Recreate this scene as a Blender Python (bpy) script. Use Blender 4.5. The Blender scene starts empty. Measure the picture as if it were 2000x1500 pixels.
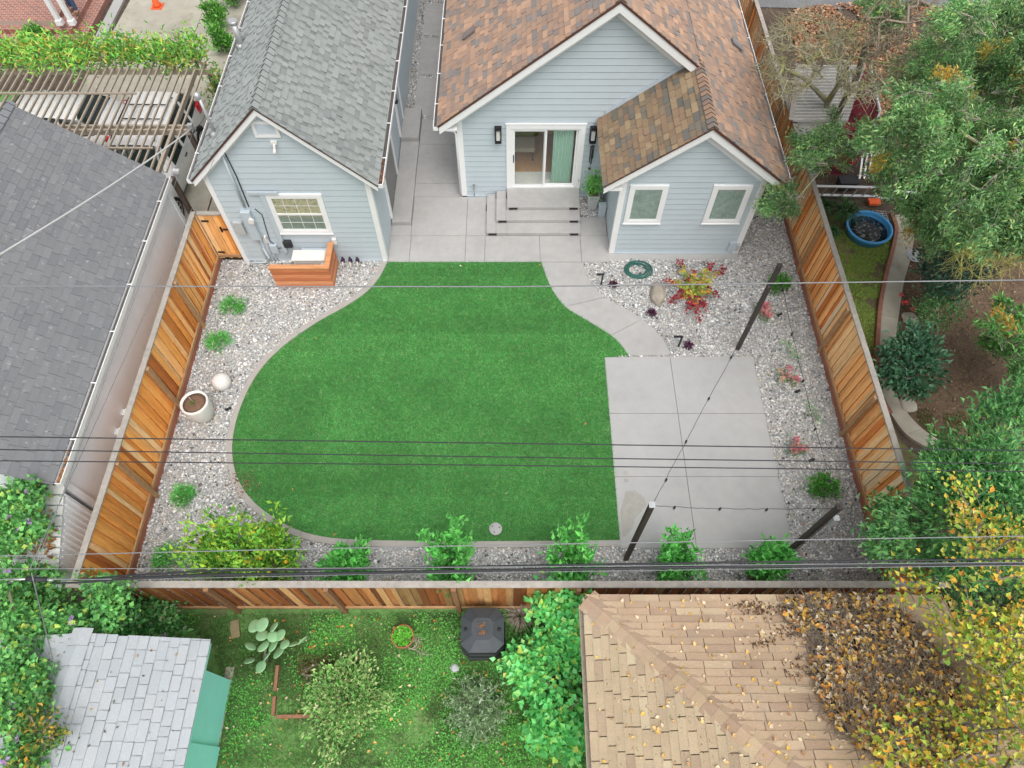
import bpy, bmesh, math, random
import numpy as np
from mathutils import Vector, Matrix, noise as mnoise

random.seed(11)
RNG = np.random.default_rng(7)
scene = bpy.context.scene
COL = scene.collection

# ------------------------------------------------------------------ camera
CAM_H, CAM_F, CAM_D = 14.3, 1345.0, math.radians(59.3)   # height, focal length in photo pixels, look-down angle
cam_data = bpy.data.cameras.new("camera")
cam_data.sensor_width = 36.0
cam_data.lens = CAM_F / 2000.0 * 36.0
cam_data.clip_start, cam_data.clip_end = 0.1, 500
cam = bpy.data.objects.new("camera", cam_data)
COL.objects.link(cam)
cam.location = (0, 0, CAM_H)
cam.rotation_euler = (math.pi / 2 - CAM_D, 0, 0)
scene.camera = cam

# ------------------------------------------------------------------ world, sun, exposure
SUN_EL, SUN_AZ = math.radians(64), math.radians(160)      # azimuth clockwise from +Y
world = bpy.data.worlds.new("World")
scene.world = world
world.use_nodes = True
wn, wl = world.node_tree.nodes, world.node_tree.links
sky = wn.new("ShaderNodeTexSky")
sky.sky_type = 'NISHITA'
sky.sun_disc = False
sky.sun_elevation = SUN_EL
sky.sun_rotation = SUN_AZ
sky.air_density = 1.0
sky.dust_density = 7.0
sky.ozone_density = 0.6
hsv = wn.new("ShaderNodeHueSaturation")
hsv.inputs["Saturation"].default_value = 0.30            # overcast: the blue is mostly washed out by cloud
wl.new(sky.outputs[0], hsv.inputs["Color"])
wl.new(hsv.outputs[0], wn["Background"].inputs[0])
wn["Background"].inputs[1].default_value = 0.15
sun_data = bpy.data.lights.new("sun", 'SUN')
sun_data.energy = 0.55
sun_data.angle = math.radians(95)
sun_data.color = (1.0, 0.98, 0.955)
sun = bpy.data.objects.new("sun", sun_data)
COL.objects.link(sun)
sd = Vector((math.sin(SUN_AZ) * math.cos(SUN_EL), math.cos(SUN_AZ) * math.cos(SUN_EL), math.sin(SUN_EL)))
sun.rotation_euler = sd.to_track_quat('Z', 'Y').to_euler()
sun.location = (0, 0, 40)
scene.view_settings.view_transform = 'Standard'
scene.view_settings.look = 'None'
scene.view_settings.gamma = 1.0
scene.view_settings.exposure = 0.36
try:
    scene.cycles.max_bounces = 8
    scene.cycles.transparent_max_bounces = 8
    scene.cycles.use_denoising = True
except Exception:
    pass

# ------------------------------------------------------------------ survey: where a photo pixel meets a level / a wall
def _ray(px, py):
    x, y = (px - 1000) / CAM_F, (750 - py) / CAM_F
    return x, math.cos(CAM_D) + y * math.sin(CAM_D), -math.sin(CAM_D) + y * math.cos(CAM_D)
def G(px, py, z=0.0):
    r = _ray(px, py); t = (z - CAM_H) / r[2]
    return Vector((r[0] * t, r[1] * t, z))
def YP(px, py, Y):
    r = _ray(px, py); t = Y / r[1]
    return Vector((r[0] * t, Y, CAM_H + r[2] * t))
def XP(px, py, X):
    r = _ray(px, py); t = X / r[0]
    return Vector((X, r[1] * t, CAM_H + r[2] * t))

def lin(r, g, b):
    f = lambda c: ((c / 255 + 0.055) / 1.055) ** 2.4 if c > 10 else c / 255 / 12.92
    return (f(r), f(g), f(b))

# ------------------------------------------------------------------ materials
def mat(name, col=(.5, .5, .5), rough=.75, var=.12, scale=6.0, bump=0.0, bscale=80.0, attr=False, metal=0.0,
        stretch=(1, 1, 1), spec=.35, trans=0.0, var2=0.0, scale2=1.2, stain=None, coat=0.0):
    m = bpy.data.materials.new(name)
    m.use_nodes = True
    n, l = m.node_tree.nodes, m.node_tree.links
    bs = n["Principled BSDF"]
    tc = n.new("ShaderNodeTexCoord")
    mp = n.new("ShaderNodeMapping")
    mp.inputs["Scale"].default_value = stretch
    l.new(tc.outputs["Object"], mp.inputs["Vector"])
    def nz(sc, det=5.0):
        t = n.new("ShaderNodeTexNoise"); t.inputs["Scale"].default_value = sc; t.inputs["Detail"].default_value = det
        t.inputs["Roughness"].default_value = .62
        l.new(mp.outputs[0], t.inputs["Vector"]); return t
    if attr:
        a = n.new("ShaderNodeAttribute"); a.attribute_name = "Col"; src = a.outputs["Color"]
    else:
        c = n.new("ShaderNodeRGB"); c.outputs[0].default_value = (*col, 1); src = c.outputs[0]
    def mul(src, tex, amt):
        mr = n.new("ShaderNodeMapRange")
        mr.inputs["From Min"].default_value = .25; mr.inputs["From Max"].default_value = .75
        mr.inputs["To Min"].default_value = 1 - amt; mr.inputs["To Max"].default_value = 1 + amt
        l.new(tex.outputs["Fac"], mr.inputs["Value"])
        v = n.new("ShaderNodeVectorMath"); v.operation = 'SCALE'
        l.new(src, v.inputs[0]); l.new(mr.outputs[0], v.inputs["Scale"])
        return v.outputs[0]
    if var: src = mul(src, nz(scale), var)
    if var2: src = mul(src, nz(scale2, 3), var2)
    if stain:
        t = nz(stain[1], 6)
        r = n.new("ShaderNodeMapRange"); r.inputs["From Min"].default_value = stain[2]; r.inputs["From Max"].default_value = stain[2] + .12
        r.inputs["To Min"].default_value = 0; r.inputs["To Max"].default_value = stain[3]
        l.new(t.outputs["Fac"], r.inputs["Value"])
        mx = n.new("ShaderNodeMix"); mx.data_type = 'RGBA'
        l.new(r.outputs[0], mx.inputs["Factor"]); l.new(src, mx.inputs["A"]); mx.inputs["B"].default_value = (*stain[0], 1)
        src = mx.outputs["Result"]
    l.new(src, bs.inputs["Base Color"])
    bs.inputs["Roughness"].default_value = rough
    bs.inputs["Metallic"].default_value = metal
    bs.inputs["Specular IOR Level"].default_value = spec
    bs.inputs["Coat Weight"].default_value = coat
    if bump:
        b = n.new("ShaderNodeBump"); b.inputs["Strength"].default_value = bump; b.inputs["Distance"].default_value = .02
        l.new(nz(bscale).outputs["Fac"], b.inputs["Height"]); l.new(b.outputs[0], bs.inputs["Normal"])
    if trans:
        tr = n.new("ShaderNodeBsdfTranslucent"); l.new(src, tr.inputs["Color"])
        ms = n.new("ShaderNodeMixShader"); ms.inputs[0].default_value = trans
        l.new(bs.outputs[0], ms.inputs[1]); l.new(tr.outputs[0], ms.inputs[2])
        l.new(ms.outputs[0], n["Material Output"].inputs["Surface"])
    return m

def glass_mat(name, tint, refl):
    m = bpy.data.materials.new(name); m.use_nodes = True
    n, l = m.node_tree.nodes, m.node_tree.links
    n.remove(n["Principled BSDF"])
    t = n.new("ShaderNodeBsdfTransparent"); t.inputs[0].default_value = (*tint, 1)
    g = n.new("ShaderNodeBsdfGlossy"); g.inputs["Roughness"].default_value = .03; g.inputs[0].default_value = (.9, .95, 1, 1)
    x = n.new("ShaderNodeMixShader"); x.inputs[0].default_value = refl
    l.new(t.outputs[0], x.inputs[1]); l.new(g.outputs[0], x.inputs[2])
    l.new(x.outputs[0], n["Material Output"].inputs["Surface"])
    return m

MT = dict(
    siding=mat("siding_paint", (.485, .557, .60), .6, .035, 2.0, .05, 120, var2=.03, scale2=.6),
    trim=mat("white_trim_paint", (.80, .81, .81), .5, .03, 3.0),
    trim_dirty=mat("weathered_white", (.70, .70, .68), .6, .08, 3.0, var2=.06),
    gutter=mat("white_gutter", (.82, .82, .82), .4, .03),
    dark=mat("gutter_fill", (.09, .085, .08), .95, .4, 20),
    shingle=mat("shingle_granules", attr=True, rough=.95, var=.16, scale=70, bump=.35, bscale=180, spec=.1, var2=.06, scale2=1.0),
    tanshingle=mat("tan_shingle", attr=True, rough=.95, var=.16, scale=60, bump=.35, bscale=150, spec=.1, var2=.10, scale2=1.6, stain=((.36, .31, .26), 1.3, .60, .5)),
    concrete=mat("concrete", (.385, .38, .37), .85, .07, 5, .06, 150, spec=.2, var2=.09, scale2=.9, stain=((.31, .29, .265), 1.6, .60, .40)),
    concrete_lt=mat("patio_concrete", (.385, .386, .382), .85, .05, 4, .05, 150, spec=.2, var2=.08, scale2=.6, stain=((.36, .345, .315), 1.2, .60, .40)),
    concrete_old=mat("old_concrete", (.38, .36, .30), .9, .12, 3, .1, 90, spec=.15, var2=.14, scale2=.5, stain=((.22, .20, .13), .9, .56, .6)),
    joint=mat("joint_fill", (.20, .19, .18), .95, .2, 30),
    curb=mat("curb_concrete", (.36, .34, .315), .85, .08, 6, .08, 120),
    gravel_bed=mat("gravel_fines", (.42, .415, .40), .95, .35, 60, .5, 60),
    pebble=mat("pebble", attr=True, rough=.7, var=.12, scale=90, spec=.3),
    grass=mat("grass_blade", attr=True, rough=.7, var=0, spec=.15, trans=.25),
    leaf=mat("leaf", attr=True, rough=.5, var=0, spec=.4, trans=.28),
    dryleaf=mat("dry_leaf", attr=True, rough=.8, var=0, spec=.15, trans=.12),
    petal=mat("petal", attr=True, rough=.6, var=0, spec=.2, trans=.25),
    lawn_soil=mat("lawn_soil", (.06, .22, .045), .95, .3, 30),
    soil=mat("dark_soil", (.085, .064, .048), .95, .4, 9, .6, 40, var2=.2),
    mulch=mat("brown_mulch", (.125, .085, .056), .95, .45, 14, .7, 50, var2=.25, scale2=2),
    yard=mat("weedy_ground", (.13, .26, .075), .95, .35, 9, .6, 30, var2=.25, stain=((.17, .15, .085), 1.4, .58, .7)),
    bark=mat("bark", (.22, .19, .15), .95, .3, 14, .8, 30, stretch=(1, 1, .3)),
    lichen=mat("lichen_bark", (.36, .34, .24), .95, .3, 10, .6, 30, stain=((.36, .37, .10), 3, .5, .7)),
    lichen_y=mat("yellow_lichen_bark", (.38, .37, .12), .95, .25, 10, .4, 30),
    twig_pale=mat("pale_twig", (.36, .33, .27), .95, .2, 20),
    twig=mat("twig", (.27, .22, .17), .95, .3, 20),
    cedar=mat("cedar_board", attr=True, rough=.65, var=.28, scale=9, bump=.15, bscale=30, stretch=(5, 5, .35), spec=.2, var2=.14, scale2=2.5, stain=((.30, .14, .06), 2.2, .66, .55)),
    cap=mat("weathered_cap", (.36, .33, .295), .9, .2, 10, .25, 60, var2=.12),
    kick=mat("treated_kickboard", (.34, .125, .08), .8, .2, 6, .1, 50, var2=.12),
    rail=mat("cedar_rail", (.40, .24, .12), .75, .25, 8, .15, 40),
    old_post=mat("weathered_post", (.27, .145, .075), .85, .2, 8, .15, 40),
    grey_wood=mat("grey_wood", (.33, .28, .22), .9, .2, 12, .3, 50, var2=.1),
    dark_wood=mat("dark_wood", (.10, .075, .06), .85, .25, 12, .2, 40),
    redwood_board=mat("redwood_plank", attr=True, rough=.6, var=.25, scale=5, bump=.12, bscale=40, stretch=(.5, 5, 8), spec=.25, var2=.1),
    redwood=mat("redwood_board", (.58, .27, .125), .6, .28, 5, .12, 40, stretch=(.4, 5, 8), spec=.25, var2=.12),
    black=mat("black_metal", (.02, .02, .022), .45, .1, 10),
    black_plastic=mat("black_plastic", (.035, .038, .042), .6, .2, 8, .05, 60),
    darkpost=mat("dark_brown_post", (.055, .046, .04), .6, .15, 10),
    cable=mat("cable_black", (.03, .032, .036), .6, .1, 5),
    cable_grey=mat("cable_grey", (.22, .23, .24), .5, .1, 5),
    cable_white=mat("cable_white", (.72, .72, .72), .5, .05, 5),
    galv=mat("galvanised", (.55, .56, .57), .4, .1, 10, metal=.6),
    greybox=mat("grey_enclosure", (.45, .47, .48), .5, .06, 8),
    bluebox=mat("painted_enclosure", (.47, .54, .59), .5, .04, 8),
    acwhite=mat("ac_casing", (.70, .69, .66), .5, .08, 4),
    pot=mat("pot_ceramic", (.74, .72, .68), .55, .05, 6),
    stone_white=mat("white_stone", (.68, .66, .63), .8, .08, 8, .1, 60),
    potgrey=mat("pot_grey", (.50, .52, .53), .6, .06, 6),
    terracotta=mat("terracotta", (.36, .13, .07), .8, .15, 8),
    rock=mat("boulder_stone", (.35, .31, .26), .85, .22, 6, .5, 20, var2=.12),
    hose=mat("hose_green", (.035, .14, .115), .45, .1, 10),
    bluepool=mat("pool_plastic", (.07, .33, .68), .35, .06, 4),
    water=mat("murky_water", (.012, .012, .012), .08, .3, 6, stain=((.34, .34, .32), 9, .52, .6)),  # pale flecks: foam specks, with white reflections put into the colour
    brick=None, mint=mat("mint_paint", (.32, .86, .76), .6, .04, 3),
    white_siding=mat("white_siding", (.85, .89, .91), .6, .05, 3, var2=.05, scale2=.8),
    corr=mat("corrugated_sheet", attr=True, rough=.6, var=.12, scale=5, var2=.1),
    redroof=mat("burgundy_roof", (.23, .035, .05), .6, .1, 5),
    carwhite=mat("white_car_paint", (.78, .78, .78), .3, .01, 3, coat=.6),
    carglass=mat("car_glass", (.018, .028, .026), .06, 0, spec=.6),
    tyre=mat("tyre_rubber", (.015, .015, .016), .85, .1, 20),
    rim=mat("alloy_rim", (.5, .5, .5), .35, .05, metal=.8),
    lamp_red=mat("red_lens", (.55, .02, .03), .25, .05),
    lamp_clear=mat("clear_lens", (.6, .62, .65), .15, .05),
    jeans=mat("denim", (.055, .09, .17), .9, .2, 30),
    shirt=mat("grey_shirt", (.30, .30, .32), .9, .1, 20),
    skin=mat("skin", (.50, .31, .23), .55, .06, 20),
    hair=mat("dark_hair", (.04, .03, .025), .7, .2, 30),
    shoe=mat("brown_leather", (.16, .08, .04), .6, .1, 20),
    cone=mat("cone_orange", (.80, .13, .04), .5, .06, 10),
    alum=mat("aluminium", (.60, .61, .62), .4, .05, metal=.5),
    asphalt=mat("asphalt", (.17, .175, .18), .9, .2, 20, .2, 90, var2=.12),
    floorwood=mat("oak_floor", (.52, .30, .16), .4, .25, 6, stretch=(8, .6, 1)),
    wallin=mat("room_wall", (.75, .70, .64), .8, .03),
    curtain=mat("green_curtain", (.68, .92, .80), .8, .06, 5, trans=.3),
    fabric=mat("chair_fabric", (.45, .38, .30), .9, .1, 20),
    beige=mat("sash_reflection", (.66, .54, .34), .8, .35, 18, stain=((.22, .19, .14), 14, .52, .7)),  # mottled beige holding the upper sash's reflection as colour
    blind=mat("window_blind", (.38, .43, .405), .6, .22, 7, var2=.12),
    glass=glass_mat("window_glass", (.95, .97, .96), .05),
    glass_dark=glass_mat("reflective_glass", (.90, .94, .92), .08),
    lemon=mat("lemon_peel", (.80, .52, .04), .45, .06, 20),
    cactus=mat("cactus_pad", (.34, .60, .33), .55, .1, 12, var2=.1),
    orange_pot=mat("soil_top", (.17, .10, .065), .95, .35, 30, .5, 60),
)

def brick_mat():
    m = bpy.data.materials.new("red_brick"); m.use_nodes = True
    n, l = m.node_tree.nodes, m.node_tree.links
    tc = n.new("ShaderNodeTexCoord"); b = n.new("ShaderNodeTexBrick")
    b.inputs["Color1"].default_value = (.34, .13, .09, 1); b.inputs["Color2"].default_value = (.22, .085, .065, 1)
    b.inputs["Mortar"].default_value = (.42, .33, .28, 1)
    b.inputs["Scale"].default_value = 1.0; b.inputs["Brick Width"].default_value = .22; b.inputs["Row Height"].default_value = .10
    b.inputs["Mortar Size"].default_value = .012
    l.new(tc.outputs["Object"], b.inputs["Vector"]); l.new(b.outputs[0], n["Principled BSDF"].inputs["Base Color"])
    n["Principled BSDF"].inputs["Roughness"].default_value = .85
    return m
MT["brick"] = brick_mat()

# ------------------------------------------------------------------ builders
ROOT = {}
VEG = 1.3        # common gain of the leaf palettes
def thing(name, label, cat, loc=(0, 0, 0), group=None):
    o = bpy.data.objects.new(name, None); COL.objects.link(o)
    o.empty_display_size = .2
    o.location = loc; ROOT[o.name] = Vector(loc)
    o["label"] = label; o["category"] = cat
    if group: o["group"] = group
    return o
def tag(o, label, cat, group=None):
    o["label"] = label; o["category"] = cat
    if group: o["group"] = group
    return o
def struct(o, kind="structure"):
    o["kind"] = kind; return o
def root_loc(p):
    while p.parent: p = p.parent
    return ROOT.get(p.name, Vector(p.location))

class MB:
    """collects shapes in world coordinates; build() links them as ONE mesh object"""
    def __init__(s): s.v = []; s.f = []; s.c = []; s.sm = []
    def add(s, vs, fs, col=None, smooth=False):
        b = len(s.v); s.v += [tuple(x) for x in vs]
        for f in fs:
            s.f.append([b + i for i in f]); s.c.append(col or (.5, .5, .5)); s.sm.append(smooth)
        return s
    def box(s, c, d, rz=0.0, col=None, R=None):
        R = R or Matrix.Rotation(rz, 3, 'Z'); c = Vector(c); h = [x / 2 for x in d]
        vs = [c + R @ Vector((sx * h[0], sy * h[1], sz * h[2])) for sx in (-1, 1) for sy in (-1, 1) for sz in (-1, 1)]
        return s.add(vs, [(0, 1, 3, 2), (4, 6, 7, 5), (0, 4, 5, 1), (2, 3, 7, 6), (0, 2, 6, 4), (1, 5, 7, 3)], col)
    def bb(s, x0, x1, y0, y1, z0, z1, col=None):
        return s.box(((x0 + x1) / 2, (y0 + y1) / 2, (z0 + z1) / 2), (abs(x1 - x0), abs(y1 - y0), abs(z1 - z0)), col=col)
    def beam(s, a, b, w, h, up=(0, 0, 1), col=None):
        a, b = Vector(a), Vector(b); d = (b - a); L = d.length; d.normalize()
        x = d.cross(Vector(up)).normalized(); u = x.cross(d).normalized()
        R = Matrix((x, d, u)).transposed()
        return s.box((a + b) / 2, (w, L, h), R=R, col=col)
    def prism(s, poly, z0, z1, col=None):
        n = len(poly)
        vs = [(p[0], p[1], z0) for p in poly] + [(p[0], p[1], z1) for p in poly]
        fs = [tuple(range(n))[::-1], tuple(range(n, 2 * n))] + [(i, (i + 1) % n, n + (i + 1) % n, n + i) for i in range(n)]
        return s.add(vs, fs, col)
    def slab(s, pts, off, col=None):
        """planar polygon pts extruded by vector off"""
        n = len(pts); off = Vector(off)
        vs = [Vector(p) for p in pts] + [Vector(p) + off for p in pts]
        fs = [tuple(range(n))[::-1], tuple(range(n, 2 * n))] + [(i, (i + 1) % n, n + (i + 1) % n, n + i) for i in range(n)]
        return s.add(vs, fs, col)
    def tube(s, path, r, n=8, col=None, cap=True, smooth=True):
        P = [Vector(p) for p in path]; rs = r if isinstance(r, (list, tuple)) else [r] * len(P)
        vs = []; ref = Vector((0, 0, 1))
        for i, p in enumerate(P):
            t = (P[min(i + 1, len(P) - 1)] - P[max(i - 1, 0)]).normalized()
            a = t.cross(ref if abs(t.dot(ref)) < .95 else Vector((1, 0, 0))).normalized(); b = t.cross(a)
            for k in range(n):
                th = 2 * math.pi * k / n; vs.append(p + (a * math.cos(th) + b * math.sin(th)) * rs[i])
        fs = [(i * n + k, i * n + (k + 1) % n, (i + 1) * n + (k + 1) % n, (i + 1) * n + k) for i in range(len(P) - 1) for k in range(n)]
        s.add(vs, fs, col, smooth)
        if cap:
            b = len(s.v) - len(vs)
            s.f += [[b + k for k in range(n)][::-1], [b + (len(P) - 1) * n + k for k in range(n)]]
            s.c += [col or (.5, .5, .5)] * 2; s.sm += [False] * 2
        return s
    def lathe(s, prof, c, n=32, col=None, sx=1, sy=1):
        c = Vector(c); vs = []
        for r, z in prof:
            for k in range(n):
                th = 2 * math.pi * k / n; vs.append(c + Vector((r * sx * math.cos(th), r * sy * math.sin(th), z)))
        fs = [(i * n + k, i * n + (k + 1) % n, (i + 1) * n + (k + 1) % n, (i + 1) * n + k) for i in range(len(prof) - 1) for k in range(n)]
        s.add(vs, fs, col, True)
        b = len(s.v) - len(vs)
        for j in (0, len(prof) - 1):
            s.f.append([b + j * n + k for k in range(n)]); s.c.append(col or (.5, .5, .5)); s.sm.append(False)
        return s
    def build(s, name, m, parent=None, bevel=0.0, recalc=True, label=None):
        me = bpy.data.meshes.new(name)
        off = root_loc(parent) if parent else Vector((0, 0, 0))
        me.from_pydata([(x - off.x, y - off.y, z - off.z) for x, y, z in s.v], [], s.f)
        at = me.attributes.new("Col", 'FLOAT_COLOR', 'CORNER')
        cc = np.array([(*s.c[i], 1.0) for i, f in enumerate(s.f) for _ in f], dtype=np.float32)
        at.data.foreach_set("color", cc.ravel())
        me.polygons.foreach_set("use_smooth", s.sm)
        if recalc:
            bm = bmesh.new(); bm.from_mesh(me); bmesh.ops.recalc_face_normals(bm, faces=bm.faces); bm.to_mesh(me); bm.free()
        me.materials.append(m)
        o = bpy.data.objects.new(name, me); COL.objects.link(o)
        if parent: o.parent = parent
        if bevel:
            b = o.modifiers.new("bevel", 'BEVEL'); b.width = bevel; b.segments = 2; b.limit_method = 'ANGLE'
        if label: o["label"] = label
        return o

def np_mesh(name, V, F, colors, m, parent=None, smooth=False):
    """V (n,3) F (m,k) colors per vertex (n,3)"""
    off = root_loc(parent) if parent else Vector((0, 0, 0))
    V = np.asarray(V, dtype=np.float32) - np.array(off, dtype=np.float32)
    F = np.asarray(F, dtype=np.int32)
    me = bpy.data.meshes.new(name)
    me.vertices.add(len(V)); me.vertices.foreach_set("co", V.ravel())
    k = F.shape[1]
    me.loops.add(F.size); me.loops.foreach_set("vertex_index", F.ravel())
    me.polygons.add(len(F)); me.polygons.foreach_set("loop_start", np.arange(0, F.size, k, dtype=np.int32))
    try: me.polygons.foreach_set("loop_total", np.full(len(F), k, dtype=np.int32))
    except Exception: pass
    me.polygons.foreach_set("use_smooth", np.full(len(F), smooth, dtype=bool))
    at = me.attributes.new("Col", 'FLOAT_COLOR', 'POINT')
    at.data.foreach_set("color", np.hstack([colors, np.ones((len(V), 1))]).astype(np.float32).ravel())
    me.update(calc_edges=True); me.validate()
    me.materials.append(m)
    o = bpy.data.objects.new(name, me); COL.objects.link(o)
    if parent: o.parent = parent
    return o

def unit(a): return a / np.maximum(np.linalg.norm(a, axis=-1, keepdims=True), 1e-9)
def pick(pal, n, jit=.22):
    cols = np.array([p[0] for p in pal]); w = np.array([p[1] for p in pal], float); w /= w.sum()
    return cols[RNG.choice(len(cols), n, p=w)] * (1 + RNG.uniform(-jit, jit, (n, 1)))

def leaves(name, pos, size, pal, parent=None, aspect=.45, dirs=None, up=.6, m=None, fold=.18, jit=.25, cols=None, szvar=.35):
    pos = np.asarray(pos, float); n = len(pos)
    d = RNG.normal(size=(n, 3))
    if dirs is not None: d = d * .45 + dirs
    else: d[:, 2] *= .5
    d = unit(d)
    nn = RNG.normal(size=(n, 3)) * (1 - up); nn[:, 2] += up
    s = unit(np.cross(d, nn)); nn = np.cross(s, d)
    L = size * (1 + RNG.uniform(-szvar, szvar, (n, 1))); w = L * aspect * .5
    a = pos; t = pos + d * L - nn * L * .10
    l = pos + d * L * .45 + s * w + nn * L * fold; r = pos + d * L * .45 - s * w + nn * L * fold
    V = np.stack([a, r, t, l], 1).reshape(-1, 3)
    i = np.arange(n)[:, None] * 4
    F = np.concatenate([i + [0, 1, 2], i + [0, 2, 3]])
    c = pick(pal, n, jit) if cols is None else cols
    if m is None: c = np.minimum(c * VEG, .85)
    return np_mesh(name, V, F, np.repeat(c, 4, 0), m or MT["leaf"], parent)

def skeleton(base, top, tips, bend=.12):
    """grow limbs from a trunk (base->top) out to the tips: nodes, parents, radii by how much hangs on them"""
    base, top = np.array(base, float), np.array(top, float)
    N = [base + (top - base) * t + (RNG.normal(size=3) * [.06, .06, 0] if 0 < t < 1 else 0) for t in np.linspace(0, 1, 6)]
    P = [-1, 0, 1, 2, 3, 4]
    tips = np.asarray(tips, float)
    order = np.argsort(np.linalg.norm(tips - (base + top) / 2, axis=1))
    endnode = []
    for k in order:
        t = tips[k]; A = np.array(N)
        d = np.linalg.norm(A - t, axis=1) + .6 * np.maximum(A[:, 2] - t[2], 0)
        d[0] += 3
        j = int(np.argmin(d)); p = A[j]; L = np.linalg.norm(t - p)
        ns = max(1, int(L / .5))
        prev = j
        for s in range(1, ns + 1):
            q = p + (t - p) * s / ns
            if s < ns: q = q + RNG.normal(size=3) * bend * L * .25 + np.array([0, 0, .08 * L * math.sin(math.pi * s / ns)])
            N.append(q); P.append(prev); prev = len(N) - 1
        endnode.append(prev)
    cnt = np.zeros(len(N))
    for e in endnode:
        while e >= 0: cnt[e] += 1; e = P[e]
    return np.array(N), P, cnt

def limbs(N, P, cnt, r_trunk, r_min, mb_thick, mb_thin, split):
    mx = max(cnt.max(), 1)
    rad = np.maximum(r_min, r_trunk * (cnt / mx) ** .5)
    for i, p in enumerate(P):
        if p < 0: continue
        thick = rad[i] > split
        (mb_thick if thick else mb_thin).tube([N[p], N[i]], [min(rad[p], rad[i] * 1.5), rad[i]], 6 if thick else 4, cap=False)

def in_poly(x, y, poly):
    poly = np.asarray(poly, float); c = np.zeros(len(x), bool); j = len(poly) - 1
    for i in range(len(poly)):
        xi, yi = poly[i][:2]; xj, yj = poly[j][:2]
        m = ((yi > y) != (yj > y)) & (x < (xj - xi) * (y - yi) / (yj - yi + 1e-12) + xi)
        c ^= m; j = i
    return c
def sample_poly(poly, n):
    poly = np.asarray(poly, float)[:, :2]; lo, hi = poly.min(0), poly.max(0); out = np.zeros((0, 2))
    while len(out) < n:
        q = RNG.uniform(lo, hi, (n * 2, 2)); out = np.vstack([out, q[in_poly(q[:, 0], q[:, 1], poly)]])
    return out[:n]
def fnoise(P, sc, seed=0.0):
    return np.array([mnoise.noise(Vector((p[0] * sc + seed, p[1] * sc - seed, (p[2] if len(p) > 2 else 0) * sc))) for p in P])
def volume_tips(polypx, z0, z1, n, thr=-.1, sc=.9, zpow=.7):
    """tips spread through a crown: outline seen in the photo, real heights z0..z1"""
    out = []
    while len(out) < n:
        q = sample_poly(polypx, 200); z = z0 + (z1 - z0) * RNG.random(200) ** zpow
        p = np.array([G(a, b, c) for (a, b), c in zip(q, z)])
        out += list(p[fnoise(p, sc) > thr])
    return np.array(out[:n])
def smooth_path(pts, sub=6, closed=False):
    P = [Vector((*p[:2], 0)) for p in pts]; n = len(P); out = []
    rng_ = range(n if closed else n - 1)
    for i in rng_:
        g = lambda k: P[k % n] if closed else P[max(0, min(n - 1, k))]
        p0, p1, p2, p3 = g(i - 1), g(i), g(i + 1), g(i + 2)
        for s in range(sub):
            t = s / sub
            out.append(.5 * ((2 * p1) + (p2 - p0) * t + (2 * p0 - 5 * p1 + 4 * p2 - p3) * t * t + (3 * p1 - p0 - 3 * p2 + p3) * t ** 3))
    if not closed: out.append(P[-1])
    return out
def clip(poly, a, b, c):
    """keep a*x+b*y<=c (2D convex clip)"""
    out = []
    for i in range(len(poly)):
        p, q = poly[i], poly[(i + 1) % len(poly)]
        fp, fq = a * p[0] + b * p[1] - c, a * q[0] + b * q[1] - c
        if fp <= 0: out.append(p)
        if fp * fq < 0:
            t = fp / (fp - fq); out.append((p[0] + (q[0] - p[0]) * t, p[1] + (q[1] - p[1]) * t))
    return out

def shingles(mb, O, A, U, L, S, expo, wr, pal, th=.012, clips=(), jit=.10, double=.0, gap=.004, alt=None):
    """overlapping shingle tabs on a slope: O corner at the eave, A along the eave, U up the slope"""
    O, A, U = Vector(O), Vector(A).normalized(), Vector(U).normalized(); N = A.cross(U)
    if N.z < 0: N = -N
    cols = [p[0] for p in pal]; ws = [p[1] for p in pal]
    s = 0.0; row = 0
    while s < S - .01:
        a = -random.uniform(0, wr[1]) if row else -random.uniform(0, wr[0])
        s1 = min(S, s + expo * 1.12); prev_gap = True
        while a < L:
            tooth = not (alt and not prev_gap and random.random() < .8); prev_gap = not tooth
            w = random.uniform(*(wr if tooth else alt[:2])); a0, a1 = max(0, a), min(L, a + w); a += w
            if a1 - a0 < .01: continue
            poly = [(a0 + (gap if a0 > 0 else 0), s), (a1 - (gap if a1 < L else 0), s), (a1 - (gap if a1 < L else 0), s1), (a0 + (gap if a0 > 0 else 0), s1)]
            for cl in clips:
                poly = clip(poly, *cl)
                if len(poly) < 3: break
            if len(poly) < 3: continue
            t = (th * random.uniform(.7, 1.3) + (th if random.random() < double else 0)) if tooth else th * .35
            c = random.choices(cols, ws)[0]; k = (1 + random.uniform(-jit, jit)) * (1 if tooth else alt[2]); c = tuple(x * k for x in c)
            top = []
            for (x, y) in poly:
                f = 1 - (y - s) / (expo * 1.12)
                top.append(O + A * x + U * y + N * (.002 + t * f))
            bot = [O + A * x + U * y - N * .004 for (x, y) in poly]
            n = len(poly)
            mb.add(top, [tuple(range(n))], c)
            mb.add(top + bot, [(i, n + i, n + (i + 1) % n, (i + 1) % n) for i in range(n)], tuple(x * .62 for x in c))  # darker edges: cut asphalt, with course shadow lines put into the colour
        s += expo; row += 1
    return mb

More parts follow.
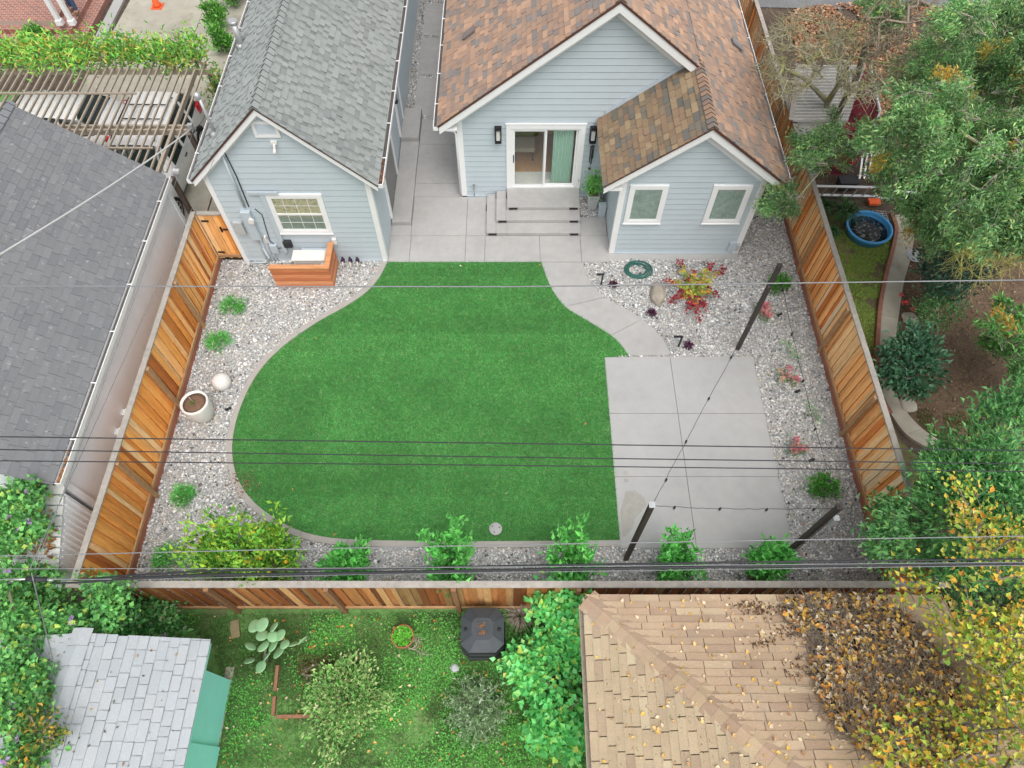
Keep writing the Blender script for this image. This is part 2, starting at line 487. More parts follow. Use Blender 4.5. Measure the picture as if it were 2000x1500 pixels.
def lap(mb, poly, expo, P0, ux, nrm, zoff=0.0, depth=.014):
    """lap siding over a wall polygon given as (u,z); P0 origin, ux wall direction, nrm outward"""
    ux, nrm, P0 = Vector(ux), Vector(nrm), Vector(P0)
    zs = [p[1] for p in poly]; z = math.floor((min(zs) - zoff) / expo) * expo + zoff
    while z < max(zs):
        b = clip(clip(list(poly), 0, 1, z + expo), 0, -1, -(z + .016))
        if len(b) >= 3:
            pts = [P0 + ux * u + Vector((0, 0, zz)) + nrm * (depth * (1 - (zz - z) / expo) + .002) for u, zz in b]
            back = [P0 + ux * u + Vector((0, 0, zz)) - nrm * .02 for u, zz in b]
            n = len(b)
            mb.add(pts + back, [tuple(range(n))] + [(i, n + i, n + (i + 1) % n, (i + 1) % n) for i in range(n)])
        g = clip(clip(list(poly), 0, 1, z + .0165), 0, -1, -z)
        if len(g) >= 3: mb.add([P0 + ux * u + Vector((0, 0, zz)) - nrm * .014 for u, zz in g], [tuple(range(len(g)))])
        z += expo
    return mb
# ================================================================== SETTING: ground, lawn, gravel, paving
def sheet(name, poly, z, m):
    b = MB(); b.add([(p[0], p[1], z) for p in poly], [tuple(range(len(poly)))])
    return struct(b.build(name, m))
def gpoly(px): return [tuple(G(*p)[:2]) for p in px]

sheet("ground", [(-80, -60), (80, -60), (80, 100), (-80, 100)], -.05, MT["soil"])
sheet("gravel_bed", [(-7.9, 3.25), (7.7, 3.25), (7.7, 14.3), (2.5, 14.9), (-3.5, 26), (-4.0, 26), (-4.0, 12.4), (-7.9, 12.4)], 0, MT["gravel_bed"])

LAWN_L = smooth_path(gpoly([(757, 513), (752, 524), (738, 548), (715, 573), (675, 600), (620, 631), (562, 671), (517, 714), (488, 758), (468, 805), (457, 850), (455, 890), (464, 932), (485, 968), (520, 1001), (570, 1031), (625, 1048), (700, 1055), (850, 1058), (1000, 1058), (1211, 1056)]), 5)
WALK_L = smooth_path(gpoly([(1057, 513), (1064, 533), (1075, 560), (1090, 584), (1110, 605), (1150, 629), (1193, 656), (1213, 675), (1227, 695)]), 4)
WALK_R = smooth_path(gpoly([(1137, 513), (1145, 537), (1160, 562), (1190, 588), (1236, 612), (1270, 637), (1295, 664), (1311, 695)]), 4)
LAWN = [tuple(p[:2]) for p in LAWN_L] + [(2.275, 9.24)] + [tuple(p[:2]) for p in WALK_L[::-1]]
sheet("lawn", LAWN, .012, MT["lawn_soil"])

# curved concrete edging of the lawn, cast in short lengths
cb = MB()
def offset(path, d):
    out = []
    for i, p in enumerate(path):
        t = (path[min(i + 1, len(path) - 1)] - path[max(i - 1, 0)]).normalized()
        out.append((p.x + t.y * d, p.y - t.x * d))
    return out
inner, outer = [tuple(p[:2]) for p in LAWN_L], offset(LAWN_L, -.135)
outer = offset(LAWN_L, .135) if np.mean([p[0] for p in offset(LAWN_L, .135)]) < np.mean([p[0] for p in inner]) else outer
outer[0] = (outer[0][0], inner[0][1]); outer[-1] = (inner[-1][0], inner[-1][1] - .15)
for i in range(len(inner) - 1):
    j = i % 7 == 6
    a, b = Vector(inner[i]), Vector(inner[i + 1]); c, d = Vector(outer[i + 1]), Vector(outer[i])
    if j: b = b + (a - b) * .04; c = c + (d - c) * .04
    cb.prism([a, b, c, d], -.05, .045)
struct(cb.build("lawn_edging", MT["curb"]))

def slabs(name, m, cells, z=.022, gap=.006):
    mb = MB()
    for (x0, x1, y0, y1) in cells: mb.bb(x0 + gap, x1 - gap, y0 + gap, y1 - gap, -.06, z)
    return struct(mb.build(name, m))
slabs("patio", MT["concrete_lt"], [(2.285, 3.9, y0, y1) for y0, y1 in ((4.44, 6.07), (6.07, 7.67), (7.67, 9.25))] + [(3.9, 5.935, y0, y1) for y0, y1 in ((4.44, 6.07), (6.07, 7.67), (7.67, 9.25))], .026)
sheet("patio_joint", [(2.3, 4.46), (5.92, 4.46), (5.92, 9.24), (2.3, 9.24)], .008, MT["joint"])
st_px = [(1222, 960), (1240, 958), (1258, 972), (1262, 985), (1252, 1000), (1240, 1012), (1236, 1030), (1226, 1045), (1216, 1050), (1211, 1000)]
struct(MB().add([tuple(G(px, py, .0305)) for px, py in st_px], [tuple(range(len(st_px)))]).build("patio_stain", mat("damp_concrete", (.34, .33, .30), .8, .12, 9, var2=.06)))
for k_, (px, py) in enumerate(((1222, 924), (1223, 938))):
    c_ = G(px, py, .0305); struct(MB().add([(c_.x + .055 * math.cos(a * .52) * (1 + .2 * math.sin(a * 2)), c_.y + .05 * math.sin(a * .52), .0305) for a in range(12)], [tuple(range(12))]).build("patio_stain", bpy.data.materials["damp_concrete"]))
wk = MB(); nl, nr = len(WALK_L), len(WALK_R)
def seg(path, a, b):
    n = len(path) - 1; return [path[int(round(a * n)) + k] for k in range(int(round(b * n)) - int(round(a * n)) + 1)]
for (a0, a1, b0, b1) in ((0, .47, 0, .40), (.47, .76, .40, .63), (.76, 1, .63, 1)):
    L_, R_ = seg(WALK_L, a0, a1), seg(WALK_R, b0, b1)
    P_ = [Vector(p[:2]) for p in L_ + R_[::-1]]; cen = sum(P_, Vector((0, 0))) / len(P_)
    k = len(L_)
    def pull(i, j):      # leave a tooled joint at each end
        d = (P_[j] - P_[i]).normalized(); P_[i] = P_[i] + d * .006
    pull(0, 1); pull(len(P_) - 1, len(P_) - 2); pull(k - 1, k - 2); pull(k, k + 1)
    n = len(P_)
    mL, mR = len(L_), len(R_)
    # triangulated strip (the outline is not convex)
    Lp, Rp = P_[:k], P_[k:][::-1]
    m_ = 24
    def at_(path, t):
        x = t * (len(path) - 1); i = min(int(x), len(path) - 2); return path[i].lerp(path[i + 1], x - i)
    for s in range(m_):
        t0, t1 = s / m_, (s + 1) / m_
        wk.add([(*at_(Lp, t0), .024), (*at_(Rp, t0), .024), (*at_(Rp, t1), .024), (*at_(Lp, t1), .024)], [(0, 1, 2, 3)])
        wk.add([(*at_(Lp, t0), .024), (*at_(Lp, t1), .024), (*at_(Lp, t1), -.05), (*at_(Lp, t0), -.05)], [(0, 1, 2, 3)])
        wk.add([(*at_(Rp, t0), .024), (*at_(Rp, t1), .024), (*at_(Rp, t1), -.05), (*at_(Rp, t0), -.05)], [(0, 1, 2, 3)])
struct(wk.build("walkway", MT["concrete"], recalc=False))
WALK = [tuple(p[:2]) for p in WALK_L] + [tuple(p[:2]) for p in WALK_R[::-1]]
ex = [-3.34, -2.78, -1.27, -.74, .76, 1.88, 2.65]
cells = [(ex[i], ex[i + 1], 12.30, 13.24) for i in range(6)]
cells += [(-3.34, -2.80, 13.24, 13.64), (-2.80, -1.27, 13.24, 14.74), (-1.27, -.71, 13.24, 14.74), (1.89, 2.63, 13.24, 13.95)]
cells += [(-2.82, -1.42, 14.74, 15.27), (-2.83, -1.42, 15.27, 16.95), (-2.84, -1.42, 16.95, 18.1)]
cells += [(-3.1, -1.42, y0, y1) for y0, y1 in ((18.24, 20.16), (20.3, 22.3), (22.44, 24.4), (24.54, 26))]
slabs("courtyard_paving", MT["concrete"], cells, .022)
sheet("courtyard_joint", [(-3.33, 12.32), (2.64, 12.32), (2.64, 13.93), (-1.42, 14.7), (-1.42, 18.05), (-2.8, 18.05), (-3.33, 13.6)], .006, MT["joint"])

# river pebbles: real little stones
def pebbles():
    lo, hi = np.array([-7.86, 3.3]), np.array([7.66, 26.0]); sp = .040
    xs, ys = np.meshgrid(np.arange(lo[0], hi[0], sp), np.arange(lo[1], hi[1], sp))
    p = np.stack([xs.ravel(), ys.ravel()], 1) + RNG.uniform(-sp * .5, sp * .5, (xs.size, 2))
    x, y = p[:, 0], p[:, 1]
    yard = (y < 12.38) | ((x > 6.12) & (y < 13.95)) | ((x > 1.95) & (x < 2.62) & (y > 13.97) & (y < 14.77)) | ((x > -3.33) & (x < -1.45) & (y > 18.0)) 
    bad = in_poly(x, y, LAWN) | in_poly(x, y, inner + outer[::-1]) | in_poly(x, y, WALK)
    bad |= (x > 2.27) & (x < 5.95) & (y > 4.43) & (y < 9.27)
    bad |= (x > -3.36) & (x < 2.66) & (y > 12.28) & (y < 13.96)
    for c in cells[10:]: bad |= (x > c[0]) & (x < c[1]) & (y > c[2]) & (y < c[3])
    p = p[yard & ~bad]; n = len(p)
    bm = bmesh.new(); bmesh.ops.create_icosphere(bm, subdivisions=1, radius=1)
    iv = np.array([v.co[:] for v in bm.verts]); fi = np.array([[v.index for v in f.verts] for f in bm.faces]); bm.free()
    s = RNG.lognormal(math.log(.0225), .30, (n, 1)) * np.stack([np.ones(n), RNG.uniform(.6, 1, n), RNG.uniform(.4, .7, n)], 1)
    V = iv[None] * (1 + RNG.uniform(-.12, .12, (n, 12, 1))) * s[:, None, :]
    a = RNG.uniform(0, 6.28, n); ca, sa = np.cos(a)[:, None], np.sin(a)[:, None]
    X = V[..., 0] * ca - V[..., 1] * sa; Y = V[..., 0] * sa + V[..., 1] * ca
    t = RNG.normal(0, .35, (n, 1)); Z = V[..., 2] + X * t * .6
    V = np.stack([X + p[:, :1], Y + p[:, 1:], Z + .012 + RNG.uniform(0, .022, (n, 1))], -1).reshape(-1, 3)
    F = (fi[None] + np.arange(n)[:, None, None] * 12).reshape(-1, 3)
    pal = [((.70, .695, .685), 3.4), ((.55, .55, .54), 3.4), ((.40, .42, .43), 2.8), ((.28, .305, .32), 1.8), ((.56, .50, .41), 1.0), ((.44, .36, .29), .4), ((.12, .125, .13), .6), ((.82, .81, .79), 1.5)]
    c = pick(pal, n, .15)
    struct(np_mesh("river_pebbles", V, F, np.repeat(c, 12, 0), MT["pebble"], None, True), "stuff")
pebbles()

def blades(name, p, h, w, pal, z=.01, lean=.6, m=None, patch=None, jit=.22):
    n = len(p); a = RNG.uniform(0, 6.28, n); d = np.stack([np.cos(a), np.sin(a)], 1)
    hh = h * RNG.uniform(.6, 1.3, (n, 1)); b = RNG.uniform(0, 6.28, n); ln = np.stack([np.cos(b), np.sin(b)], 1) * hh * RNG.uniform(0, lean * 2, (n, 1))
    base = np.hstack([p, np.full((n, 1), z)])
    s = np.hstack([d * w * .5, np.zeros((n, 1))])
    tip = base + np.hstack([ln, hh])
    V = np.stack([base - s, base + s, tip], 1).reshape(-1, 3); F = np.arange(3 * n).reshape(-1, 3)
    c = pick(pal, n, jit)
    if patch is not None: c = c * patch[:, None]
    return struct(np_mesh(name, V, F, np.repeat(c, 3, 0), m or MT["grass"]), "stuff")
lp = sample_poly(LAWN, 330000)
q = np.floor(lp / .5) * .5      # sod rolls differ a little from one another
pt = (1 + np.random.default_rng(3).uniform(-.11, .11, 60)[np.floor(lp[:, 1] / .62).astype(int) % 60]) * (1 + .08 * (np.abs((lp[:, 1] / .62) % 1 - .5) > .46)) + .20 * fnoise(lp[:, :2], .9) + .14 * fnoise(lp[:, :2], 3.0, 5) + .22 * fnoise(lp[:, :2], 11.0, 9)
blades("lawn_grass", lp, .043, .0095, [((.120, .40, .116), 5), ((.086, .315, .10), 3), ((.18, .46, .135), 2), ((.27, .43, .17), .6), ((.34, .34, .20), .4)], .012, 1.15, patch=pt, jit=.45)
del q

# ================================================================== ROOF PALETTES
BROWN = [(lin(172, 143, 123), 3), (lin(156, 134, 120), 2.5), (lin(145, 131, 122), 2), (lin(184, 152, 129), 1.6), (lin(136, 130, 126), 1.8), (lin(163, 138, 122), 2)]
TAN = [(lin(143, 124, 100), 3), (lin(130, 115, 97), 3), (lin(117, 111, 101), 1.8), (lin(155, 136, 110), 1.6), (lin(108, 107, 102), 1.4), (lin(140, 118, 98), 2)]
GREY = [(lin(150, 156, 154), 5), (lin(154, 160, 158), 2.5), (lin(146, 152, 150), 1.8), (lin(136, 142, 141), 1.0)]
SLATE = [(lin(132, 135, 139), 5), (lin(136, 139, 143), 2.5), (lin(128, 131, 135), 2)]
def kdim(pal, k): return [(tuple(c * k for c in p), w) for p, w in pal]

# ================================================================== MAIN HOUSE
house = thing("house", "pale blue gabled house with brown shingle roof and sliding glass door", "house", (2.3, 14.79, 0))
RX, RZ, RS = 2.32, 5.90, .765                     # ridge, slope
roofz = lambda x: RZ - RS * abs(x - RX)
FY, BY, YB = 14.79, 12.64, 26.0
w = MB()
wz = lambda x: roofz(x) - .10
lap(w, [(-1.4, .04), (-.06, .04), (-.06, wz(-.06)), (-1.4, wz(-1.4))], .18, (0, FY, 0), (1, 0, 0), (0, -1, 0))
lap(w, [(-.06, 2.40), (1.82, 2.40), (1.82, wz(1.82)), (-.06, wz(-.06))], .18, (0, FY, 0), (1, 0, 0), (0, -1, 0))
lap(w, [(1.82, .04), (6.1, .04), (6.1, wz(6.1)), (RX, wz(RX)), (1.82, wz(1.82))], .18, (0, FY, 0), (1, 0, 0), (0, -1, 0))
w.bb(-.06, 1.82, FY, FY + .06, -.05, .30)
w.bb(-1.39, -1.33, FY, YB, -.05, 2.8); w.bb(6.06, 6.12, BY + .02, YB, -.05, 2.8)
# bump-out: front gable and left side
BX, BZ = 4.37, 4.33
bz = lambda x: BZ - .10 - RS * abs(x - BX)
lap(w, [(2.66, .04), (6.10, .04), (6.10, bz(6.10)), (BX, bz(BX)), (2.66, bz(2.66))], .18, (0, BY, 0), (1, 0, 0), (0, -1, 0))
lap(w, [(0, .04), (FY - BY, .04), (FY - BY, 2.75), (0, 2.75)], .18, (2.66, FY, 0), (0, -1, 0), (-1, 0, 0))
w.build("wall", MT["siding"], house, recalc=False)
# base skirt
for q_ in ((-1.43, -.72, FY), (2.62, 6.13, BY), (1.90, 2.62, FY)):
    b = MB(); b.bb(q_[0], q_[1], q_[2] - .035, q_[2], -.05, .04); b.build("foundation_skirt", MT["bluebox"], house)
# white corner boards and friezes
def corner(x, y, z1, sx, nm="corner_board"):
    b = MB(); b.bb(x - .035 if sx > 0 else x - .115, x + .115 if sx > 0 else x + .035, y - .035, y - .001, .0, z1)
    b.bb(x - .034 if sx > 0 else x + .002, x - .002 if sx > 0 else x + .034, y - .001, y + .10, .0, z1 - .001)
    return b.build(nm, MT["trim"], house)
corner(-1.4, FY, 2.72, 1); corner(2.66, BY, 2.74, 1); corner(6.1, BY, 2.74, -1)
def rake(px_, pz_, x_e, y_f, y_w, wall_x, parent, thick=.25, fz=.50, slope=RS, nm="rake_board"):
    """fascia under the roof edge at y_f, soffit back to the wall y_w, frieze on the wall; from the peak to x_e"""
    s = 1 if x_e > px_ else -1
    top = lambda x: pz_ - slope * abs(x - px_) - .035
    b = MB()
    P = [(px_, y_f, top(px_)), (x_e, y_f, top(x_e)), (x_e, y_f, top(x_e) - thick), (px_, y_f, top(px_) - thick * 1.0)]
    b.slab(P, (0, .03, 0))
    o = b.build(nm, MT["trim"], parent)
    b = MB()
    b.slab([(px_, y_f + .031, top(px_) - .10), (x_e, y_f + .031, top(x_e) - .10), (x_e, y_w - .002, top(x_e) - .10), (px_, y_w - .002, top(px_) - .10)], (0, 0, .02))
    b.build("soffit", MT["trim"], parent)
    b = MB()
    b.slab([(px_, y_w - .034, top(px_) - .10), (wall_x, y_w - .034, top(wall_x) - .10), (wall_x, y_w - .034, top(wall_x) - fz), (px_, y_w - .034, top(px_) - fz)], (0, .032, 0))
    b.build("frieze_board", MT["trim"], parent)
    return o
rake(RX, RZ, -1.85, 14.47, FY, -1.4, house); rake(RX, RZ, 4.40, 14.47, FY, 4.30, house)
rake(BX, BZ, 2.20, 12.40, BY, 2.66, house); rake(BX, BZ, 6.55, 12.40, BY, 6.10, house)
for q_ in ((-1.86, -1.40, 14.50, FY - .04, 2.50, 2.56), (-1.86, -1.42, FY - .03, 26, 2.54, 2.58), (2.20, 2.64, 12.43, BY - .04, 2.44, 2.50), (6.13, 6.56, 12.43, BY - .04, 2.44, 2.50), (2.20, 2.64, BY - .03, FY - .04, 2.50, 2.53)):
    b = MB(); b.bb(*q_); b.build("eave_return", MT["trim"], house)
# roof
cosS = 1 / math.sqrt(1 + RS * RS)
EL, ER = -1.88, 6.58
r = MB()
t = .07
def deck(mb, x0, x1, px_, pz_, y0, y1, slope=RS):
    a = lambda x: pz_ - slope * abs(x - px_)
    mb.add([(x0, y0, a(x0)), (x1, y0, a(x1)), (x1, y1, a(x1)), (x0, y1, a(x0)), (x0, y0, a(x0) - t), (x1, y0, a(x1) - t), (x1, y1, a(x1) - t), (x0, y1, a(x0) - t)],
           [(0, 1, 2, 3), (4, 5, 6, 7), (0, 1, 5, 4), (1, 2, 6, 5), (2, 3, 7, 6), (3, 0, 4, 7)], lin(104, 74, 68))
deck(r, EL, RX, RX, RZ, 14.45, YB); deck(r, RX, ER, RX, RZ, 14.45, YB)
deck(r, 2.18, BX, BX, BZ, 12.37, 14.78); deck(r, BX, ER, BX, BZ, 12.37, 14.45)
SL = (RX - EL) / cosS
shingles(r, (EL - .02, 14.43, roofz(EL) + .0), (0, 1, 0), (cosS, 0, cosS * RS), YB - 14.43, SL, .15, (.16, .34), BROWN, double=.35, jit=.06)
SLB = (ER - BX) / cosS
shingles(r, (ER + .02, 12.35, roofz(ER)), (0, 1, 0), (-cosS, 0, cosS * RS), YB - 12.35, SLB, .15, (.16, .34), BROWN, double=.35, jit=.06)
shingles(r, (BX, 14.43, BZ), (0, 1, 0), (-cosS, 0, cosS * RS), YB - 14.43, (BX - RX) / cosS, .15, (.16, .34), BROWN, double=.35)
shingles(r, (2.16, 12.35, BZ - RS * (BX - 2.16)), (0, 1, 0), (cosS, 0, cosS * RS), 14.76 - 12.35, (BX - 2.16) / cosS, .15, (.16, .34), TAN, double=.35)
def ridge_caps(mb, x, z, y0, y1, pal, slope, expo=.155, wid=.15):
    y = y0
    while y < y1:
        c = random.choices([p[0] for p in pal], [p[1] for p in pal])[0]
        cc = 1 / math.sqrt(1 + slope * slope); dx, dz = wid * cc, wid * cc * slope
        h0, h1 = .055, .018
        a, b2 = y, min(y + expo * 1.5, y1 + .1)
        mb.add([(x - dx, a, z - dz + h0), (x, a, z + h0), (x + dx, a, z - dz + h0), (x - dx, b2, z - dz + h1), (x, b2, z + h1), (x + dx, b2, z - dz + h1),
                (x - dx, a, z - dz), (x, a, z), (x + dx, a, z - dz)], [(0, 1, 4, 3), (1, 2, 5, 4)], c)
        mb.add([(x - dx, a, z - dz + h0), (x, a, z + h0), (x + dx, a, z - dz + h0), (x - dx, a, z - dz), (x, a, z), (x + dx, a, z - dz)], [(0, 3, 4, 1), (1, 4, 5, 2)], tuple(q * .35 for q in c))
        y += expo
ridge_caps(r, BX, BZ, 12.36, 14.72, kdim(BROWN, .85), RS)
ridge_caps(r, RX, RZ, 14.44, YB, BROWN, RS)
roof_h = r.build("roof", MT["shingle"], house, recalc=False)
b = MB(); b.slab([(2.35, FY - .05, roofz(0) * 0 + BZ - RS * (BX - 2.35) + .02), (4.30, FY - .05, BZ - RS * .07 + .02), (4.30, FY - .05, BZ - RS * .07 + .12), (2.35, FY - .05, BZ - RS * (BX - 2.35) + .12)], (0, .02, 0))
b.build("step_flashing", MT["bluebox"], house)
# gutters
def gutter(x, z, y0, y1, side, parent, nm="gutter", leaves_=True):
    b = MB(); w_ = .11
    xi, xo = (x, x + w_ * side)
    b.bb(min(xi, xo), max(xi, xo), y0, y1, z - .10, z - .085); b.bb(xo - .008, xo + .008, y0, y1, z - .10, z + .01); b.bb(xi - .006, xi + .006, y0, y1, z - .10, z)
    b.bb(min(xi, xo), max(xi, xo), y0 - .008, y0 + .008, z - .1, z + .01)
    o = b.build(nm, MT["gutter"], parent)
    d = MB(); d.bb(min(xi, xo) + .012, max(xi, xo) - .012, y0 + .012, y1, z - .083, z - .045); d.build("gutter_fill", MT["dark"], o)  # dark strip along the gutter floor
    yy = y0 + .9
    while yy < y1:
        h = MB(); h.bb(min(xi, xo) - .02, max(xi, xo) + .012, yy - .012, yy + .012, z - .002, z + .013); yy += 1.25; h.build("gutter_strap", MT["gutter"], o)
    return o
gutter(EL + .0, 2.66, 14.45, YB, -1, house); gutter(ER, 2.60, 12.38, YB, 1, house)
b = MB(); b.tube([(6.62, 12.5, 2.50), (6.6, 12.55, 2.42), (6.22, 12.8, 2.26), (6.18, 12.85, 2.1), (6.18, 12.85, .1)], .035, 8); b.build("downspout", MT["trim"], house)
b = MB(); b.tube([(-1.82, 14.62, 2.5), (-1.8, 14.66, 2.42), (-1.5, 14.74, 2.3), (-1.465, 14.75, 2.2), (-1.465, 14.75, .12)], .03, 8); b.build("downspout", MT["trim"], house)
# roof vents
for p, s in (((917, 66, 3.30), 1), ((1441, 76, 3.35), -1)):
    c = G(*p); zz = roofz(c.x); b = MB()
    R = Matrix.Rotation(-math.atan(RS) * s, 3, 'Y')
    b.box((c.x, c.y, zz + .05), (.34, .22, .07), R=R); b.box((c.x - .03 * s, c.y, zz + .085), (.40, .26, .02), R=R)
    b.build("roof_vent", mat("vent_paint_brown" if s > 0 else "vent_paint_grey", (.20, .17, .16) if s > 0 else (.22, .22, .22), .6), house)

# sliding door
def box_frame(mb, x0, x1, z0, z1, wd, y0, y1):
    mb.bb(x0, x0 + wd, y0, y1, z0, z1); mb.bb(x1 - wd, x1, y0, y1, z0, z1)
    mb.bb(x0 + wd, x1 - wd, y0, y1, z1 - wd, z1); mb.bb(x0 + wd, x1 - wd, y0, y1, z0, z0 + wd)
    return mb
b = MB(); b.bb(-.15, -.03, FY - .05, FY, .33, 2.50); b.bb(1.79, 1.91, FY - .05, FY, .33, 2.50); b.bb(-.03, 1.79, FY - .05, FY, 2.37, 2.50)
b.bb(-.17, 1.93, FY - .06, FY - .02, 2.50, 2.535)
door = box_frame(b, -.03, 1.79, .34, 2.37, .05, FY - .03, FY + .07).build("sliding_door", MT["trim"], house)
b = MB(); box_frame(b, .02, .92, .39, 2.32, .055, FY - .012, FY + .022); b.build("door_sash", MT["trim"], door)
b = MB(); box_frame(b, .84, 1.74, .39, 2.32, .055, FY + .03, FY + .06); b.build("door_sash", MT["trim"], door)
b = MB(); b.bb(.07, .87, FY + .002, FY + .008, .44, 2.27); b.build("glass_pane", MT["glass"], door)
b = MB(); b.bb(.89, 1.69, FY + .042, FY + .048, .44, 2.27); b.build("glass_pane", MT["glass"], door)
b = MB(); b.bb(.03, .055, FY - .035, FY - .013, 1.25, 1.50); b.build("door_handle", MT["black"], door)
b = MB(); b.bb(-.9, 2.6, FY + .1, FY + 3.6, .28, .33); b.build("room_floor", MT["floorwood"], house)
b = MB(); b.bb(-.9, 2.6, FY + 3.6, FY + 3.65, .33, 2.6); b.bb(-.95, -.9, FY + .1, FY + 3.65, .33, 2.6); b.bb(2.6, 2.65, FY + .1, FY + 3.65, .33, 2.6); b.bb(-.9, 2.6, FY + .1, FY + 3.65, 2.6, 2.62)
b.build("room_wall", MT["wallin"], house)
# curtain behind the right leaf
cv = []; n = 90
for i in range(n + 1):
    x = 1.10 + .55 * i / n; y = FY + .16 + .035 * math.sin(i * .85) + .012 * math.sin(i * 2.1)
    cv.append((x, y))
b = MB(); b.add([(x, y, .36) for x, y in cv] + [(x + .0, y, 2.36) for x, y in cv], [(i, i + 1, n + 2 + i, n + 1 + i) for i in range(n)], smooth=True)
tag(b.build("curtain", MT["curtain"], recalc=False), "pale green curtain hanging behind the right glass of the sliding door", "curtain")
cbm = thing("cabinet", "low brown wooden cabinet against the wall inside the sliding door room", "cabinet", (.4, FY + 2.6, .33))
b = MB(); b.bb(-.3, 1.3, FY + 2.2, FY + 2.75, .38, 1.15); b.build("body", MT["floorwood"], cbm, .01)
b = MB(); b.bb(-.33, 1.33, FY + 2.17, FY + 2.78, 1.152, 1.19); b.build("top", MT["floorwood"], cbm, .006)
for k in range(3):
    b = MB(); b.bb(-.28 + k * .53, .22 + k * .53, FY + 2.18, FY + 2.199, .42, 1.1); dr0 = b.build("cabinet_door", MT["floorwood"], cbm); b = MB(); b.bb(-.05 + k * .53, 0 + k * .53, FY + 2.16, FY + 2.179, .9, .93); b.build("handle", MT["black"], dr0)
rug = MB(); rug.bb(0, 1.2, FY + .14, FY + .62, .332, .345)
tag(rug.build("door_mat", MT["stone_white"]), "pale mat on the wooden floor just inside the sliding door", "mat")
ch = thing("armchair", "beige armchair standing inside the room behind the sliding door", "chair", (.35, FY + 1.35, .33))
b = MB(); b.bb(.05, .65, FY + 1.05, FY + 1.65, .66, .80); b.build("seat", MT["fabric"], ch, .03)
b = MB(); b.bb(.05, .65, FY + 1.60, FY + 1.72, .78, 1.25); b.build("backrest", MT["fabric"], ch, .03)
for x in (.1, .6):
    for y in (1.1, 1.62):
        b = MB(); b.tube([(x, FY + y, .33), (x, FY + y, .68)], .02, 8); b.build("leg", MT["dark_wood"], ch)

# windows of the bump-out and others
def front_window(parent, x0, x1, z0, z1, Y, tw=.09, slats=True, hung=False):
    b = MB(); box_frame(b, x0, x1, z0, z1, tw, Y - .055, Y - .002); b.bb(x0 - .02, x1 + .02, Y - .075, Y - .05, z0 - .035, z0 + .0)
    o = b.build("window", MT["trim"], parent)
    a0, a1, c0, c1 = x0 + tw, x1 - tw, z0 + tw, z1 - tw
    b = MB(); box_frame(b, a0, a1, c0, c1, .045, Y - .048, Y - .018)
    if hung: b.bb(a0, a1, Y - .05, Y - .02, (c0 + c1) / 2 - .025, (c0 + c1) / 2 + .025)
    b.build("sash", MT["trim"], o)
    b = MB(); b.bb(a0 + .045, a1 - .045, Y - .036, Y - .031, c0 + .045, c1 - .045); b.build("pane", MT["glass_dark"], o)
    b = MB()
    if slats:
        z = c0 + .03
        while z < c1 - .03:
            b.add([(a0 + .03, Y - .025, z + .05), (a1 - .03, Y - .025, z + .05), (a1 - .03, Y - .030, z), (a0 + .03, Y - .030, z)], [(0, 1, 2, 3)]); z += .066
        b.bb(a0 + .03, a1 - .03, Y - .0245, Y - .0235, c0 + .03, c1 - .03)
        b.build("blind", MT["blind"], o)
    else:
        b.bb(a0 + .03, a1 - .03, Y - .024, Y - .020, c0 + .03, c1 - .03); b.build("blind", MT["blind"], o)
        b = MB(); b.bb(a0 + .03, a1 - .03, Y - .0275, Y - .0245, (c0 + c1) / 2 + .01, c1 - .03); b.build("curtain", MT["beige"], o)  # beige panel paints the yellow tree's reflection in the upper sash
        m = MB()
        for k in (1, 2, 3):
            x = a0 + (a1 - a0) * k / 4; m.bb(x - .006, x + .006, Y - .041, Y - .037, c0 + .04, c1 - .04)
        for k in (.25, .75):
            z = c0 + (c1 - c0) * k; m.bb(a0 + .04, a1 - .04, Y - .0412, Y - .0372, z - .006, z + .006)
        m.build("glazing_bar", MT["trim"], o)
    return o
front_window(house, 2.86, 3.80, 1.19, 2.46, BY); front_window(house, 4.88, 5.83, 1.19, 2.46, BY)
b = MB(); b.bb(5.80, 6.0, BY - .09, BY - .015, .18, .48); b.build("utility_box", MT["bluebox"], house)
b = MB(); b.bb(6.0, 6.08, BY - .12, BY - .036, .2, .42); b.build("hose_valve_box", MT["greybox"], house)

# wall lanterns and wind chime
for px in (973, 1158):
    c = YP(px, 258, FY)
    L = thing("wall_lantern", "black framed lantern on the blue wall %s of the sliding door" % ("left" if px < 1000 else "right, above the wind chime"), "lantern", (c.x, FY, c.z), "lanterns beside the sliding door")
    b = MB(); y0, y1 = FY - .19, FY - .05
    for sx in (-1, 1):
        for y in (y0, y1): b.bb(c.x + sx * .075 - .01, c.x + sx * .075 + .01, y - .01, y + .01, c.z - .2, c.z + .2)
    b.bb(c.x - .09, c.x + .09, y0 - .015, y1 + .015, c.z + .2, c.z + .225); b.bb(c.x - .085, c.x + .085, y0 - .01, y1 + .01, c.z - .215, c.z - .2)
    b.bb(c.x - .05, c.x + .05, FY - .05, FY - .014, c.z - .06, c.z + .12); b.bb(c.x - .06, c.x + .06, y0 + .02, y1 - .02, c.z + .225, c.z + .25)
    b.build("frame", MT["black"], L)
    b = MB(); b.bb(c.x - .045, c.x + .045, y0 + .03, y1 - .03, c.z - .15, c.z + .13); b.build("glass_shade", MT["stone_white"], L)
c = YP(1157, 287, FY - .12)
wc = thing("wind_chime", "dark wind chime hanging below the right wall lantern", "wind chime", (c.x, c.y, c.z))
b = MB(); b.tube([(c.x, c.y, c.z + .28), (c.x, c.y, c.z)], .005, 5); b.lathe([(.055, 0), (.06, .03), (.0, .05)], (c.x, c.y, c.z - .03), 14); b.build("top_disc", MT["dark_wood"], wc)
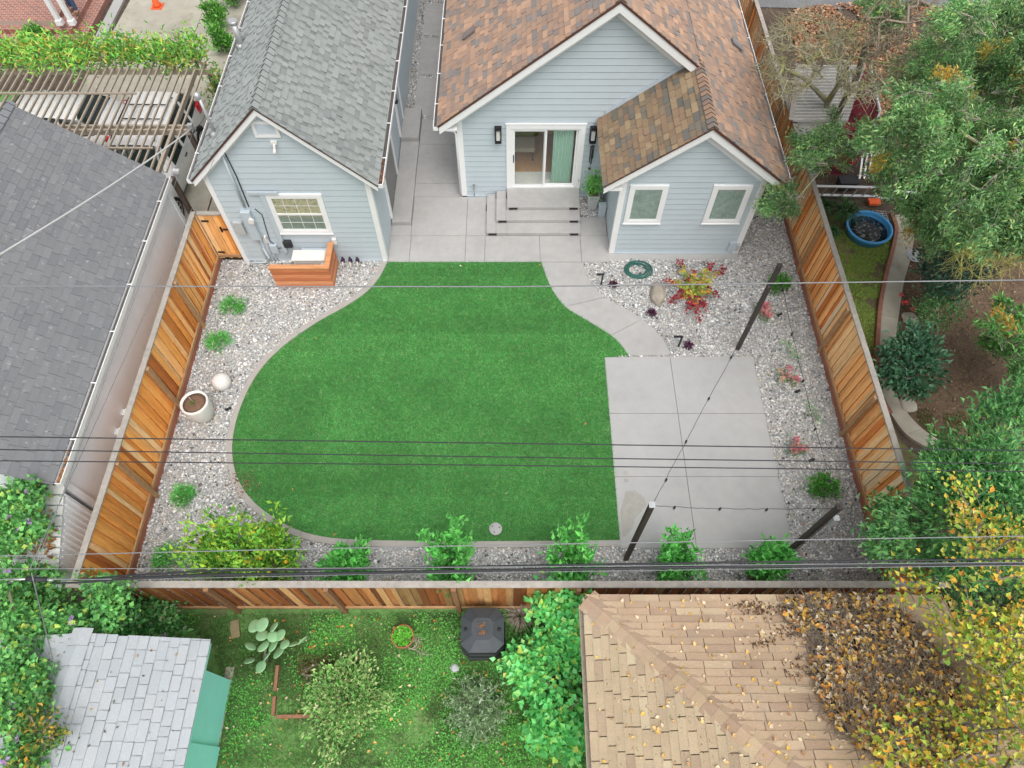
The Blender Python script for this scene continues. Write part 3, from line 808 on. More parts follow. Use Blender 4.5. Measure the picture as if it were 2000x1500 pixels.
for k in range(5):
    a = k * 1.2566; x, y = c.x + .04 * math.cos(a), c.y + .04 * math.sin(a)
    b = MB(); b.tube([(x, y, c.z - .05), (x, y, c.z - .38 - .04 * k)], .013, 7); b.build("chime_tube", MT["black"], wc)
b = MB(); b.tube([(c.x, c.y, c.z - .03), (c.x, c.y, c.z - .7)], .004, 4); b.bb(c.x - .03, c.x + .03, c.y - .004, c.y + .004, c.z - .78, c.z - .70); b.build("wind_sail", MT["dark_wood"], wc)
# garden tap on the wall by the corner
tp = MB(); c = YP(927, 378, FY); tp.tube([(c.x, FY, .42), (c.x, FY - .1, .42), (c.x, FY - .12, .36)], .018, 7); tp.tube([(c.x, FY - .09, .42), (c.x, FY - .09, .50)], .01, 6); tp.bb(c.x - .04, c.x + .04, FY - .10, FY - .08, .5, .515); tp.tube([(c.x, FY - .12, .37), (c.x, FY - .14, .12)], .012, 6)
tag(tp.build("garden_tap", MT["cable_grey"]), "grey tap on the blue wall beside the concrete steps", "tap")

# steps
st = thing("steps", "grey concrete steps with black riser lights below the sliding door", "steps", (.6, 14.0, 0))
for (x0, y0, y1, z, z0) in ((-.71, 13.25, 14.75, .125, -.05), (-.44, 13.62, 14.755, .235, .125), (-.14, 14.0, 14.76, .345, .235)):
    b = MB(); g = .004
    xs = [x0, x0 + .27, 1.89] if z < .3 else [x0, 1.89]
    if z < .2: xs = [x0, x0 + .27, x0 + .57, 1.89]
    for i in range(len(xs) - 1): b.bb(xs[i] + (g if i else 0), xs[i + 1] - (g if i < len(xs) - 2 else 0), y0, y1, z0, z)
    b.bb(x0 + .02, 1.87, y0 + .02, y1, z0, z - .012)
    tr = b.build("tread", MT["concrete"], st, .006)
    for xl in (x0 + .06, 1.60):
        b = MB(); b.bb(xl, xl + .23, y0 - .018, y0 - .001, z - .075, z - .015); b.build("step_light", MT["black"], tr)
    b = MB(); b.bb(x0 - .018, x0 - .001, y0 + .9 if z < .3 else y0 + .4, y0 + 1.1 if z < .3 else y0 + .6, z - .075, z - .015); b.build("step_light", MT["black"], tr)
# potted plant beside the steps
c = Vector((2.27, 14.35, 0)); pp = thing("potted_shrub", "green leafy shrub in a tall grey square pot beside the steps", "potted plant", c)
def sq_pot(cx, cy, z0, h, w0, w1, name, m, parent, dirt=True):
    b = MB(); A = [(cx + sx * w0, cy + sy * w0, z0) for sx, sy in ((-1, -1), (1, -1), (1, 1), (-1, 1))]; B = [(cx + sx * w1, cy + sy * w1, z0 + h) for sx, sy in ((-1, -1), (1, -1), (1, 1), (-1, 1))]
    I = [(cx + sx * (w1 - .03), cy + sy * (w1 - .03), z0 + h) for sx, sy in ((-1, -1), (1, -1), (1, 1), (-1, 1))]; D = [(cx + sx * (w1 - .035), cy + sy * (w1 - .035), z0 + h - .05) for sx, sy in ((-1, -1), (1, -1), (1, 1), (-1, 1))]
    f = [(0, 1, 2, 3)] + [(i, (i + 1) % 4, 4 + (i + 1) % 4, 4 + i) for i in range(4)] + [(4 + i, 4 + (i + 1) % 4, 8 + (i + 1) % 4, 8 + i) for i in range(4)] + [(8 + i, 8 + (i + 1) % 4, 12 + (i + 1) % 4, 12 + i) for i in range(4)] + [(12, 13, 14, 15)]
    b.add(A + B + I + D, f); return b.build(name, m, parent)
sq_pot(c.x, c.y, .03, .52, .11, .17, "pot", MT["potgrey"], pp)
b = MB(); b.bb(c.x - .135, c.x + .135, c.y - .135, c.y + .135, .50, .53); b.build("soil", MT["orange_pot"], pp)
tp_ = c + Vector((0, 0, .6)); pos = np.array(tp_) + RNG.normal(size=(420, 3)) * [.13, .13, .17] + [0, 0, .25]
st_ = MB()
for k in range(9):
    a = k * .7; st_.tube([(c.x, c.y, .5), (c.x + .1 * math.cos(a), c.y + .1 * math.sin(a), .8), (c.x + .16 * math.cos(a), c.y + .16 * math.sin(a), 1.1)], .007, 5)
st_.build("stem", MT["twig"], pp)
leaves("foliage", pos, .085, [((.12, .40, .07), 4), ((.18, .50, .09), 3), ((.08, .26, .05), 2)], pp, .45)
gb = MB(); cc = Vector((2.52, 14.05, 0)); gb.bb(cc.x - .1, cc.x + .1, cc.y - .09, cc.y + .09, 0, .38); gb.bb(cc.x - .11, cc.x + .11, cc.y - .1, cc.y + .1, .38, .40)
tag(gb.build("utility_enclosure", MT["bluebox"], bevel=.008), "small grey blue box standing on pebbles between the potted shrub and the wall", "utility box")

# ================================================================== GARAGE
gar = thing("garage", "pale blue garage with grey shingle roof and electric meter panel", "garage", (-5.3, 12.37, 0))
GX, GZ, GS = -5.35, 5.0, .955
GY, GE0, GE1 = 12.37, -7.42, -3.13
gz = lambda x: GZ - GS * abs(x - GX)
w = MB()
lap(w, [(-7.2, .05), (-3.38, .05), (-3.38, gz(-3.38) - .1), (GX, GZ - .1), (-7.2, gz(-7.2) - .1)], .18, (0, GY, 0), (1, 0, 0), (0, -1, 0))
lap(w, [(0, .05), (14, .05), (14, 3.0), (0, 3.0)], .18, (-3.38, GY, 0), (0, 1, 0), (1, 0, 0))
w.bb(-7.2, -7.14, GY + .02, YB, -.05, 3.0)
w.build("wall", MT["siding"], gar, recalc=False)
b = MB(); b.bb(-7.22, -3.36, GY - .03, GY, -.05, .05); b.build("foundation_skirt", MT["bluebox"], gar)
for x, s in ((-7.2, 1), (-3.38, -1)):
    b = MB(); b.bb(x - .018 if s > 0 else x - .10, x + .10 if s > 0 else x + .03, GY - .035, GY - .001, 0, gz(x) - .1); b.bb(x + .002 if s < 0 else x - .03, x + .029 if s < 0 else x - .002, GY - .001, GY + .10, 0, gz(x) - .13); b.build("corner_board", MT["trim"], gar)
rake(GX, GZ, GE0 + .02, 12.18, GY, -7.2, gar, .19, .30, GS); rake(GX, GZ, GE1 - .02, 12.18, GY, -3.38, gar, .19, .30, GS)
r = MB(); deck(r, GE0, GX, GX, GZ, 12.16, YB, GS); deck(r, GX, GE1, GX, GZ, 12.16, YB, GS)
cG = 1 / math.sqrt(1 + GS * GS)
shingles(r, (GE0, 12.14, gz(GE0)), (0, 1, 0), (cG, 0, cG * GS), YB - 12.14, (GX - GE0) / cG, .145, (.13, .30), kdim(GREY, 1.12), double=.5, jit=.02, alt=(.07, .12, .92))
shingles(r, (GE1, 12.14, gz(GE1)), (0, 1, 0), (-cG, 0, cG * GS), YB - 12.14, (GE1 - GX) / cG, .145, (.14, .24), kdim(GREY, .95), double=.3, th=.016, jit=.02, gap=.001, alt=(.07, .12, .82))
ridge_caps(r, GX, GZ, 12.15, YB, kdim(GREY, 1.05), GS, .2, .14)
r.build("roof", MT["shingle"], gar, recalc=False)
gg = gutter(GE1, 2.86, 12.2, YB, 1, gar)
leaves("gutter_leaves", np.column_stack([GE1 + RNG.uniform(.02, .10, 90), 12.25 + np.abs(RNG.normal(0, .35, 90)), np.full(90, 2.83)]), .055, [((.30, .14, .08), 2), ((.44, .24, .13), 1), ((.20, .10, .06), 2)], gg, .6, up=.8, m=MT["dryleaf"]); gutter(GE0, 3.0, 12.2, YB, -1, gar)
# gable vent
a0, a1 = YP(490, 224, GY), YP(547, 253, GY)
vx0, vx1, vz0, vz1 = GX - .26, GX + .30, 4.10, 4.52
b = MB(); box_frame(b, vx0, vx1, vz0, vz1, .075, GY - .05, GY - .002); vt = b.build("gable_vent", MT["trim"], gar)
b = MB()
for k in range(5):
    z = vz0 + .09 + k * .05; b.slab([(vx0 + .076, GY - .04, z), (vx1 - .076, GY - .04, z), (vx1 - .076, GY - .018, z + .04), (vx0 + .076, GY - .018, z + .04)], (0, .006, 0))
b.build("louvre", MT["bluebox"], vt)
b = MB(); b.bb(GX + .03, GX + .17, GY - .06, GY - .015, 3.92, 4.0); b.tube([(GX + .1, GY - .06, 3.94), (GX + .1, GY - .14, 3.86)], .03, 10); b.tube([(GX + .1, GY - .14, 3.87), (GX + .1, GY - .2, 3.80)], [.03, .045], 10); b.build("floodlight", MT["acwhite"], gar)
front_window(gar, -5.95, -4.58, 1.11, 2.43, GY, .09, False, True)
# electric gear on the wall
def wbox(px0, py0, px1, py1, dep, m, nm, lab=None):
    a, c = YP(px0, py0, GY), YP(px1, py1, GY); cx = (a.x + c.x) / 2; wd = abs(c.x - a.x)
    b = MB(); b.bb(cx - wd / 2, cx + wd / 2, GY - dep, GY - .012, min(a.z, c.z), max(a.z, c.z)); return b.build(nm, m, gar, .008)
mp_ = wbox(470, 408, 513, 462, .14, MT["bluebox"], "meter_panel")
c = YP(491, 430, GY - .14); b = MB(); R = []
for k in range(20): R.append((c.x + .075 * math.cos(k * .31416), c.z + .075 * math.sin(k * .31416)))
b.slab([(x, GY - .141, z) for x, z in R], (0, -.07, 0)); b.build("meter_dial", MT["acwhite"], mp_)
wbox(455, 430, 483, 453, .10, MT["greybox"], "breaker_box")
c0 = YP(436, 292, GY - .03)
b = MB(); b.tube([(c0.x, GY - .035, c0.z), tuple(YP(462, 345, GY - .035)), tuple(YP(486, 404, GY - .035))], .014, 6); b.build("service_cable", MT["cable"], gar)
b = MB(); b.tube([tuple(YP(431, 297, GY - .05)), tuple(YP(478, 405, GY - .05))], .03, 8); b.build("service_conduit", MT["bluebox"], gar)
for k in range(4):
    xa = YP(500 + k * 7, 461, GY).x; b = MB(); b.tube([(xa, GY - .04, 1.0 - k * .05), (xa, GY - .04, .2), (xa + .06, GY - .04, .02)], .016, 6); b.build("conduit", MT["bluebox"] if k % 2 else MT["greybox"], gar)
x0 = YP(512, 385, GY).x
b = MB(); b.bb(-6.05, -5.93, GY - .08, GY - .012, .38, 2.46); b.build("line_cover", MT["bluebox"], gar, .01)
b = MB(); b.bb(-6.30, -5.58, GY - .10, GY - .06, 2.46, 2.56); b.build("line_cover", MT["bluebox"], gar, .01)
b = MB(); b.tube([tuple(YP(498, 408, GY - .03)), tuple(YP(512, 420, GY - .03)), tuple(YP(520, 448, GY - .03)), tuple(YP(527, 470, GY - .03)), tuple(YP(545, 486, GY - .03)), tuple(YP(560, 478, GY - .03))], .011, 6); b.build("cable_loop", MT["cable"], gar)
wbox(527, 475, 547, 490, .10, MT["bluebox"], "junction_box"); wbox(552, 467, 573, 479, .10, MT["black_plastic"], "junction_box")
wbox(516, 458, 525, 470, .10, MT["acwhite"], "junction_box")
b = MB(); b.bb(-5.55, -4.70, GY - .10, GY - .014, .42, .52); b.build("line_cover", MT["bluebox"], gar, .012)
wbox(648, 463, 660, 473, .09, MT["acwhite"], "junction_box")
pts = [YP(470, 480, GY - .04), YP(500, 492, GY - .04), YP(512, 488, GY - .04)]
b = MB(); b.tube([(-6.2 - .35, GY - .05, .55), (-6.2 - .3, GY - .06, .2), (-6.6, GY - .12, .05), (-7.05, GY - .12, .05)], .03, 8); b.build("conduit", MT["bluebox"], gar)
# rooftop pipes
c = G(462, 62, 3.75); zz = gz(c.x)
fp = MB(); fp.tube([(c.x, c.y, zz - .1), (c.x, c.y, zz + .62)], .085, 14); fp.tube([(c.x, c.y, zz + .60), (c.x, c.y, zz + .68)], .115, 14); fp.lathe([(.17, 0), (.09, .09)], (c.x, c.y, zz - .02), 14)
fp.build("flue_pipe", MT["galv"], gar)
c = G(425, 272, 3.32); zz = gz(c.x)
ms = thing("service_mast", "metal conduit mast with rounded weatherhead rising from the garage roof", "mast", (c.x, c.y, zz))
b = MB(); b.tube([(c.x, c.y, zz - .1), (c.x, c.y, zz + .95)], .035, 10); b.build("pipe", MT["galv"], ms)
b = MB(); b.lathe([(.02, -.1), (.06, -.08), (.075, 0), (.05, .06), (.0, .08)], (c.x - .02, c.y, zz + 1.0), 14); b.build("weatherhead", MT["galv"], ms)
b = MB(); b.lathe([(.16, 0), (.05, .07)], (c.x, c.y, zz - .03), 14); b.build("flashing", MT["galv"], ms)
MAST = Vector((c.x, c.y, zz + .55))
# side doors of the garage
def side_door(y0, y1, z0, z1, m, nm, X=-3.38):
    b = MB()
    for (a, c_, e, f) in ((y0, y0 + .1, z0, z1), (y1 - .1, y1, z0, z1), (y0 + .1, y1 - .1, z1 - .1, z1)): b.bb(X + .002, X + .06, a, c_, e, f)
    o = b.build(nm, MT["trim"], gar)
    b = MB(); b.bb(X + .018, X + .03, y0 + .1, y1 - .1, z0, z1 - .1); b.build("door_leaf", m, o); return o
d1 = side_door(13.75, 15.6, .16, 2.3, MT["carglass"], "glass_door"); d2 = side_door(16.95, 17.9, .29, 2.4, MT["bluebox"], "side_door")
b = MB(); b.bb(-3.35, -3.33, 17.05, 17.1, 1.2, 1.34); b.build("door_handle", MT["black"], d2)
c = Vector((-3.38, 16.6, 1.95)); L = thing("wall_lantern", "small dark lantern on the side wall of the garage facing the alley", "lantern", c)
b = MB()
for sy in (-.06, .06):
    for dx in (.04, .16): b.bb(c.x + dx, c.x + dx + .012, c.y + sy - .006, c.y + sy + .006, c.z - .16, c.z + .16)
b.bb(c.x, c.x + .19, c.y - .08, c.y + .08, c.z + .16, c.z + .18); b.bb(c.x, c.x + .19, c.y - .08, c.y + .08, c.z - .18, c.z - .16); b.build("frame", MT["black"], L)
b = MB(); b.bb(c.x + .07, c.x + .14, c.y - .035, c.y + .035, c.z - .12, c.z + .12); b.build("glass_shade", MT["stone_white"], L)
for (y0, y1, z, n_, lb) in ((13.64, 16.93, .15, "lower", "long low concrete landing along the glass door of the garage"), (16.94, 18.3, .28, "upper", "short raised concrete landing at the garage side door in the alley")):
    b = MB(); b.bb(-3.35, -2.81, y0, y1, -.05, z); tag(b.build("landing_step", MT["concrete"], bevel=.008), lb, "landing")
# ================================================================== FENCES
CEDAR = [((.92, .42, .11), 5), ((.84, .34, .08), 3.4), ((.93, .50, .19), 3), ((.72, .26, .06), 2), ((.93, .60, .30), 1.3), ((.56, .18, .045), .5)]
CEDAR_PALE = [((.95, .48, .18), 5), ((.95, .60, .30), 3.4), ((.86, .34, .10), 2), ((.72, .23, .055), 1.1), ((.96, .72, .46), 1.8)]
WEATH = [(lin(172, 108, 64), 3), (lin(148, 88, 52), 3), (lin(192, 132, 82), 2), (lin(204, 158, 108), 1.6), (lin(128, 80, 50), 1.6), (lin(158, 124, 82), 1.4)]
def fence(label, A, B, nrm, posts, pal, top=1.80, kick=True, cat="fence", name="fence", board_side=1, posthalf=.045):
    A, B, n = Vector((*A, 0)), Vector((*B, 0)), Vector((*nrm, 0))
    f = thing(name, label, cat, (A + B) / 2)
    d = (B - A).normalized(); L = (B - A).length; ang = math.atan2(d.y, d.x)
    mb = MB(); s = 0.0; k = 0
    while s < L:
        wd = random.choice((.14, .14, .145, .09)) if k % 2 == 0 else random.uniform(.10, .14)
        wd = min(wd, L - s)
        if wd < .02: break
        off = (.040 if k % 2 == 0 else .004) * board_side
        c = A + d * (s + wd / 2) + n * off
        col = random.choices([p[0] for p in pal], [p[1] for p in pal])[0]; kk = random.uniform(.85, 1.12)
        mb.box((c.x, c.y, .12 + (top - .12) / 2), (wd + (.02 if k % 2 else -.010), .018, top - .14), ang, tuple(x * kk for x in col))
        s += wd; k += 1
    mb.build("board_panel", MT["cedar"], f)
    def rail_(nm, off, w_, z0, z1, m, l0=0, l1=None):
        a, b_ = A + d * l0 + n * off, A + d * (l1 or L) + n * off
        mb = MB(); mb.beam((a.x, a.y, (z0 + z1) / 2), (b_.x, b_.y, (z0 + z1) / 2), w_, z1 - z0); return mb.build(nm, m, f, .004)
    rail_("cap_rail", .02, .122, top, top + .04, MT["cap"])
    rail_("top_rail", -.03 if board_side > 0 else .03, .04, top - .1, top - .002, MT["rail"])
    rail_("bottom_rail", .065 * board_side, .045, .20, .285, MT["rail"])
    if kick: rail_("kickboard", .065 * board_side, .035, -.04, .196, MT["kick"])
    for t in posts:
        c = A + d * t + n * (.093 * board_side)
        mb = MB(); mb.box((c.x, c.y, (top - .004) / 2), (posthalf * 2, posthalf * 2, top - .004), ang); mb.build("post", MT["old_post"] if pal is WEATH else MT["rail"], f, .006)
    return f
fence("long cedar board fence on the right of the gravel yard and the house", (7.70, 3.30), (7.70, 26), (-1, 0), [1.6, 3.8, 6.1, 8.65, 11.0, 13.4, 15.8, 18.2], CEDAR_PALE)
fence("cedar board fence on the left of the gravel yard along the white building wall", (-7.90, 3.30), (-7.90, 12.34), (1, 0), [.1, 2.3, 4.5, 6.85], CEDAR, 1.82)
fence("weathered red-brown board fence across the back of the yard above the weedy lot", (-8.0, 3.24), (7.78, 3.24), (0, -1), [.3, 2.5, 4.65, 6.95, 9.2, 11.5, 13.7], WEATH, 1.80, kick=False)
gt = fence("cedar gate with black hinges closing the gap between fence and garage", (-7.84, 12.40), (-7.24, 12.40), (0, -1), [], CEDAR, 1.74, cat="gate", name="gate", kick=False)
for z in (.35, 1.5):
    b = MB(); b.bb(-7.80, -7.62, 12.33, 12.345, z, z + .05); b.build("hinge", MT["black"], gt)
b = MB(); b.bb(-7.36, -7.24, 12.33, 12.345, 1.2, 1.25); b.bb(-7.42, -7.38, 12.31, 12.345, 1.15, 1.32); b.build("latch", MT["black"], gt)

# ================================================================== NEIGHBOUR ON THE LEFT
nb = thing("house", "long building with slate grey shingle roof and plain white side wall behind the left fence", "house", (-10.9, 9, 0))
NX, NS, NY0, NY1, NE, NEZ = -10.95, .80, 4.86, 12.86, -8.40, 2.52
nz = lambda x: NEZ + NS * (NE - x)
NZ = nz(NX)
b = MB()
b.bb(-8.62, -8.52, NY0 + .12, NY1 - .12, -.05, 2.55)
for y in (NY0 + .12, NY1 - .2):
    b.slab([(-8.52, y, 0), (-8.52, y, 2.55), (NX, y, NZ - .1), (-13.4, y, 2.55), (-13.4, y, 0)], (0, .08, 0))
b.build("wall", MT["white_siding"], nb)
r = MB(); cN = 1 / math.sqrt(1 + NS * NS)
def deck2(mb, xe, xr, ze, zr, y0, y1, col=lin(90, 88, 88)):
    mb.add([(xe, y0, ze), (xr, y0, zr), (xr, y1, zr), (xe, y1, ze), (xe, y0, ze - t), (xr, y0, zr - t), (xr, y1, zr - t), (xe, y1, ze - t)],
           [(0, 1, 2, 3), (4, 5, 6, 7), (0, 1, 5, 4), (1, 2, 6, 5), (2, 3, 7, 6), (3, 0, 4, 7)], col)
deck2(r, NE, NX, NEZ, NZ, NY0, NY1); deck2(r, NX - (NE - NX), NX, NEZ, NZ, NY0, NY1)
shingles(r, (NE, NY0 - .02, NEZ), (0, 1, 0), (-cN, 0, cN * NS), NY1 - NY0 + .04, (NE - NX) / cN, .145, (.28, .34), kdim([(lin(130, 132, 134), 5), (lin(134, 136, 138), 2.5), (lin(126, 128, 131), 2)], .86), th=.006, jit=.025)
shingles(r, (2 * NX - NE, NY0 - .02, NEZ), (0, 1, 0), (cN, 0, cN * NS), NY1 - NY0 + .04, (NE - NX) / cN, .2, (.28, .34), SLATE, th=.008)
ridge_caps(r, NX, NZ, NY0, NY1, SLATE, NS, .2, .16)
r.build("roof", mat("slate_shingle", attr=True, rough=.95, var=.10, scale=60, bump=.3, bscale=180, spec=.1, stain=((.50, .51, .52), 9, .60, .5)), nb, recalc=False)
gg = gutter(NE, NEZ - .02, NY0 + .02, NY1, 1, nb)
leaves("gutter_leaves", np.column_stack([NE + RNG.uniform(.02, .10, 60), NY0 + .06 + np.abs(RNG.normal(0, .25, 60)), np.full(60, NEZ - .05)]), .06, [((.42, .20, .09), 2), ((.50, .30, .15), 1)], gg, .6, up=.8, m=MT["dryleaf"])
b = MB(); b.bb(-8.50, -8.45, NY1 - .2, NY1 - .08, 0, 2.45); b.build("corner_board", MT["white_siding"], nb); b = MB(); b.bb(-8.51, -8.45, NY0 + .10, NY0 + .24, 0, 2.45); b.build("corner_board", MT["white_siding"], nb)
for (px, py) in ((243, 808), (230, 846)):
    c = XP(px, py, -8.5); b = MB(); b.bb(-8.515, -8.42, c.y - .07, c.y + .07, c.z - .09, c.z + .09); b.bb(-8.45, -8.40, c.y - .09, c.y + .09, c.z + .06, c.z + .1); b.build("wall_vent", MT["trim"], nb)
# white boarded lean-to in front of it
lt = thing("lean_to", "low white boarded lean-to with brown leaves on its roof, by the vine", "lean-to", (-9.3, 4.2, 0))
a = [G(125, 955, 2.1), G(190, 1008, 1.7), G(152, 1108, 1.7), G(105, 1090, 2.1)]
b = MB(); b.slab([(-9.9, 3.62, -.05), (-9.9, 4.84, -.05), (-9.9, 4.84, 2.1), (-9.9, 3.62, 1.56)], (1.5, 0, 0))
b.build("wall", MT["white_siding"], lt)
b = MB(); y = 3.56
while y < 4.82:
    zt = 1.62 + (y - 3.56) * .45; b.beam((-9.98, y + .088, zt + .04), (-8.37, y + .088, zt + .04), .166, .03, up=(0, -.41, .91)); y += .176
b.build("roof", MT["trim_dirty"], lt)
b = MB(); y = 3.66
while y < 4.8: b.bb(-8.399, -8.38, y, y + .03, 0, 1.54 + (y - 3.62) * .44); y += .11
b.build("siding_batten", MT["white_siding"], lt)
pos = []
for k in range(70): yy = 3.9 + RNG.normal(0, .25); pos.append((-8.48 - abs(RNG.normal(0, .22)), yy, 1.70 + (yy - 3.56) * .45))
struct(leaves("roof_leaf_litter", [p for p in pos if -9.9 < p[0] < -8.4 and 3.58 < p[1] < 4.8], .10, [((.42, .20, .09), 2), ((.50, .30, .13), 2), ((.28, .13, .07), 1)], None, .7, up=.95, m=MT["dryleaf"]), "stuff")

# ================================================================== SHED (bottom left)
sh = thing("shed", "small shed with pale grey shingle roof and mint green wall among the weeds", "shed", (-7, 0.6, 0))
ZE, XE, XR, SY0, SY1 = 2.3, -5.02, -6.86, -1.6, 2.17
XL = 2 * XR - XE; ZR = ZE + .55
b = MB(); b.bb(XE - .42, XE - .38, SY0 + .3, 1.86, -.05, 2.25); b.bb(XL + .3, XE - .42, 1.80, 1.86, -.05, 2.25); b.bb(XL + .3, XL + .36, SY0 + .3, 1.80, -.05, 2.25)
b.slab([(XL + .3, 1.81, 2.25), (XE - .38, 1.81, 2.25), (XR, 1.81, ZR - .1)], (0, .04, 0))
b.build("wall", MT["mint"], sh)
b = MB(); b.bb(XE - .379, XE - .33, SY0 + .3, .72, .05, 2.1); b.build("door", MT["mint"], sh)
b = MB(); b.bb(XE - .06, XE - .02, SY0, SY1 - .02, ZE - .16, ZE - .03); b.build("fascia", MT["mint"], sh)
PALE = [(lin(170, 176, 180), 5), (lin(167, 173, 177), 3), (lin(173, 178, 181), 2)]
sl = .55 / (XE - XR); cS = 1 / math.sqrt(1 + sl * sl); r = MB()
deck2(r, XE, XR, ZE, ZR, SY0, SY1, lin(190, 196, 198)); deck2(r, XL, XR, ZE, ZR, SY0, SY1, lin(190, 196, 198))
shingles(r, (XE + .02, SY0, ZE), (0, 1, 0), (-cS, 0, cS * sl), SY1 - SY0 + .02, (XE - XR) / cS, .155, (.14, .36), PALE, th=.014, double=.5, jit=.025, gap=.006)
shingles(r, (XL, SY0, ZE), (0, 1, 0), (cS, 0, cS * sl), SY1 - SY0 + .02, (XE - XR) / cS, .155, (.14, .36), PALE, th=.010, double=.4, jit=.035)
b2 = MB()
ridge_caps(r, XR, ZR, SY0, SY1, PALE, sl, .3, .17)
r.build("roof", MT["shingle"], sh, recalc=False)

sp_ = []
for k in range(150):
    x, y = (XR - .1 - abs(RNG.normal(0, .75)), RNG.uniform(.0, SY1)) if k < 110 else (RNG.uniform(XR, XE), RNG.uniform(.2, SY1)); 
    if x > XL + .05: sp_.append((x, y, ZR - sl * abs(x - XR) + .022))
struct(leaves("shed_roof_litter", sp_, .05, [((.16, .13, .10), 3), ((.50, .34, .14), 2), ((.30, .17, .09), 1), ((.22, .24, .12), 1)], None, .45, up=.93, m=MT["dryleaf"]), "stuff")
# ================================================================== TAN ROOF HOUSE (bottom right)
th_ = thing("house", "house corner with tan shingle hip roof strewn with yellow leaves below the back fence", "house", (4, 0, 0))
TE = 2.5; C0 = G(1143, 1167, TE); TS = .42
HX, HY = C0.x, C0.y                               # eave corner, the hip runs in at 45 degrees
LW = 6.0
TANROOF = [(lin(187, 164, 138), 5), (lin(182, 158, 133), 3), (lin(194, 173, 146), 1.6), (lin(173, 149, 127), 1.5)]
cT = 1 / math.sqrt(1 + TS * TS); r = MB()
hz = lambda d_: TE + TS * d_
D = 3.3
zb = -.03
r.add([(HX, HY, TE + zb), (HX + D, HY - D, hz(D) + zb), (HX + D, HY - 8, hz(D) + zb), (HX, HY - 8, TE + zb)], [(0, 1, 2, 3)], lin(150, 120, 95))
r.add([(HX, HY, TE + zb), (HX + LW, HY, TE + zb), (HX + LW, HY - D, hz(D) + zb), (HX + D, HY - D, hz(D) + zb)], [(0, 1, 2, 3)], lin(150, 120, 95))
# left slope: along -Y, up +X, and the slope towards the fence: along +X, up -Y ; both clipped on the hip line
shingles(r, (HX - .04, HY + .0, TE), (0, -1, 0), (cT, 0, cT * TS), 8, D / cT, .135, (.30, .46), [((c[0] * .93, c[1] * 1.0, c[2] * .98), w_) for c, w_ in TANROOF], th=.010, clips=[(-1, cT, 0.0)], jit=.03, gap=.007)
shingles(r, (HX, HY + .04, TE), (1, 0, 0), (0, -cT, cT * TS), LW, D / cT, .135, (.34, .60), TANROOF, th=.016, clips=[(-1, cT, 0.0)], jit=.035, gap=.005)
# hip caps
s = 0.02
while s < D - .02:
    c = random.choices([p[0] for p in TANROOF], [p[1] for p in TANROOF])[0]; c = tuple(x * random.uniform(.84, .90) for x in c)
    d0, d1 = s, min(s + .17, D); q_ = .21
    def hp(dd, side, lift):
        x, y = HX + dd, HY - dd
        if side < 0: x -= q_ * .7; y -= q_ * .7
        if side > 0: x += q_ * .7; y += q_ * .7
        zz = hz(dd) - (TS * q_ * .7 if side else 0)
        return (x, y, zz + lift)
    r.add([hp(d0, -1, .026), hp(d0, 0, .042), hp(d0, 1, .026), hp(d1, -1, .018), hp(d1, 0, .034), hp(d1, 1, .018), hp(d0, -1, 0), hp(d0, 0, 0), hp(d0, 1, 0)], [(0, 1, 4, 3), (1, 2, 5, 4), (0, 6, 7, 1), (1, 7, 8, 2)], c)
    s += .125
r.build("roof", MT["tanshingle"], th_, recalc=False)
b = MB(); b.bb(HX + .3, HX + .36, HY - 8, HY - .3, -.05, TE - .05); b.bb(HX + .36, HX + LW, HY - .36, HY - .3, -.05, TE - .05); b.build("wall", MT["white_siding"], th_)
b = MB(); b.bb(HX - .03, HX + .0, HY - 8, HY, TE - .12, TE - .035); b.bb(HX, HX + LW, HY + .0, HY + .03, TE - .12, TE - .035); b.build("fascia", MT["grey_wood"], th_)
b = MB(); b.bb(HX - .10, HX - .03, HY - 8, HY - .1, TE - .10, TE - .09); b.bb(HX - .11, HX - .10, HY - 8, HY - .1, TE - .10, TE - .03); b.build("gutter", MT["grey_wood"], th_)
def troof(x, y): return TE + TS * np.minimum(np.maximum(x - HX, 0), np.maximum(HY - y, 0))
LEAFY = [((.72, .44, .10), 3), ((.78, .54, .14), 2.2), ((.62, .29, .08), 2), ((.70, .55, .34), 3), ((.42, .23, .11), 1.2), ((.74, .64, .48), 2)]
def roof_scatter(n, fn):
    p = np.array([fn() for _ in range(n)]); m = (p[:, 0] > HX + .02) & (p[:, 1] < HY - .02) & (p[:, 0] < HX + LW - .05); p = p[m]
    return p, troof(p[:, 0], p[:, 1])
p, z = roof_scatter(900, lambda: (HX + 5.0 * RNG.random() ** .6, HY - RNG.uniform(0, 3.6)))
struct(leaves("roof_fallen_leaves", np.column_stack([p, z + .035]), .068, [((.74, .60, .42), 4), ((.68, .48, .22), 2), ((.78, .50, .12), 1.5), ((.50, .30, .16), 1)], None, .7, up=.93, m=MT["dryleaf"]), "stuff")
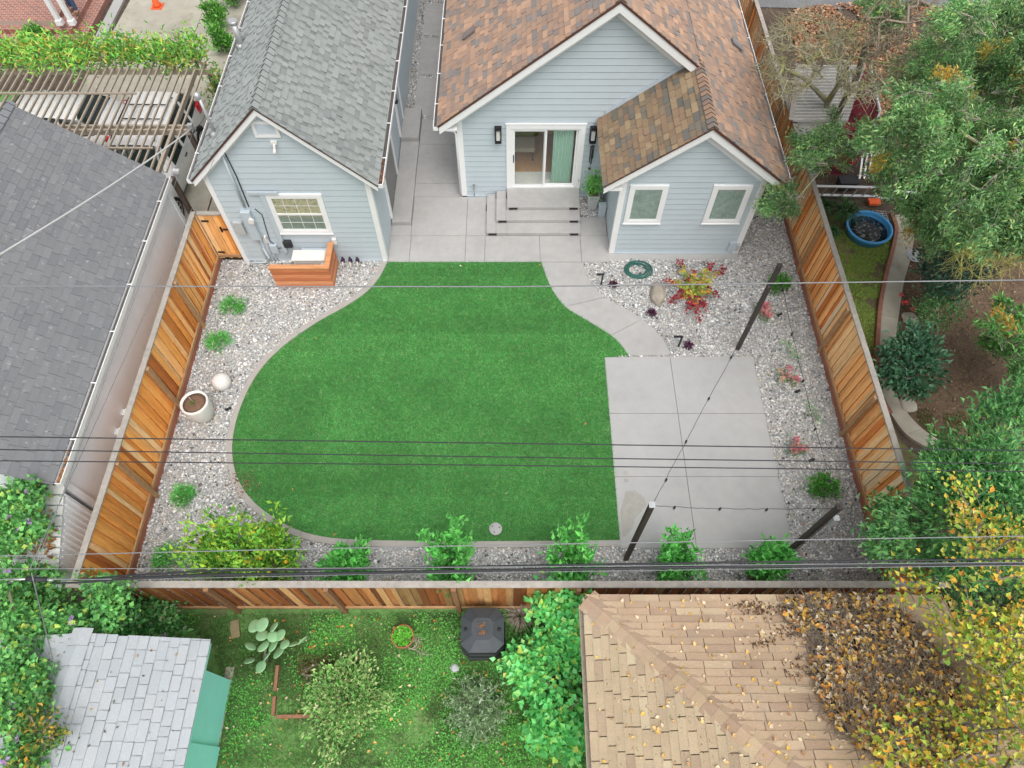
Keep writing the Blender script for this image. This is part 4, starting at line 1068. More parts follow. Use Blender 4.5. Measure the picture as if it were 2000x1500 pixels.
# heap of twigs and leaves
pile_px = [(1545, 1165), (1620, 1150), (1735, 1160), (1800, 1230), (1850, 1330), (1830, 1500), (1690, 1500), (1640, 1465), (1600, 1420), (1575, 1340), (1580, 1290), (1565, 1235), (1535, 1205)]
q = sample_poly(pile_px, 3300); P = np.array([G(a, c_, 2.85) for a, c_ in q])
P = P[(P[:, 1] < HY + .05) & (P[:, 0] > HX)]
den = .5 + .5 * fnoise(P[:, :2], 2.2, 3); P = P[den > .22]
P[:, 2] = troof(P[:, 0], P[:, 1]) + .07 + RNG.random(len(P)) * .07
struct(leaves("leaf_heap", P, .088, LEAFY, None, .68, up=.78, m=MT["dryleaf"]), "stuff")
q = sample_poly(pile_px, 2600); mb = MB()
for a, c_ in q:
    p = G(a, c_, 2.85)
    if p.y > HY + .05: continue
    p.z = float(troof(p.x, p.y)) + .03 + random.random() * .09; an = random.uniform(0, 6.28); L_ = random.uniform(.08, .42)
    e = p + Vector((math.cos(an) * L_, math.sin(an) * L_, random.uniform(-.05, .09))); mid = (p + e) / 2 + Vector((random.uniform(-.05, .05), random.uniform(-.05, .05), random.uniform(0, .06)))
    mb.tube([p, mid, e], [.008, .006, .003], 3, cap=False)
struct(mb.build("twig_heap", MT["twig"], recalc=False), "stuff")
P2 = np.array([G(a, c_, 2.8) for a, c_ in sample_poly(pile_px, 9000)]); P2 = P2[(P2[:, 1] < HY + .03) & (P2[:, 0] > HX)]
P2 = P2[(.5 + .5 * fnoise(P2[:, :2], 2.2, 3)) > .25]
P2[:, 2] = troof(P2[:, 0], P2[:, 1]) + .02 + RNG.random(len(P2)) * .09
struct(leaves("dark_debris", P2, .06, [((.06, .048, .042), 3), ((.10, .08, .066), 2), ((.17, .13, .105), 1.6), ((.26, .20, .16), 1)], None, .4, up=.8, m=MT["dryleaf"]), "stuff")
# small drifts of debris on the tiles
dr = []
for (a, c_, n_, s_) in ((1470, 1180, 150, 14), (1500, 1190, 120, 14), (1540, 1235, 140, 12), (1475, 1262, 40, 8), (1500, 1255, 40, 8), (1560, 1310, 160, 18), (1535, 1185, 60, 8)):
    for _ in range(n_): dr.append(G(a + RNG.normal(0, s_ * 1.3), c_ + RNG.normal(0, s_ * .6), 2.8))
dr = np.array(dr); dr = dr[(dr[:, 1] < HY)]; dr[:, 2] = troof(dr[:, 0], dr[:, 1]) + .03
struct(leaves("roof_debris", dr, .05, [((.14, .09, .06), 3), ((.24, .15, .09), 2), ((.5, .34, .15), 1)], None, .4, up=.85, m=MT["dryleaf"]), "stuff")
# moss between the tiles
mo = []
for k in range(260):
    a, c_ = RNG.uniform(1165, 1420), RNG.uniform(1300, 1500)
    if (c_ - 1300) * 1.0 < (a - 1330) * .7: continue
    p = G(a, c_, 2.8); L_ = RNG.uniform(.02, .07)
    row = round((p.x - HX) / .125) * .125
    for j in range(6): mo.append((HX + row + RNG.normal(0, .008), p.y + RNG.uniform(-L_, L_), 0))
mo = np.array(mo); mo = mo[mo[:, 1] < HY - (mo[:, 0] - HX)]; mo[:, 2] = troof(mo[:, 0], mo[:, 1]) + .018
struct(leaves("roof_moss", mo, .022, [((.10, .17, .03), 2), ((.16, .19, .05), 1), ((.07, .09, .03), 1)], None, .8, up=.8), "stuff")

# ================================================================== YARD OBJECTS
# post and string lights
P1, P2_, P3 = G(1440, 682), G(1222, 1092), G(1525, 1090)
for p, h, lb in ((P1, 3.15, "dark square post holding lights, in the gravel behind the patio near the right fence"), (P2_, 3.15, "dark square light post at the lawn corner of the patio by the back fence"), (P3, 3.0, "dark square light post with pale cable box nearest the right fence")):
    t_ = thing("light_post", lb, "post", p, "posts of the string lights")
    b = MB(); b.bb(p.x - .045, p.x + .045, p.y - .045, p.y + .045, -.05, h); b.build("post_shaft", MT["darkpost"], t_, .006)
    b = MB(); b.bb(p.x - .052, p.x + .052, p.y - .052, p.y + .052, h, h + .03); b.bb(p.x - .02, p.x + .02, p.y - .02, p.y + .02, h + .03, h + .05); b.build("post_cap", MT["greybox"] if p is P2_ else MT["darkpost"], t_)
    if p is P3:
        b = MB(); b.bb(p.x + .05, p.x + .16, p.y - .10, p.y - .0, 2.3, 2.6); b.build("cable_box", MT["greybox"], t_)
        b = MB(); b.bb(p.x + .05, p.x + .12, p.y - .05, p.y + .03, .3, .5); b.build("socket_box", MT["greybox"], t_)
        b = MB(); b.tube([(p.x + .06, p.y - .05, .45), (p.x + .055, p.y - .05, 2.35)], .008, 5); b.build("cable", MT["cable"], t_)
def string(A, B, n, sag, lb):
    A, B = Vector(A), Vector(B); t_ = thing("string_light", lb, "string light", A, "string lights between the posts")
    pts = []
    for i in range(41):
        u = i / 40; p = A.lerp(B, u); p.z -= sag * 4 * u * (1 - u); p += Vector((random.uniform(-.008, .008), random.uniform(-.008, .008), 0)); pts.append(p)
    b = MB(); b.tube(pts, .005, 5); b.build("cable", MT["cable"], t_)
    for k in range(n):
        u = (k + .5) / n; p = pts[int(u * 40)]
        b = MB(); b.tube([p, p - Vector((0, 0, .07))], .020, 8); b.build("bulb_socket", MT["black"], t_)
        b = MB(); b.lathe([(.012, 0), (.030, -.035), (.024, -.06), (.0, -.075)], p - Vector((0, 0, .07)), 10); b.build("bulb", MT["glass_dark"], t_)
T1, T2, T3 = P1 + Vector((0, 0, 3.12)), P2_ + Vector((0, 0, 3.12)), P3 + Vector((0, 0, 2.97))
string(T1, T2, 6, .22, "string of light bulbs crossing the patio diagonally from far post to lawn corner post")
string(T2, T3, 4, .10, "string of light bulbs along the near end of the patio beside the back fence")
string(T3, T1, 5, .15, "string of light bulbs above the gravel alongside the right fence")

# white stone ball and big pot
c = G(437, 752); b = MB(); b.lathe([(.0, .34), (.08, .335), (.15, .30), (.20, .24), (.222, .16), (.21, .08), (.17, .0), (.12, -.03)], c, 28)
tag(b.build("stone_ball", MT["stone_white"]), "smooth white stone ball sitting on the gravel near the white pot", "ornament")
c = G(400, 812); pot = thing("planter_pot", "tall off-white round pot with bare brown soil and a stub, by the left fence", "pot", c)
b = MB(); b.lathe([(.19, 0), (.25, .10), (.30, .35), (.315, .60), (.31, .66), (.275, .66), (.265, .60), (.0, .58)], c, 36); b.build("pot", MT["pot"], pot)
b = MB(); b.lathe([(.268, .605), (.15, .625), (.0, .63)], c, 24); b.build("soil", MT["orange_pot"], pot)
b = MB(); b.tube([c + Vector((0, 0, .6)), c + Vector((-.06, .05, .72)), c + Vector((-.12, .08, .80))], [.02, .014, .008], 6); b.build("stem", MT["twig"], pot)
leaves("weed", np.array(c) + RNG.normal(size=(14, 3)) * [.03, .03, .02] + [-.02, -.02, .66], .07, [((.10, .2, .04), 1)], pot, .3)

# wooden screen and air conditioner
sx0, sx1, sy0, sy1, shh = -6.17, -4.66, 11.42, 12.28, .80
RW = [lin(198, 128, 88), lin(214, 150, 106), lin(190, 116, 78), lin(208, 138, 96), lin(184, 112, 74), lin(204, 132, 88)]
sc_ = thing("wood_screen", "L-shaped redwood board screen standing on gravel around the air conditioner", "screen", (sx1, sy0, 0))
b = MB()
for k in range(6): b.bb(sx0 + .01, sx1 - .005, sy0, sy0 + .03, .03 + k * .128, .03 + k * .128 + .116, RW[k])
b.build("front_panel", MT["redwood_board"], sc_, .004)
b = MB()
for k in range(6): b.bb(sx1 - .035, sx1 - .005, sy0 + .032, sy1, .03 + k * .128, .03 + k * .128 + .116, RW[k])
b.build("side_panel", MT["redwood_board"], sc_, .004)
b = MB(); b.bb(sx0, sx1 + .03, sy0 - .03, sy0 + .10, shh, shh + .035); b.build("top_rail", MT["redwood"], sc_, .004)
b = MB(); b.bb(sx1 - .11, sx1 + .03, sy0 + .102, sy1, shh, shh + .035); b.build("top_rail", MT["redwood"], sc_, .004)
for (x, y) in ((sx0 + .05, sy0 + .08), (sx1 - .09, sy0 + .08), (sx1 - .09, sy1 - .06)):
    b = MB(); b.bb(x - .04, x + .04, y - .04, y + .04, 0, shh - .004); b.build("post", MT["redwood"], sc_)
ac = thing("air_conditioner", "off-white outdoor air conditioner unit tucked behind the redwood screen", "air conditioner", (-5.25, 11.95, 0))
b = MB(); b.bb(-5.66, -4.86, 11.80, 12.12, .06, .66); b.build("casing", MT["acwhite"], ac, .015)
b = MB(); b.bb(-5.69, -4.83, 11.78, 12.14, .661, .685); b.build("top_cover", MT["acwhite"], ac, .008)
b = MB()
for k in range(12): b.bb(-5.6, -5.15, 11.79, 11.798, .12 + k * .04, .135 + k * .04)
b.build("fan_grille", MT["greybox"], ac)
b = MB(); b.bb(-4.95, -4.85, 11.72, 11.799, .45, .57); b.build("valve_cover", MT["greybox"], ac)
# irrigation valves
for i, px in enumerate((673, 687, 701)):
    c = G(px + 1, 521); v = thing("irrigation_valve", ("leftmost", "middle", "rightmost")[i] + " of three dark topped irrigation valves beside the redwood screen", "valve", c, "irrigation valves by the garage wall")
    b = MB(); b.tube([c, c + Vector((0, 0, .26))], .022, 8); b.build("pipe", MT["pot"], v)
    b = MB(); b.lathe([(.03, .18), (.05, .22), (.055, .29), (.03, .33), (.03, .37), (.0, .38)], c, 12); b.build("valve_body", mat("valve_plastic", (.045, .025, .06), .5) if i == 0 else bpy.data.materials["valve_plastic"], v)
    b = MB(); b.tube([c + Vector((0, 0, .26)), c + Vector((0, -.10, .25)), c + Vector((0, -.11, 0))], .018, 7); b.build("pipe", MT["pot"], v)

# hose
c = G(1245, 530); pts = []
for k in range(10 * 40):
    a = k / 40 * 6.283; rr = .34 - .013 * (k / 40) + .03 * math.sin(k * .021); pts.append(c + Vector((rr * 1.05 * math.cos(a) + .03 * math.sin(k * .013), rr * .86 * math.sin(a) + .02 * math.cos(k * .017), .055 + .010 * (k // 40 % 4) + .012 * math.sin(a * 1.5 + k * .01))))
hb = MB(); hb.tube(pts, .011, 6); hb.tube([pts[0], pts[0] + Vector((-.16, .05, -.01)), pts[0] + Vector((-.55, .28, -.02)), pts[0] + Vector((-.48, .40, -.02))], .011, 6)
tag(hb.build("garden_hose", MT["hose"]), "coiled dark green garden hose lying on the gravel", "hose")
# boulder
def rock(c, sx, sy, sz, m, nm, seed):
    bm = bmesh.new(); bmesh.ops.create_icosphere(bm, subdivisions=4, radius=1)
    for v in bm.verts:
        p = v.co.copy(); k = 1 + .20 * mnoise.noise(p * 1.3 + Vector((seed, 0, 0))) + .07 * mnoise.noise(p * 3.5 + Vector((seed, 3, 0)))
        v.co = Vector((p.x * sx * k, p.y * sy * k, max(p.z * sz * k, -.3 * sz)))
    me = bpy.data.meshes.new(nm); bm.to_mesh(me); bm.free(); me.polygons.foreach_set("use_smooth", [True] * len(me.polygons)); me.materials.append(m)
    o = bpy.data.objects.new(nm, me); COL.objects.link(o); o.location = c; return o
tag(rock(G(1284, 574, .08), .19, .36, .22, MT["rock"], "boulder", 4.0), "oval brown boulder on the gravel beside the red and yellow plant", "boulder")
for i, (px, py, lb) in enumerate(((1786, 500, "flat grey stepping stone beside the curved path under the dark shrub"), (1778, 622, "flat grey stepping stone between the curved path and the pink flowers"), (1772, 742, "flat grey stepping stone half under the glossy shrub"), (1773, 791, "flat grey stepping stone alone on the moss near the end of the path"))):
    tag(rock(G(px, py, .02), .22, .20, .06, MT["concrete_old"] if i % 2 else MT["greybox"], "stepping_stone", i * 3.1), lb, "stepping stone", "stepping stones")
# path lights
for px, py, tx, lb in ((1174, 557, -.16, "black L-shaped path light at the top of the curved walkway, near the hose"), (1325, 677, -.2, "black L-shaped path light where the walkway meets the patio")):
    c = G(px, py); v = thing("path_light", lb, "path light", c, "path lights along the walkway")
    b = MB(); b.bb(c.x - .019, c.x + .019, c.y - .019, c.y + .019, -.03, .42); b.build("stem", MT["black"], v)
    b = MB(); b.bb(c.x + tx, c.x + .024, c.y - .024, c.y + .024, .422, .452); b.build("lamp_head", MT["black"], v)
# small spotlights lying in the gravel
for i, (px, py, lb) in enumerate(((1521, 618, "tiny black spotlight stake in the gravel below the first pink flower"), (1556, 768, "tiny black spotlight stake in the gravel below the second pink flower"), (1583, 902, "tiny black spotlight stake in the gravel near the right fence shrub"), (448, 802, "tiny black spotlight stake beside the lawn edging near the white pot"))):
    c = G(px, py); b = MB(); b.tube([c + Vector((-.06, -.01, .05)), c + Vector((.06, .03, .09))], .032, 9); b.tube([c, c + Vector((0, 0, .07))], .012, 6)
    tag(b.build("spotlight", MT["black"]), lb, "spotlight", "small garden spotlights")
# round utility cover in the lawn
c = G(968, 1034); uc = thing("utility_cover", "round pale utility cover set into the lawn near the back fence", "utility cover", c)
b = MB(); b.lathe([(.14, 0), (.14, .05), (.13, .06), (.0, .062)], c, 32); b.build("lid", MT["concrete_lt"], uc)
for a in (.3, 2.5, 4.4):
    b = MB(); b.lathe([(.014, .061), (.014, .066), (0, .067)], c + Vector((.085 * math.cos(a), .085 * math.sin(a), 0)), 10); b.build("finger_hole", MT["black"], uc)

# ================================================================== WIRES (all strung over the back property line)
YW = 2.0
def wire(pts, r_, m, lb, grp="overhead wires", cat="wire", sag=0.0, Y=YW, nm="overhead_wire"):
    P_ = [YP(px, py, Y) for px, py in pts]
    a, b_ = P_[0], P_[-1]
    ext = lambda p, q, k: p + (p - q).normalized() * k
    full = [ext(P_[0], P_[1], 18)] + P_ + [ext(P_[-1], P_[-2], 18)]
    mb = MB(); mb.tube(full, r_, 8); return tag(mb.build(nm, m), lb, cat, grp)
wire([(0, 559), (1000, 560), (2000, 547)], .003, MT["cable_grey"], "thin pale wire strung across just below the houses")
wire([(0, 853), (1000, 866), (2000, 880)], .0042, MT["cable"], "highest of the three dark parallel power lines over the lower lawn")
wire([(0, 878), (1000, 893), (2000, 906)], .0042, MT["cable"], "middle of the three dark parallel power lines over the lower lawn")
wire([(0, 900), (1000, 909), (2000, 921)], .0042, MT["cable"], "lowest of the three dark parallel power lines over the lower lawn")
wire([(0, 1086), (600, 1072), (1000, 1064), (2000, 1047)], .005, MT["cable_grey"], "single pale wire crossing the shrubs above the back fence")
wire([(0, 1111), (600, 1110), (1000, 1107), (1500, 1103), (2000, 1098)], .004, MT["cable_grey"], "grey carrier wire just above the thick black cable bundle")
mb = MB(); pa = [YP(px, py, YW) for px, py in ((150, 1138), (240, 1130), (400, 1123), (700, 1119), (1000, 1113), (1400, 1107), (2000, 1100))]
pa.append(pa[-1] + Vector((12, 0, 0)))
mb.tube([pa[0] + Vector((-.3, 0, -.02))] + pa, [.006, .012] + [.016] * (len(pa) - 1), 8)
mb.tube([p + Vector((0, .03, .045 if i > 1 else 0)) for i, p in enumerate(pa)], .011, 8)
for i in range(60):
    x = pa[1].x + (pa[-2].x - pa[1].x) * i / 60
tag(mb.build("cable_bundle", MT["cable"]), "thick twisted black cable bundle strung right along the back fence", "cable bundle", "overhead wires")
wire([(0, 1132), (300, 1131), (700, 1122), (2000, 1104)], .0045, MT["cable_grey"], "thin grey wire running with the black bundle past the splice box")
sp = thing("splice_box", "dark splice closure clamped on the wires at lower left above the vine", "splice box", YP(72, 1131, YW))
a, b_ = YP(52, 1131, YW), YP(92, 1132, YW); b = MB(); b.tube([a, b_], .028, 12); b.build("closure", MT["black_plastic"], sp)
a2, b2 = YP(92, 1132, YW), YP(105, 1133, YW); b = MB(); b.tube([a2, b2], .015, 8); b.build("clamp", MT["galv"], sp)
b = MB(); b.tube([YP(18, 1132, YW), a], .012, 8); b.build("clamp", MT["galv"], sp)
def drop(A, B, sag, r_, m, lb):
    A, B = Vector(A), Vector(B); pts = []
    for i in range(25):
        u = i / 24; p = A.lerp(B, u); p.z -= sag * 4 * u * (1 - u); pts.append(p)
    mb = MB(); mb.tube(pts, r_, 6); return tag(mb.build("service_drop", m), lb, "wire", "overhead wires")
SP = YP(58, 1112, YW)
drop(SP, YP(418, 312, 12.1), .0, .005, MT["cable_grey"], "thin wire rising from the splice clamp to the garage gable corner")
drop(SP + Vector((.05, 0, 0)), YP(392, 212, 13.3), .05, .004, MT["cable_grey"], "thin wire rising from the splice clamp to the garage roof mast")
drop(YP(62, 1120, YW), YP(160, 1520, .4), .0, .007, MT["cable_grey"], "thin dark wire descending across the pale shed roof")
drop(G(374, 252, 2.75), YP(-260, 650, 4.0), .1, .016, MT["cable_white"], "thick white cable crossing the slate grey roof to the pergola post")
drop(G(371, 253, 2.7), MAST, .1, .006, MT["cable"], "short dark wire linking the pergola corner to the garage mast")
# ================================================================== TOP LEFT: driveway, porch, pergola, cars
sheet("driveway", [(-14.2, 12.9), (-7.45, 12.9), (-7.45, 30), (-13.6, 30), (-13.9, 22)], -.02, MT["concrete_old"])
b = MB()
for (x0, x1) in ((-13.5, -11.0), (-10.98, -9.3)):
    b.bb(x0, x1, 21.4, 26, -.06, .0)
struct(b.build("driveway_slab", MT["concrete_old"]))
struct(MB().bb(-14.35, -14.0, 20.6, 30, -.06, .03).build("driveway_kerb", MT["concrete"]))
po = thing("porch", "red brick porch with two broad steps at top left", "porch", (-18, 23, 0))
b = MB(); b.bb(-30, -14.55, 21.75, 30, -.05, .14); b.build("lower_step", MT["brick"], po)
b = MB(); b.bb(-30, -15.0, 22.35, 30, .14, .30); b.build("upper_step", MT["brick"], po)
b = MB(); b.bb(-30, -15.55, 22.6, 30, .30, .46); b.build("platform", MT["brick"], po)
for i, px in enumerate((119, 143)):
    c = G(px, 47, .46); v = thing("porch_column", "white square porch column, %s of the pair on the brick porch" % ("left" if i == 0 else "right"), "column", c, "porch columns")
    b = MB(); b.bb(c.x - .07, c.x + .07, c.y - .07, c.y + .07, .58, 3.2); b.build("shaft", MT["trim"], v)
    b = MB(); b.bb(c.x - .10, c.x + .10, c.y - .10, c.y + .10, .46, .62); b.bb(c.x - .09, c.x + .09, c.y - .09, c.y + .09, 3.2, 3.3); b.build("base", MT["trim"], v)
# person on the porch (only the legs are in the picture)
def skin_mesh(name, pts, edges, rad, m, parent, root=0, sub=2):
    off = root_loc(parent)
    me = bpy.data.meshes.new(name); me.from_pydata([tuple(Vector(p) - off) for p in pts], edges, []); me.materials.append(m)
    o = bpy.data.objects.new(name, me); COL.objects.link(o); o.parent = parent
    s = o.modifiers.new("skin", 'SKIN'); s.use_smooth_shade = True
    for i, r_ in enumerate(rad):
        d = me.skin_vertices[0].data[i]; d.radius = (r_, r_) if not isinstance(r_, tuple) else r_; d.use_root = (i == root)
    q = o.modifiers.new("sub", 'SUBSURF'); q.levels = q.render_levels = sub
    return o
f = G(153, 27, .46); f.x -= .02
pr = thing("person", "person in blue jeans and brown shoes standing on the brick porch", "person", (f.x, f.y, .46))
B = lambda x, y, z: (f.x + x, f.y + y, .46 + z)
pts = [B(-.12, .12, .98), B(-.12, .12, 1.2), B(-.12, .12, 1.42), B(-.12, .12, 1.52), B(-.12, .11, 1.63), B(-.12, .11, 1.74),
       B(-.03, .12, .92), B(.0, .05, .50), B(0, .02, .08), B(.03, -.1, .04),
       B(-.21, .12, .92), B(-.24, .20, .50), B(-.25, .25, .08), B(-.24, .13, .04),
       B(.08, .12, 1.40), B(.14, .10, 1.12), B(.15, 0, .90), B(-.32, .12, 1.40), B(-.38, .10, 1.12), B(-.39, 0, .90)]
ed = [(0, 1), (1, 2), (2, 3), (3, 4), (4, 5), (0, 6), (6, 7), (7, 8), (8, 9), (0, 10), (10, 11), (11, 12), (12, 13), (2, 14), (14, 15), (15, 16), (2, 17), (17, 18), (18, 19)]
rad = [.13, .14, .14, .055, .09, .07, .095, .065, .045, .04, .095, .065, .045, .04, .055, .042, .032, .055, .042, .032]
skin_mesh("body", pts, ed, rad, MT["skin"], pr)
skin_mesh("jeans", [B(-.12, .12, 1.02), B(-.12, .12, .96), B(-.03, .12, .90), B(0, .05, .50), B(0, .02, .10), B(-.21, .12, .90), B(-.24, .20, .50), B(-.25, .25, .10)], [(0, 1), (1, 2), (2, 3), (3, 4), (1, 5), (5, 6), (6, 7)], [.15, .15, .115, .085, .07, .115, .085, .07], MT["jeans"], pr)
skin_mesh("jacket", [B(-.12, .12, .98), B(-.12, .12, 1.2), B(-.12, .12, 1.44), B(.08, .12, 1.40), B(.14, .10, 1.12), B(.15, .02, .94), B(-.32, .12, 1.40), B(-.38, .10, 1.12), B(-.39, .02, .94)], [(0, 1), (1, 2), (2, 3), (3, 4), (4, 5), (2, 6), (6, 7), (7, 8)], [.155, .16, .14, .075, .06, .05, .075, .06, .05], MT["shirt"], pr)
for (x, y) in ((.02, -.05), (-.24, .18)):
    b = MB(); b.lathe([(.0, -.0), (.055, .0), (.06, .03), (.05, .075), (.0, .10)], B(x, y, 0), 14, sx=.8, sy=2.3); b.build("shoe", MT["shoe"], pr)
b = MB(); b.lathe([(.1, -.06), (.115, .0), (.09, .08), (0, .115)], B(-.12, .13, 1.72), 18); b.build("hair", MT["hair"], pr)
# traffic cone
c = G(308, 13); co = thing("traffic_cone", "orange traffic cone standing on the driveway at the top edge", "traffic cone", c)
b = MB(); b.lathe([(.15, .03), (.13, .1), (.03, .68), (.0, .69)], c, 20); b.build("cone_body", MT["cone"], co)
b = MB(); b.bb(c.x - .19, c.x + .19, c.y - .19, c.y + .19, 0, .03); b.build("base_plate", MT["cone"], co)

sheet("verge", [(-22, 14.2), (-14.0, 14.2), (-14.0, 17.2), (-14.6, 19.5), (-22, 19.5)], -.015, MT["yard"])
# cars
def car(name, label, loc, rz, L, W, H, suv, rack):
    t_ = thing(name, label, "car", (0, 0, 0))
    Lh = L / 2
    if suv: st_ = [(-Lh, .62, .95, 0), (-Lh + .06, .55, 1.02, 0), (-Lh + .12, .50, 1.05, .5), (-Lh + .55, .45, 1.06, 1), (-.9, .42, 1.04, 1), (.1, .42, 1.02, 1), (.45, .42, 1.02, .97), (1.15, .42, 1.02, 0), (Lh - .45, .42, .95, 0), (Lh - .1, .45, .82, 0), (Lh, .5, .70, 0)]
    else: st_ = [(-Lh, .55, .85, 0), (-Lh + .1, .45, .93, 0), (-Lh + .45, .40, .97, .12), (-1.42, .36, .95, .86), (-.5, .34, .93, 1), (.15, .34, .92, 1), (.45, .34, .92, .94), (1.2, .36, .92, 0), (Lh - .5, .38, .83, 0), (Lh - .1, .42, .72, 0), (Lh, .48, .62, 0)]
    n = len(st_); V = []
    for i, (x, zb, zt, cab) in enumerate(st_):
        wq = W / 2 * (1 - .12 * abs(x / Lh) ** 4); zr = zt + (H - zt) * cab; wr = wq * (1 - (.20 if suv else .33) * cab) if cab else wq * .93
        ring = [(wq * .90, .22), (wq * .99, .45), (wq, .70 if zt > .7 else zt * .9), (wq * .96, zt), (wr * (.985 if cab else .97), max(zr - .05 * cab, zt)), (wr * .8, zr + .012), (0, zr + .035)]
        V.append([(x, y, z) for y, z in ring] + [(x, -y, z) for y, z in ring[-2::-1]])
    m_ = len(V[0]); body, glass = MB(), MB(); flat = [p for r_ in V for p in r_]
    fb, fg = [], []
    for i in range(n - 1):
        for k in range(m_ - 1):
            q_ = (i * m_ + k, i * m_ + k + 1, (i + 1) * m_ + k + 1, (i + 1) * m_ + k); cabs = (st_[i][3], st_[i + 1][3])
            side = k in (3, m_ - 5); top_ = 4 <= k <= m_ - 6
            if (side and max(cabs) > .45 and min(cabs) > .01) or (top_ and min(cabs) < .9 and max(cabs) > .4 and (k not in (4, m_ - 6) or True) and abs(cabs[0] - cabs[1]) > .3): fg.append(q_)
            else: fb.append(q_)
    body.add(flat, fb, smooth=True); body.add(V[0], [tuple(range(m_))]); body.add(V[-1], [tuple(range(m_))]); body.add([(-Lh + .3, -W / 2 + .1, .25), (Lh - .3, -W / 2 + .1, .25), (Lh - .3, W / 2 - .1, .25), (-Lh + .3, W / 2 - .1, .25)], [(0, 1, 2, 3)])
    glass.add(flat, fg, smooth=True)
    R = Matrix.Rotation(rz, 4, 'Z')
    parts = []
    parts.append((body.build("body", MT["carwhite"], t_), None)); glass.build("window", MT["carglass"], t_)
    for sy in (1, -1):       # pillars
        pb = MB()
        for x in ((-1.35 if suv else -.85), (-.35 if suv else -.1), .52):
            pb.beam((x, sy * W * .492, (1.03 if suv else .93)), (x - .03, sy * W * (.402 if suv else .34), H - .045), .07, .03)
        pb.build("pillar", MT["carwhite"], t_)
    wr_ = .35 if suv else .32
    for sx in (1, -1):
        for sy in (1, -1):
            x, y = sx * L * .30 + (.06 if sx > 0 else -.04), sy * (W / 2 - .10)
            wh = MB(); wh.tube([(x, y - .11, wr_), (x, y + .115 * 1, wr_)], wr_, 24); w_ob = wh.build("wheel", MT["tyre"], t_)
            rm = MB(); yo = y + sy * .117; rm.tube([(x, yo - .004 * sy, wr_), (x, yo + .004 * sy, wr_)], wr_ * .25, 12)
            for k in range(8):
                a = k * .7854; rm.beam((x + .06 * math.cos(a), yo, wr_ + .06 * math.sin(a)), (x + wr_ * .66 * math.cos(a), yo, wr_ + wr_ * .66 * math.sin(a)), .045, .012, up=(0, 1, 0))
            for k in range(24):
                a, a2 = k * .2618, (k + 1) * .2618; q1 = wr_ * .68; rm.beam((x + q1 * math.cos(a), yo, wr_ + q1 * math.sin(a)), (x + q1 * math.cos(a2), yo, wr_ + q1 * math.sin(a2)), .02, .03, up=(0, 1, 0))
            rm.build("rim", MT["rim"], w_ob)
            ar = MB(); ar.tube([(x, sy * (W / 2 - .22), wr_ + .02), (x, sy * (W / 2 - .022), wr_ + .02)], wr_ + .05, 20); ar.build("wheel_arch", MT["black"], t_)
    for sy in (1, -1):
        b = MB(); b.box((-Lh + .13, sy * (W / 2 - .14), .92 if suv else .84), (.22, .20, .30 if suv else .17)); b.build("tail_light", MT["lamp_red"], t_, .03)
        b = MB(); b.box((Lh - .16, sy * (W / 2 - .22), .72 if suv else .64), (.20, .28, .14)); b.build("headlight", MT["lamp_clear"], t_, .03)
        b = MB(); b.box((.72, sy * (W / 2 + .09), 1.08 if suv else .98), (.12, .20, .15)); b.build("wing_mirror", MT["carwhite"], t_, .04)
        b = MB(); b.box((-.25, sy * (W / 2 - .003), .82), (.16, .03, .03)); b.box((-1.2, sy * (W / 2 - .01), .84), (.16, .03, .03)); b.build("door_handle", MT["black"], t_)
    b = MB(); b.box((Lh - .02, 0, .55), (.10, W * .55, .14)); b.build("grille", MT["black"], t_, .02)
    if rack:
        for sy in (1, -1):
            b = MB(); b.tube([(-1.5, sy * .58, H + .02), (-1.4, sy * .58, H + .08), (.2, sy * .58, H + .08), (.3, sy * .58, H + .02)], .02, 7); b.build("roof_rail", MT["black"], t_)
        b = MB()
        for x in (-1.1, -.5, .0): b.tube([(x, -.58, H + .09), (x, .58, H + .09)], .016, 6)
        for y in (-.25, .2): b.tube([(-1.1, y, H + .105), (0, y, H + .105)], .014, 6)
        b.build("roof_rack", MT["black"], t_)
    t_.location = loc; t_.rotation_euler = (0, 0, rz); return t_
car("parked_car", "white sport utility car with roof rack, half under the pergola next to the garage", (-10.18, 15.35, -.0), math.radians(-91), 4.6, 1.86, 1.72, True, True)
car("parked_car", "white sedan with dark green side windows parked sideways under the pergola", (-13.75, 17.0, 0), math.radians(180), 4.5, 1.78, 1.46, False, False)

# pergola
pg = thing("pergola", "weathered grey wooden pergola of thin slats over the parked cars", "pergola", (-11.5, 15.3, 0))
ZP = 2.52
for y, z_, h in ((17.02, ZP - .17, .16), (14.72, ZP - .17, .16), (14.56, ZP - .17, .16)):
    b = MB(); b.bb(-16.5, -8.25, y - .03, y + .03, z_, z_ + h - .004); b.build("beam", MT["grey_wood"], pg)
i = 0; x = -16.4
while x < -8.3:
    b = MB(); dx = random.uniform(-.02, .02); b.beam((x + dx, 12.95, ZP + .03), (x - dx, 17.25, ZP + .03), .036, .05); b.build("slat", MT["grey_wood"], pg); x += .205
for y in (15.85, 13.75):
    b = MB(); b.beam((-16.4, y, ZP + .085), (-8.9 - (1.0 if y > 15 else 0), y, ZP + .085), .045, .04); b.build("batten", MT["grey_wood"], pg)
for x, y in ((-8.32, 17.0), (-8.32, 14.64), (-8.36, 13.0)):
    b = MB(); b.bb(x - .055, x + .055, y - .055, y + .055, -.05, ZP - .18); b.build("post", MT["dark_wood"], pg)
b = MB(); b.beam((-8.65, 12.9, ZP - .05), (-8.65, 17.2, ZP - .05), .09, .1); b.build("beam", MT["grey_wood"], pg)
b = MB(); c = G(372, 247, 2.62); b.box(c, (.12, .10, .14)); b.build("cable_bracket", MT["galv"], pg)
